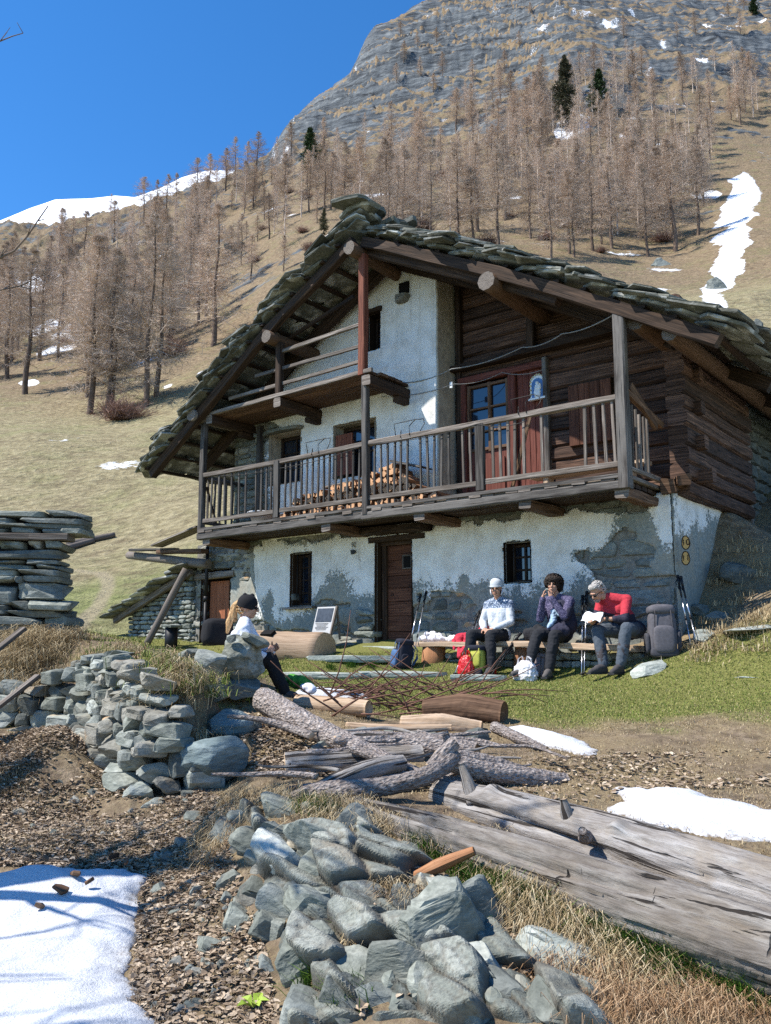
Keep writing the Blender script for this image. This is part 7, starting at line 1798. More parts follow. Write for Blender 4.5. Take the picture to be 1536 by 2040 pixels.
for k in range(40):
    x = rs.uniform(0, 460); y = rs.uniform(1450, 1720); q_ = rs.uniform(8, 22)
    o = frock(x, y, q_ * 1.4, q_, None, rs.choice(['schist', 'schist_dark', 'schist_warm']), None, 2)
    if o: o['label'] = 'small stone lying in the dead leaves'; o['group'] = 'small stones in the dead leaves'

# ================================================================== LOGS AND BRANCHES
t = NT('rough_bark'); co = t.coord('UV', (11, 20, 1), True); f = t.noise(co, 2.0, 8, .72, 1.0); vo = t.n('TexVoronoi'); t.l(co, vo.inputs['Vector']); vo.inputs['Scale'].default_value = 3.0
hh = t.math('ADD', f, vo.outputs['Distance']); c = t.ramp(f, [(.3, (.10, .075, .063)), (.45, (.25, .205, .18)), (.6, (.43, .38, .35)), (.75, (.58, .54, .52))])
M['bark'] = t.done(t.varied(c, .12), .9, hh, 1.0, .03)
def weather_log(name, label, pts, radii, mats, n=28, step=.03, seed=0, groove=.05, lump=.10, flake=0.0, cat='log', knots=(), split=None):
    """weathered trunk along a path: longitudinal grooves, lumps, knots, ragged cracks"""
    r = np.random.default_rng(seed); pts = np.array(pts, float); c0 = pts[0].copy()
    d = np.r_[0, np.cumsum(np.linalg.norm(np.diff(pts, axis=0), axis=1))]; m_ = max(8, int(d[-1] / step)); sd = np.linspace(0, d[-1], m_)
    # smooth path
    P = np.stack([np.interp(sd, d, pts[:, k]) for k in range(3)], 1); kk = max(1, int(.18 / step))
    ker = np.ones(2 * kk + 1) / (2 * kk + 1); P = np.stack([np.convolve(np.pad(P[:, k], kk, 'reflect', reflect_type='odd'), ker, 'valid') for k in range(3)], 1)
    R = np.interp(sd, d, radii); T = unit(np.gradient(P, axis=0)); up = np.array([0.03, .02, 1.]); S_ = unit(np.cross(T, up)); U_ = np.cross(S_, T)
    an = np.linspace(0, 2 * np.pi, n + 1)
    A, B = np.meshgrid(an, sd); ca, sa = np.cos(A), np.sin(A)
    q = np.stack([ca * 1.6, sa * 1.6, B * .9 / max(R.max(), .05) * .18], -1).reshape(-1, 3)
    rad = 1 + lump * fbm(q + seed, seed, 4).reshape(A.shape)
    q2 = np.stack([ca * 7, sa * 7, B * 1.1], -1).reshape(-1, 3); g = fbm(q2 + seed, seed + 1, 4, .6, True).reshape(A.shape); rad += groove * g
    if flake: q3 = np.stack([ca * R.mean() * 45, sa * R.mean() * 45, B * 38], -1).reshape(-1, 3); rad += flake * fbm(q3 + seed, seed + 2, 3, .6, True).reshape(A.shape)
    for (ks, ka, kr, kh) in knots: rad += kh * np.exp(-(((B - ks) / kr) ** 2 + ((np.angle(np.exp(1j * (A - ka)))) * R[:, None] / kr) ** 2))
    if split: 
        for (s0, s1, a0, wd, dp) in split: rad -= dp * sstep(s0, s0 + .25, B) * (1 - sstep(s1 - .25, s1, B)) * np.exp(-((np.angle(np.exp(1j * (A - a0 - .15 * np.sin(B * 3))))) / wd) ** 2)
    V = P[:, None] + (rad * R[:, None])[..., None] * (ca[..., None] * S_[:, None] + sa[..., None] * U_[:, None])
    V[:, -1] = V[:, 0]
    ends = [P[0] - T[0] * R[0] * .04, P[-1] + T[-1] * R[-1] * .04]
    idx = np.arange(m_ * (n + 1)).reshape(m_, n + 1)
    Q = np.stack([idx[:-1, :-1], idx[1:, :-1], idx[1:, 1:], idx[:-1, 1:]], -1).reshape(-1, 4)
    uvv = np.stack([B, A / (2 * np.pi) * (2 * np.pi * R.mean())], -1).reshape(-1, 2)
    Vall = np.vstack([V.reshape(-1, 3), ends]) - c0; uva = np.vstack([uvv, [[0, 0], [d[-1], 0]]])
    T3 = np.vstack([Q[:, [0, 1, 2]], Q[:, [0, 2, 3]], np.stack([idx[0, 1:], idx[0, :-1], np.full(n, len(Vall) - 2)], 1)[:, [1, 0, 2]], np.stack([idx[-1, :-1], idx[-1, 1:], np.full(n, len(Vall) - 1)], 1)])
    mi = np.r_[np.zeros(2 * len(Q), int), np.ones(2 * n, int)]
    me = fast_mesh(name, Vall, T3, mats, uv=uva[T3.ravel()], mi=mi, smooth=True); o = link(bpy.data.objects.new(name, me)); o.location = Vector(c0); return tag(o, label, cat)
ap = lambda *c: at(*c)
wm_ = [M['weathered'], M['cut_old']]; bk_ = [M['bark'], M['cut_old']]
def on_log(o, pa, pb, r0, r1, mats, name='branch_stub', seed=0):
    c = weather_log(name, None, [pa, (np.array(pa) + np.array(pb)) / 2 + np.array([.01, .01, .02]), pb], [r0, (r0 + r1) / 2, r1], mats, 12, .015, seed, .08, .15, .03); 
    for k in ('label', 'category'):
        if k in c: del c[k]
    c.parent = o; c.location = c.location - o.location; return c
up_log = weather_log('fallen_log', 'big bleached upper log with a knot, slanting to the right edge', [ap(880, 1588, 6.25), ap(1010, 1622, 5.75), ap(1250, 1690, 4.95), ap(1536, 1785, 4.25), ap(1720, 1850, 3.85)], [.125, .15, .158, .165, .165], wm_, 60, .018, 3, .035, .08, .012,
    knots=((1.62, .9, .045, .30), (.55, 1.2, .06, .25)), split=((.2, 1.7, .1, .16, .32), (1.3, 3.6, .75, .035, .20), (2.2, 3.8, 1.25, .025, .15), (.5, 2.4, 1.5, .03, .16), (1.9, 3.8, .2, .05, .2)))
lo_log = weather_log('fallen_log', 'big split lower log lying under the bleached upper one', [ap(700, 1612, 5.9), ap(860, 1668, 5.35), ap(1100, 1752, 4.65), ap(1350, 1838, 4.1), ap(1600, 1918, 3.65), ap(1720, 1955, 3.45)], [.08, .13, .155, .165, .168, .168], [M['weathered2'], M['cut_old']], 60, .018, 9, .10, .13, .035,
    split=((.2, 2.4, .8, .12, .30), (.8, 3.6, .35, .045, .22), (.4, 3.8, 1.3, .05, .2), (1., 3.8, -.2, .04, .2), (1.6, 3.8, .6, .025, .18)))
on_log(up_log, ap(1135, 1640, 5.2), ap(1122, 1592, 5.2), .045, .018, wm_, seed=5)
on_log(up_log, ap(945, 1600, 5.9), ap(918, 1522, 5.95), .055, .022, wm_, seed=6)
on_log(up_log, ap(1166, 1668, 4.96), ap(1160, 1655, 4.86), .04, .022, [M['bark'], M['bark']], name='knot', seed=7)
weather_log('dead_trunk', 'barky dead trunk with a sawn end rising to the left', [ap(524, 1393, 8.3), ap(600, 1437, 7.8), ap(690, 1480, 7.4), ap(770, 1515, 7.0), ap(855, 1553, 6.7)], [.115, .105, .085, .06, .045], bk_, 26, .025, 13, .03, .08, .05)
t3 = weather_log('fallen_log', 'thick grey log lying behind the crossing branches', [ap(655, 1478, 7.6), ap(760, 1487, 7.5), ap(860, 1492, 7.35), ap(950, 1505, 7.2)], [.10, .125, .125, .10], bk_, 28, .025, 17, .04, .1, .03, knots=((.45, .4, .05, .2),))
on_log(t3, ap(895, 1490, 7.0), ap(888, 1462, 7.0), .035, .028, bk_, seed=8)
weather_log('fallen_log', 'pale broken log with torn bark at the left of the pile', [ap(568, 1528, 7.0), ap(650, 1520, 7.05), ap(740, 1512, 7.1), ap(840, 1505, 7.2)], [.115, .105, .09, .08], wm_, 30, .022, 19, .06, .14, .03, split=((.05, .5, 1.2, .2, .35),))
weather_log('branch', 'rough barked branch reaching left in front of the pile', [ap(575, 1600, 6.1), ap(640, 1572, 6.05), ap(720, 1574, 6.0), ap(800, 1562, 6.0), ap(870, 1540, 6.1), ap(905, 1505, 6.3)], [.055, .062, .060, .055, .055, .05], bk_, 22, .018, 23, .05, .1, .14, 'branch')
weather_log('branch', 'second rough branch under the first, ending in a torn tip', [ap(578, 1606, 6.1), ap(660, 1560, 6.2), ap(740, 1530, 6.4), ap(800, 1520, 6.6)], [.03, .06, .07, .06], wm_, 20, .02, 24, .08, .2, .05, 'branch')
weather_log('branch', 'dark rough branch running right behind the bleached log', [ap(868, 1508, 6.35), ap(930, 1530, 6.45), ap(1010, 1545, 6.55), ap(1126, 1556, 6.75)], [.05, .065, .07, .055], bk_, 22, .018, 29, .06, .12, .16, 'branch')
weather_log('branch', 'upper rough branch crossing toward the bleached log', [ap(900, 1505, 6.5), ap(960, 1518, 6.6), ap(1030, 1535, 6.7), ap(1070, 1548, 6.75)], [.045, .06, .05, .035], bk_, 20, .018, 31, .06, .12, .14, 'branch')
weather_log('branch', 'short forked stub standing up where the branches cross', [ap(858, 1530, 6.2), ap(880, 1500, 6.25), ap(905, 1480, 6.3)], [.04, .05, .045], bk_, 18, .015, 33, .08, .2, .08, 'branch')
weather_log('branch', 'thin bare branch slanting down from the dead trunk', [ap(700, 1490, 7.0), ap(780, 1520, 6.75), ap(860, 1548, 6.5)], [.035, .035, .025], bk_, 14, .02, 35, .04, .1, .08, 'branch')
weather_log('fallen_log', 'tan log beside the small snow patch at the back of the pile', [ap(592, 1402, 9.3), ap(660, 1406, 9.1), ap(735, 1412, 8.9)], [.095, .095, .085], [M['wood_plank'], M['cut_old']], 22, .03, 37, .05, .1, .03)
weather_log('rotten_log', 'brown rotten log with a broken end at the back of the pile', [ap(845, 1416, 9.0), ap(920, 1412, 8.9), ap(1004, 1424, 8.7)], [.10, .14, .12], [M['wood_warm'], M['wood_warm']], 26, .025, 39, .14, .2, .06)
weather_log('fallen_log', 'tan splintered log under the rotten brown one', [ap(800, 1440, 8.5), ap(880, 1442, 8.4), ap(960, 1452, 8.3)], [.07, .10, .07], [M['wood_plank'], M['cut_old']], 22, .025, 41, .12, .2, .06)
weather_log('branch', 'slender pale branch lying along the front of the brushwood', [ap(690, 1446, 8.3), ap(770, 1452, 8.2), ap(900, 1450, 8.1)], [.035, .04, .03], [M['wood_plank'], M['cut_old']], 14, .03, 43, .05, .1, .05, 'branch')
weather_log('branch', 'dark root like branch beside the middle snow patch', [ap(985, 1448, 8.2), ap(1040, 1475, 7.8), ap(1090, 1492, 7.6)], [.05, .045, .02], bk_, 14, .03, 45, .1, .2, .08, 'branch')
weather_log('splinter', 'orange brown splintered stick on the bank', [ap(812, 1755, 4.9), ap(870, 1725, 4.85), ap(945, 1695, 4.8)], [.025, .035, .02], [M['wood_orange'], M['wood_orange']], 10, .03, 47, .2, .2, .1, 'stick')
# brushwood: thin twigs heaped at the back
V = []; rb = random.Random(14); mb = MB()
for k in range(95):
    x = rb.uniform(640, 960); y = rb.uniform(1385, 1440); P = hit(x, y)
    if P is None: continue
    a = rb.uniform(-.5, .5) + (0 if rb.random() < .5 else math.pi); L = rb.uniform(.3, 1.0); el = rb.uniform(.0, .6) if k % 5 else rb.uniform(.6, 1.2)
    d = np.array([math.cos(a) * math.cos(el), math.sin(a) * math.cos(el) * .6, math.sin(el)]); bend = np.array([rb.uniform(-.2, .2), rb.uniform(-.2, .2), rb.uniform(-.25, .15)])
    p0 = P + np.array([0, 0, rb.uniform(.02, .16)]); mb.tube([p0 + d * L * s_ + bend * s_ * s_ * L for s_ in (0, .33, .66, 1)], [.009, .008, .006, .003], 4)
tag(mb.build('brushwood', M.setdefault('brush', plain('red_brown_twigs', (.13, .065, .045), .8, .4, 12))), 'heap of thin red brown twigs behind the log pile', 'brushwood', kind='stuff')

# ================================================================== SNOW
t = NT('old_snow'); co = t.coord('Object', rand=False); f = t.noise(co, 6, 5); f2 = t.noise(co, 60, 4, .7); f3 = t.noise(co, 140, 2)
c = t.mix(t.ramp(f3, [(.66, 0.), (.72, .55)]), t.ramp(f2, [(.3, (.50, .515, .54)), (.6, (.63, .645, .67))]), (.35, .30, .25)); t.b.inputs['Subsurface Weight'].default_value = 0.0
rm_ = t.math('MULTIPLY', t.attr('rim'), t.ramp(t.noise(co, 14, 5, .7), [(.42, 0.), (.6, 1.)])); c = t.mix(rm_, c, (.20, .16, .12)); c = t.mix(t.ramp(t.noise(co, 3.0, 5, .6), [(.58, 0.), (.75, .35)]), c, (.50, .49, .47))
M['snow'] = t.done(c, .7, t.math('ADD', f, t.math('MULTIPLY', f2, .8)), .6, .025)
def snow_patch(poly, label, th, step=.03, seed=1, edge=.10, rag=.07):
    P = np.array([hit(x, y)[:2] for x, y in poly]); lo = P.min(0) - .2; hi = P.max(0) + .2
    xs = np.arange(lo[0], hi[0], step); ys = np.arange(lo[1], hi[1], step); X, Y = np.meshgrid(xs, ys); q = np.stack([X.ravel(), Y.ravel()], 1)
    ins = np.zeros(len(q), bool)
    for i in range(len(P)):
        a, b = P[i], P[(i + 1) % len(P)]; cnd = ((a[1] > q[:, 1]) != (b[1] > q[:, 1])) & (q[:, 0] < (b[0] - a[0]) * (q[:, 1] - a[1]) / (b[1] - a[1] + 1e-12) + a[0]); ins ^= cnd
    sd = seg_d(q, list(P) + [P[0]]) * np.where(ins, 1, -1); sd = sd + rag * fbm(pts3(q[:, 0] / .22, q[:, 1] / .22), seed, 4)
    h = np.where(sd > 0, th * (1 - np.exp(-np.maximum(sd, 0) / edge)), 0) + (sd > .02) * sstep(.0, .3, sd) * (fbm(pts3(q[:, 0] / .5, q[:, 1] / .5), seed + 1, 4) * .03 + fbm(pts3(q[:, 0] / .09, q[:, 1] / .09), seed + 2, 2) * .006)
    gd = ground_z(q[:, 0], q[:, 1]); k = sstep(0, .28, sd); z = np.where(sd > 0, gd * (1 - k) + (ground_z(q[:, 0], q[:, 1], False) + .045) * k + h, gd - .06 + .9 * np.minimum(sd, 0))
    n1, n2 = len(ys), len(xs); idx = np.arange(n1 * n2).reshape(n1, n2); k = (sd > -.06).reshape(n1, n2)
    ok = k[:-1, :-1] & k[1:, 1:] & k[1:, :-1] & k[:-1, 1:]; Q = np.stack([idx[:-1, :-1], idx[:-1, 1:], idx[1:, 1:], idx[1:, :-1]], -1)[ok]
    us = np.unique(Q); rem = np.zeros(n1 * n2, int); rem[us] = np.arange(len(us))
    o = link(bpy.data.objects.new('snow', fast_mesh('snow', np.c_[q, z][us], rem[Q], [M['snow']], smooth=True, n=4))); add_attr(o.data, 'rim', (1 - sstep(-.01, .10, sd))[us]); return tag(o, label, 'snow patch', kind='stuff')
snow_patch([(-260, 1735), (-60, 1745), (40, 1738), (150, 1730), (215, 1738), (262, 1738), (292, 1760), (285, 1800), (278, 1840), (290, 1872), (268, 1895), (272, 1950), (300, 2010), (310, 2060), (300, 2160), (-300, 2160)], 'large old snow patch with tree shadows at the lower left corner', .065, .022, 5, .10, .10)
snow_patch([(1228, 1574), (1320, 1572), (1440, 1588), (1540, 1612), (1700, 1640), (1700, 1735), (1540, 1690), (1470, 1672), (1400, 1676), (1330, 1660), (1255, 1640), (1212, 1618)], 'smooth snow patch behind the bleached log at right', .03, .02, 6, .12, .12)
snow_patch([(995, 1447), (1050, 1452), (1110, 1466), (1160, 1478), (1195, 1496), (1160, 1506), (1110, 1498), (1060, 1480)], 'small snow patch on the brown lawn right of the brushwood', .02, .018, 7, .10, .11)
snow_patch([(560, 1388), (590, 1378), (640, 1376), (720, 1384), (745, 1394), (700, 1398), (600, 1396)], 'narrow snow strip behind the tan log', .05, .025, 8, .06)

# ================================================================== LEAVES AND GRASS
t = NT('dead_leaves'); g = t.n('NewGeometry'); c = t.ramp(g.outputs['Random Per Island'], [(.0, (.16, .11, .072)), (.35, (.27, .20, .135)), (.65, (.37, .285, .20)), (1., (.48, .39, .29))]); M['leaf'] = t.done(c, .8)
def leaves(n, region, size, seed, name, label):
    r = np.random.default_rng(seed); x, y, wgt = region(r, n); z = ground_z(x, y); n = len(x)
    a = r.uniform(0, 2 * np.pi, n); tl = r.normal(0, .2, (n, 2)); s_ = r.uniform(.6, 1.3, n) * size; cu = r.uniform(-.6, 1.1, n)
    ex = np.stack([np.cos(a), np.sin(a), tl[:, 0]], 1); ey = np.stack([-np.sin(a), np.cos(a), tl[:, 1]], 1); up = np.array([0, 0, 1.])
    C = np.stack([x, y, z + .008 + r.uniform(0, .02, n)], 1); S3 = s_[:, None]
    lift = (cu * s_)[:, None] * up * .28; w_ = r.uniform(.45, .8, n)[:, None]
    p = [C - ex * S3 * .5, C - ex * S3 * .15 - ey * S3 * .5 * w_ + lift * .8, C + ex * S3 * .22 - ey * S3 * .38 * w_ + lift, C + ex * S3 * .5 + lift * .3, C + ex * S3 * .18 + ey * S3 * .42 * w_ + lift * .9, C - ex * S3 * .2 + ey * S3 * .45 * w_ + lift, C + lift * -.1]
    V = np.stack(p, 1).reshape(-1, 3); b = (np.arange(n) * 7)[:, None]; T = np.concatenate([b + np.array([[6, i, (i + 1) % 6]]) for i in range(6)], 0)
    return tag(link(bpy.data.objects.new(name, fast_mesh(name, V, T, [M['leaf']]))), label, 'leaves', kind='stuff')
def reg_px(poly, patchy=0., scale=.7):
    P = np.array([hit(x, y)[:2] for x, y in poly])
    def f(r, n):
        lo, hi = P.min(0), P.max(0); q = lo + r.random((n * 4, 2)) * (hi - lo); ins = np.zeros(len(q), bool)
        for i in range(len(P)):
            a, b = P[i], P[(i + 1) % len(P)]; ins ^= ((a[1] > q[:, 1]) != (b[1] > q[:, 1])) & (q[:, 0] < (b[0] - a[0]) * (q[:, 1] - a[1]) / (b[1] - a[1] + 1e-12) + a[0])
        q = q[ins]
        if patchy: k = fbm(pts3(q[:, 0] / scale, q[:, 1] / scale), 77, 3) + r.uniform(-.35, .35, len(q)) > patchy - .5; q = q[k]
        q = q[:n]; return q[:, 0], q[:, 1], None
    return f
leaves(26000, reg_px([(-120, 1450), (90, 1452), (230, 1560), (300, 1600), (400, 1580), (470, 1600), (440, 1680), (520, 1850), (560, 2060), (250, 2060), (280, 1760), (-120, 1730)], .28), .040, 3, 'fallen_leaves', 'dead brown leaves covering the ground at the lower left')
leaves(4200, reg_px([(470, 1390), (560, 1400), (700, 1470), (720, 1540), (560, 1560), (480, 1500)], .4), .042, 4, 'fallen_leaves', 'dead brown leaves on the slope below the ponytail person')
leaves(900, reg_px([(1000, 1480), (1200, 1500), (1536, 1500), (1536, 1570), (1200, 1600), (1120, 1620), (950, 1560)], .6), .045, 5, 'fallen_leaves', 'scattered dead leaves on the brown lawn')
leaves(500, reg_px([(600, 1640), (900, 1700), (1150, 1900), (1100, 2040), (700, 2040), (560, 1800)], .5), .055, 6, 'fallen_leaves', 'dead leaves caught between the rocks of the bank')
# more crooked limbs tangled over the pile
rt2 = random.Random(52)
for k in range(17):
    x0, y0 = rt2.uniform(570, 900), rt2.uniform(1450, 1590); Y0 = np.interp(y0, [1450, 1600], [7.7, 5.95]); a = rt2.choice([0, 0, math.pi]) + rt2.uniform(-.55, .55); L = rt2.uniform(120, 330); n_p = 6; pp = []
    for j in range(n_p):
        x = x0 + math.cos(a) * L * j / 5 + rt2.gauss(0, 7); y = y0 + math.sin(a) * L * .35 * j / 5 + rt2.gauss(0, 6); Pg = at(x, y, np.interp(y, [1440, 1600], [7.8, 5.95]) - .1); Pg[2] = max(Pg[2], gz_at(Pg[0], Pg[1]) + .03); pp.append(Pg)
    r0 = rt2.uniform(.014, .036)
    o = weather_log('branch', 'thin crooked dead branch tangled in the log pile', pp, [r0, r0, r0 * .9, r0 * .8, r0 * .65, r0 * .45], bk_ if k % 3 else wm_, 12, .022, 60 + k, .06, .15, .08, 'branch'); o['group'] = 'crooked dead branches in the log pile'
# leaves that melted into the snow
for k, (x, y, s_) in enumerate(((118, 1815, .12), (75, 1855, .06), (148, 1788, .09), (225, 1748, .07), (176, 1800, .05), (250, 1762, .05), (88, 1755, .05))):
    P = hit(x, y); m = MB(); m.slab(7, s_, s_ * .6, .02, Euler((.3, .4, k)).to_matrix().to_4x4(), 0, .3); tag(m.build('leaf', M['wood_warm'], None, P + np.array([0, 0, .125])), 'curled dead leaf lying on the lower left snow', 'leaf', 'dead leaves on the lower left snow')
def blade_mat(name, stops):
    t = NT(name); g = t.n('NewGeometry'); return t.done(t.ramp(g.outputs['Random Per Island'], stops), .7)
M['g_green'] = blade_mat('green_grass', [(.0, (.085, .125, .02)), (.4, (.165, .225, .036)), (.65, (.25, .28, .065)), (.82, (.33, .29, .11)), (1., (.44, .36, .19))])
M['g_lush'] = blade_mat('lush_grass', [(.0, (.03, .075, .008)), (.6, (.07, .15, .015)), (1., (.15, .24, .03))])
M['g_dry'] = blade_mat('dry_grass', [(.0, (.14, .09, .04)), (.4, (.30, .215, .11)), (.75, (.45, .35, .20)), (1., (.60, .50, .33))])
M['g_rust'] = blade_mat('rusty_grass', [(.0, (.17, .09, .04)), (.5, (.31, .19, .10)), (1., (.46, .33, .20))])
def blades(name, label, x, y, hgt, wd, mat, r, lean=.5, z=None, dirs=None, droop=.5):
    n = len(x); z = ground_z(x, y) if z is None else z
    a = r.uniform(0, 2 * np.pi, n) if dirs is None else dirs; ln = np.abs(r.normal(0, lean, n)); h = hgt * r.uniform(.5, 1.25, n)
    D = np.stack([np.cos(a) * np.sin(ln), np.sin(a) * np.sin(ln), np.cos(ln)], 1); hor = np.stack([np.cos(a), np.sin(a), 0 * a], 1)
    B = np.stack([x, y, z - .01], 1); mid = B + D * (h * .55)[:, None]; tip = mid + unit(D * (1 - droop) + hor * droop + np.array([0, 0, -droop * .8])) * (h * .5)[:, None]
    s_ = np.stack([-np.sin(a + r.normal(0, .6, n)), np.cos(a), 0 * a], 1) * (wd * r.uniform(.6, 1.3, n))[:, None]
    V = np.stack([B - s_ / 2, B + s_ / 2, mid - s_ * .38, mid + s_ * .38, tip], 1).reshape(-1, 3); b = (np.arange(n) * 5)[:, None]
    T = np.concatenate([b + np.array([[0, 1, 3]]), b + np.array([[0, 3, 2]]), b + np.array([[2, 3, 4]])], 0)
    return tag(link(bpy.data.objects.new(name, fast_mesh(name, V, T, [mat]))), label, 'grass', kind='stuff')
r = np.random.default_rng(91)
n = 260000; x = r.uniform(-2.2, 7.2, n); y = r.uniform(6.8, 13.9, n); gk = near_masks(x, y); keep = (gk + .35 * fbm(pts3(x / .35, y / .35), 92, 3) > r.uniform(.15, .95, n)) & ((x - HO[0]) * HV[0] + (y - HO[1]) * HV[1] < -.15)
x, y = x[keep], y[keep]; blades('grass', 'short green lawn in front of the bench', x, y, np.full(len(x), .045), np.full(len(x), .007), M['g_green'], r)
n = 150000; x = r.uniform(-2., 6.5, n); y = r.uniform(4.6, 9.6, n); gk = near_masks(x, y); keep = (gk < r.uniform(.1, .9, n)) & (fbm(pts3(x / .5, y / .5), 93, 3) + r.uniform(-.4, .4, n) > -.12)
x, y = x[keep], y[keep]; blades('grass', 'flattened straw coloured grass on the brown lawn', x, y, np.full(len(x), .05), np.full(len(x), .0045), M['g_dry'], r, 1.1, droop=.7)
f = reg_px([(-120, 1560), (200, 1570), (470, 1590), (560, 1580), (480, 1660), (430, 1740), (300, 1730), (-120, 1720)], .42); x, y, _ = f(r, 16000); blades('grass', 'thin dry grass above the lower left snow', x, y, np.full(len(x), .07), np.full(len(x), .006), M['g_dry'], r, .9)
n = 60000; x = r.uniform(-7.5, -1.5, n); y = r.uniform(9.5, 19, n); keep = fbm(pts3(x / .7, y / .7), 94, 3) + r.uniform(-.4, .4, n) > -.1
x, y = x[keep], y[keep]; blades('grass', 'mixed dry and green grass on the bank at left', x, y, np.full(len(x), .07), np.full(len(x), .009), M['g_green'], r, .6)
f = reg_px([(-120, 1450), (90, 1452), (230, 1570), (300, 1610), (400, 1580), (560, 1590), (440, 1680), (520, 1850), (560, 2060), (250, 2060), (280, 1760), (-120, 1730)], .25); x, y, _ = f(r, 42000)
M['g_litter'] = blade_mat('needle_litter', [(.0, (.07, .045, .028)), (.5, (.20, .14, .085)), (1., (.42, .33, .22))])
blades('litter', 'brown needles and straw bits between the dead leaves', x, y, np.full(len(x), .055), np.full(len(x), .0035), M['g_litter'], r, 1.5, ground_z(x, y) + r.uniform(.0, .03, len(x)), droop=.5)
def tufts(name, label, spots, mat, per, hgt, wd, lean, droop, rad, seed, down=None):
    r = np.random.default_rng(seed); X = []; Y = []; Z = []; Hh = []; Dr = []
    for (px, py, k) in spots:
        P = hit(px, py)
        if P is None: continue
        m_ = int(per * k); X.append(P[0] + r.normal(0, rad * k ** .5, m_)); Y.append(P[1] + r.normal(0, rad * k ** .5, m_)); Hh.append(np.full(m_, hgt * k ** .35)); Z.append(np.full(m_, P[2]))
        Dr.append(r.normal(-1.9 if down is None else down, .9, m_))
    X, Y, Z, Hh, Dr = map(np.concatenate, (X, Y, Z, Hh, Dr)); zz = np.maximum(ground_z(X, Y), Z - .04)
    return blades(name, label, X, Y, Hh, np.full(len(X), wd), mat, r, lean, zz, Dr if down is not False else None, droop)
tufts('grass', 'long dry grass hanging over the rocks of the bank', [(660, 1640, 1.2), (690, 1660, 1.2), (640, 1615, 1), (750, 1650, 1), (720, 1625, 1), (800, 1660, 1.2), (890, 1700, 1.2), (960, 1690, 1), (1000, 1760, 1.3), (1050, 1820, 1.5), (1100, 1850, 1.6), (1020, 1800, 1.2), (1160, 1900, 1.4), (980, 1730, 1), (430, 1660, 1), (440, 1690, .9), (470, 1600, .8), (560, 1600, .9), (1220, 1930, 1.3), (1300, 1960, 1.2), (780, 1780, .5), (820, 1800, .5), (700, 1900, .4), (1150, 1860, 1.3)], M['g_dry'], 300, .21, .0036, .75, .75, .08, 61)
tufts('grass', 'rusty matted dry grass at the lower right', [(1180, 1940, 1.6), (1240, 1985, 1.8), (1300, 2000, 1.6), (1400, 2010, 1.8), (1480, 2020, 1.6), (1350, 1985, 1.4), (1230, 2030, 1.6), (440, 1700, .6), (790, 1790, .5), (1110, 1960, 1), (1290, 1950, 1.3)], M['g_rust'], 300, .14, .0036, .9, .7, .10, 62)
tufts('grass', 'fresh green grass tufts growing between the rocks and logs', [(850, 1690, .8), (870, 1705, 1), (890, 1720, .8), (980, 1780, .9), (1010, 1800, 1), (1060, 1810, .9), (1100, 1835, .8), (960, 1760, .6), (1340, 1940, 1), (1400, 1955, 1), (1450, 1970, .9), (1330, 1965, .8), (700, 1870, .4), (620, 1960, .4), (680, 2000, .5), (690, 1990, .4), (650, 1630, .8), (610, 1610, .6), (1160, 1880, .9), (1220, 1900, 1), (1260, 1915, 1), (1300, 1930, 1), (700, 1690, .5), (930, 1750, .8), (1480, 1985, .9), (1500, 2000, .8), (300, 1520, .2), (430, 1560, .3), (700, 1330, .4), (740, 1330, .5), (660, 1332, .4)], M['g_lush'], 420, .17, .005, .45, .35, .06, 63)
tufts('grass', 'dry tussocks on top of the retaining wall and around the ruined wall', [(60, 1290, 2), (20, 1275, 2), (100, 1272, 1.6), (140, 1280, 1.2), (60, 1330, 2), (30, 1360, 2), (70, 1380, 1.8), (10, 1330, 2), (110, 1310, 1.2), (220, 1320, .6), (320, 1345, .7), (360, 1372, .8), (340, 1410, .9), (400, 1350, .5), (380, 1410, .7), (260, 1300, .5), (380, 1480, .6)], M['g_dry'], 330, .30, .0055, .7, .7, .14, 64)
tufts('grass', 'greenish tussocks on the slope beside the lichen boulder', [(180, 1312, .7), (240, 1312, .6), (290, 1330, .8), (340, 1350, .9), (370, 1360, .8), (270, 1350, .6), (340, 1330, 1.2), (390, 1380, 1.2), (350, 1390, 1), (420, 1400, .8), (490, 1385, .9), (520, 1395, .8), (300, 1365, .8)], M['g_green'], 200, .18, .008, .6, .5, .12, 65, False)
tufts('grass', 'rusty clumps hanging in the retaining wall', [(255, 1375, .6), (300, 1430, .6), (370, 1470, .7), (180, 1320, .6), (160, 1400, .4), (220, 1450, .4), (275, 1500, .4), (130, 1370, .4)], M['g_rust'], 200, .2, .007, .8, .8, .07, 66)
tufts('grass', 'dry grass on the shaded bank right of the chalet', [(1420, 1240, 1), (1470, 1200, 1), (1500, 1150, 1), (1530, 1230, 1.3), (1460, 1260, 1.3), (1500, 1250, 1.4), (1410, 1285, 1.2), (1450, 1290, 1.2), (1440, 1160, .9), (1480, 1100, .9), (1400, 1310, 1), (1520, 1290, 1)], M['g_dry'], 170, .16, .008, .8, .6, .16, 67, False)
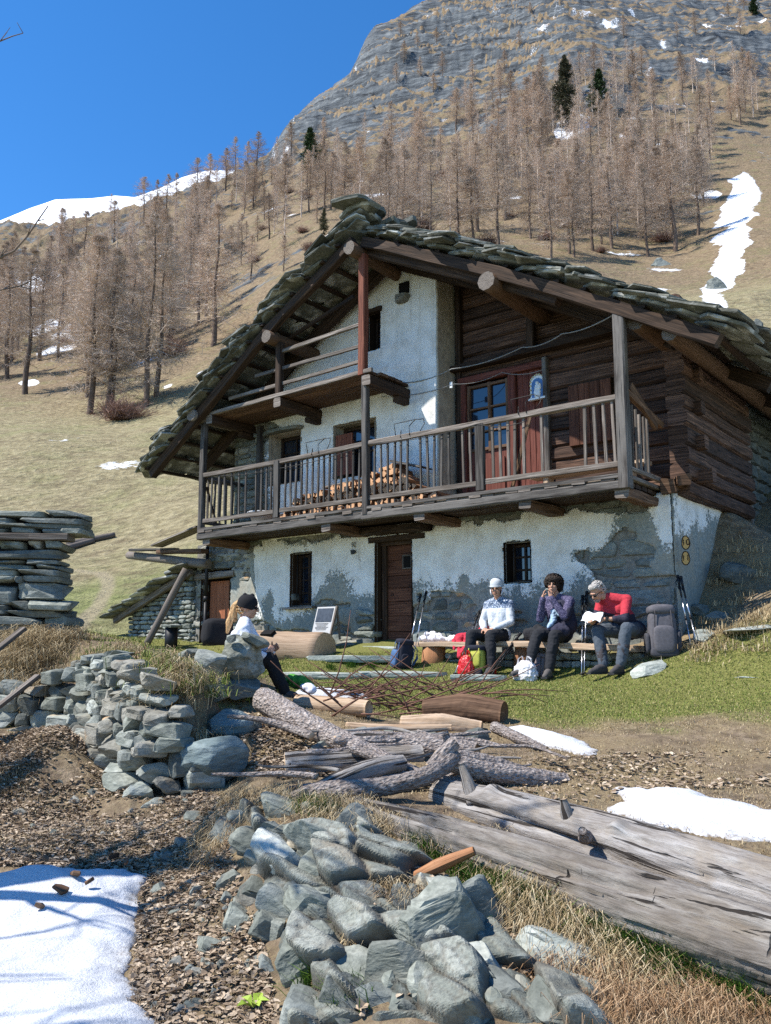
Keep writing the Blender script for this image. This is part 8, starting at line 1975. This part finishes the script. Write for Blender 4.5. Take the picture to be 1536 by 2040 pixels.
# one fresh leaf plant near the lower edge
P = hit(505, 2018); lp = thing('seedling', 'small plant with bright yellow green leaves at the bottom edge', 'plant', P); 
for k in range(5):
    m = MB(); a = k * 1.3; L = .07 + .02 * (k % 2); m.add([(0, 0, .02), (L * .5 * math.cos(a) - .025 * math.sin(a), L * .5 * math.sin(a) + .025 * math.cos(a), .06), (L * math.cos(a), L * math.sin(a), .05), (L * .5 * math.cos(a) + .025 * math.sin(a), L * .5 * math.sin(a) - .025 * math.cos(a), .06), (L * .5 * math.cos(a), L * .5 * math.sin(a), .045)], [(0, 1, 4), (1, 2, 4), (2, 3, 4), (3, 0, 4)]); m.build('leaf', M.setdefault('fresh', plain('fresh_leaf', (.28, .38, .05), .5)), lp)

# ================================================================== THE BARE TREE BESIDE THE CAMERA (its twigs and shadows reach into the picture)
def bare_tree(loc, H, seed, label, lean=(0, 0)):
    r = random.Random(seed); o = thing('bare_tree', label, 'tree', loc); mb = MB()
    def grow(p, d, L, ra, lev):
        pts = [p]; n = 5; q = np.array(p, float); dd = np.array(d, float)
        for k in range(n): dd = unit(dd + np.array([r.gauss(0, .12), r.gauss(0, .12), r.gauss(.03, .10)])); q = q + dd * L / n; pts.append(q.copy())
        wp = np.array(pts) + np.array(loc)
        if lev and (wp[:, 0] > -.50 * (wp[:, 1] * .988 + wp[:, 2] * .155) - .12).any(): return      # pruned on the side of the view
        mb.tube(pts, list(np.linspace(ra, ra * .5, n + 1)), 6 if lev < 2 else 4)
        if lev >= 4: return
        for k in range(4 if lev else 7):
            i = r.randint(2, n) if lev else r.randint(2, n); b = pts[i]; a = unit(dd + np.array([r.gauss(0, .75), r.gauss(0, .75), r.gauss(.05, .5)])); grow(b, a, L * (r.uniform(.45, .68) if lev else r.uniform(.15, .22)), ra * .5 * (1 - .08 * i), lev + 1)
    grow((0, 0, -.2), unit(np.array([lean[0], lean[1], 1.])), H, H * .022, 0); mb.build('trunk', M['trunk'], o); return o
for x, y, H, sd, lb, le in ((-4.5, 3.35, 7.0, 5, 'bare tree beside the viewer whose shadow falls on the lower left snow', (.03, .02)), (-4.7, 3.95, 7.2, 8, 'second bare tree beyond the viewer at left', (.02, .05)), (-4.9, 4.9, 6.8, 11, 'third bare tree at left casting a shadow on the leaves', (.03, 0)), (-5.3, 5.6, 6.6, 12, 'farthest bare tree at left, outside the picture edge', (.0, 0))):
    bt = bare_tree((x, y, gz_at(x, y)), H, sd, lb, le)
tw = MB(); rw_ = random.Random(3); bo = np.array(bt.location)
def twig(pts, r0, n=6):
    pts = [np.array(p) - bo for p in pts]; tw.tube(pts, list(np.linspace(r0, r0 * .35, len(pts))), 5)
    for k in range(n):
        i = rw_.randint(max(1, len(pts) // 3), len(pts) - 1); d = unit((pts[-1] - pts[0]) + np.array([rw_.gauss(0, .5), rw_.gauss(0, .5), rw_.gauss(0, .5)]) * np.linalg.norm(pts[-1] - pts[0]))
        tw.tube([pts[i], pts[i] + d * rw_.uniform(.04, .12)], [r0 * .4, r0 * .25], 4)
Yt = 5.4
twig([bo + np.array([.15, 0, 2.2]), at(-500, 560, Yt), at(-60, 520, Yt), at(0, 514, Yt), at(28, 500, Yt), at(55, 470, Yt), at(75, 440, Yt), at(96, 410, Yt)], .011, 5)
twig([bo + np.array([.15, 0, 1.7]), at(-500, 640, Yt), at(-60, 572, Yt), at(0, 578, Yt), at(40, 570, Yt), at(85, 548, Yt)], .009, 4)
twig([bo + np.array([.1, 0, 3.6]), at(-500, 160, Yt), at(-60, 88, Yt), at(0, 82, Yt), at(25, 72, Yt), at(46, 66, Yt)], .008, 3)
tw.build('branch', M['trunk'], bt)
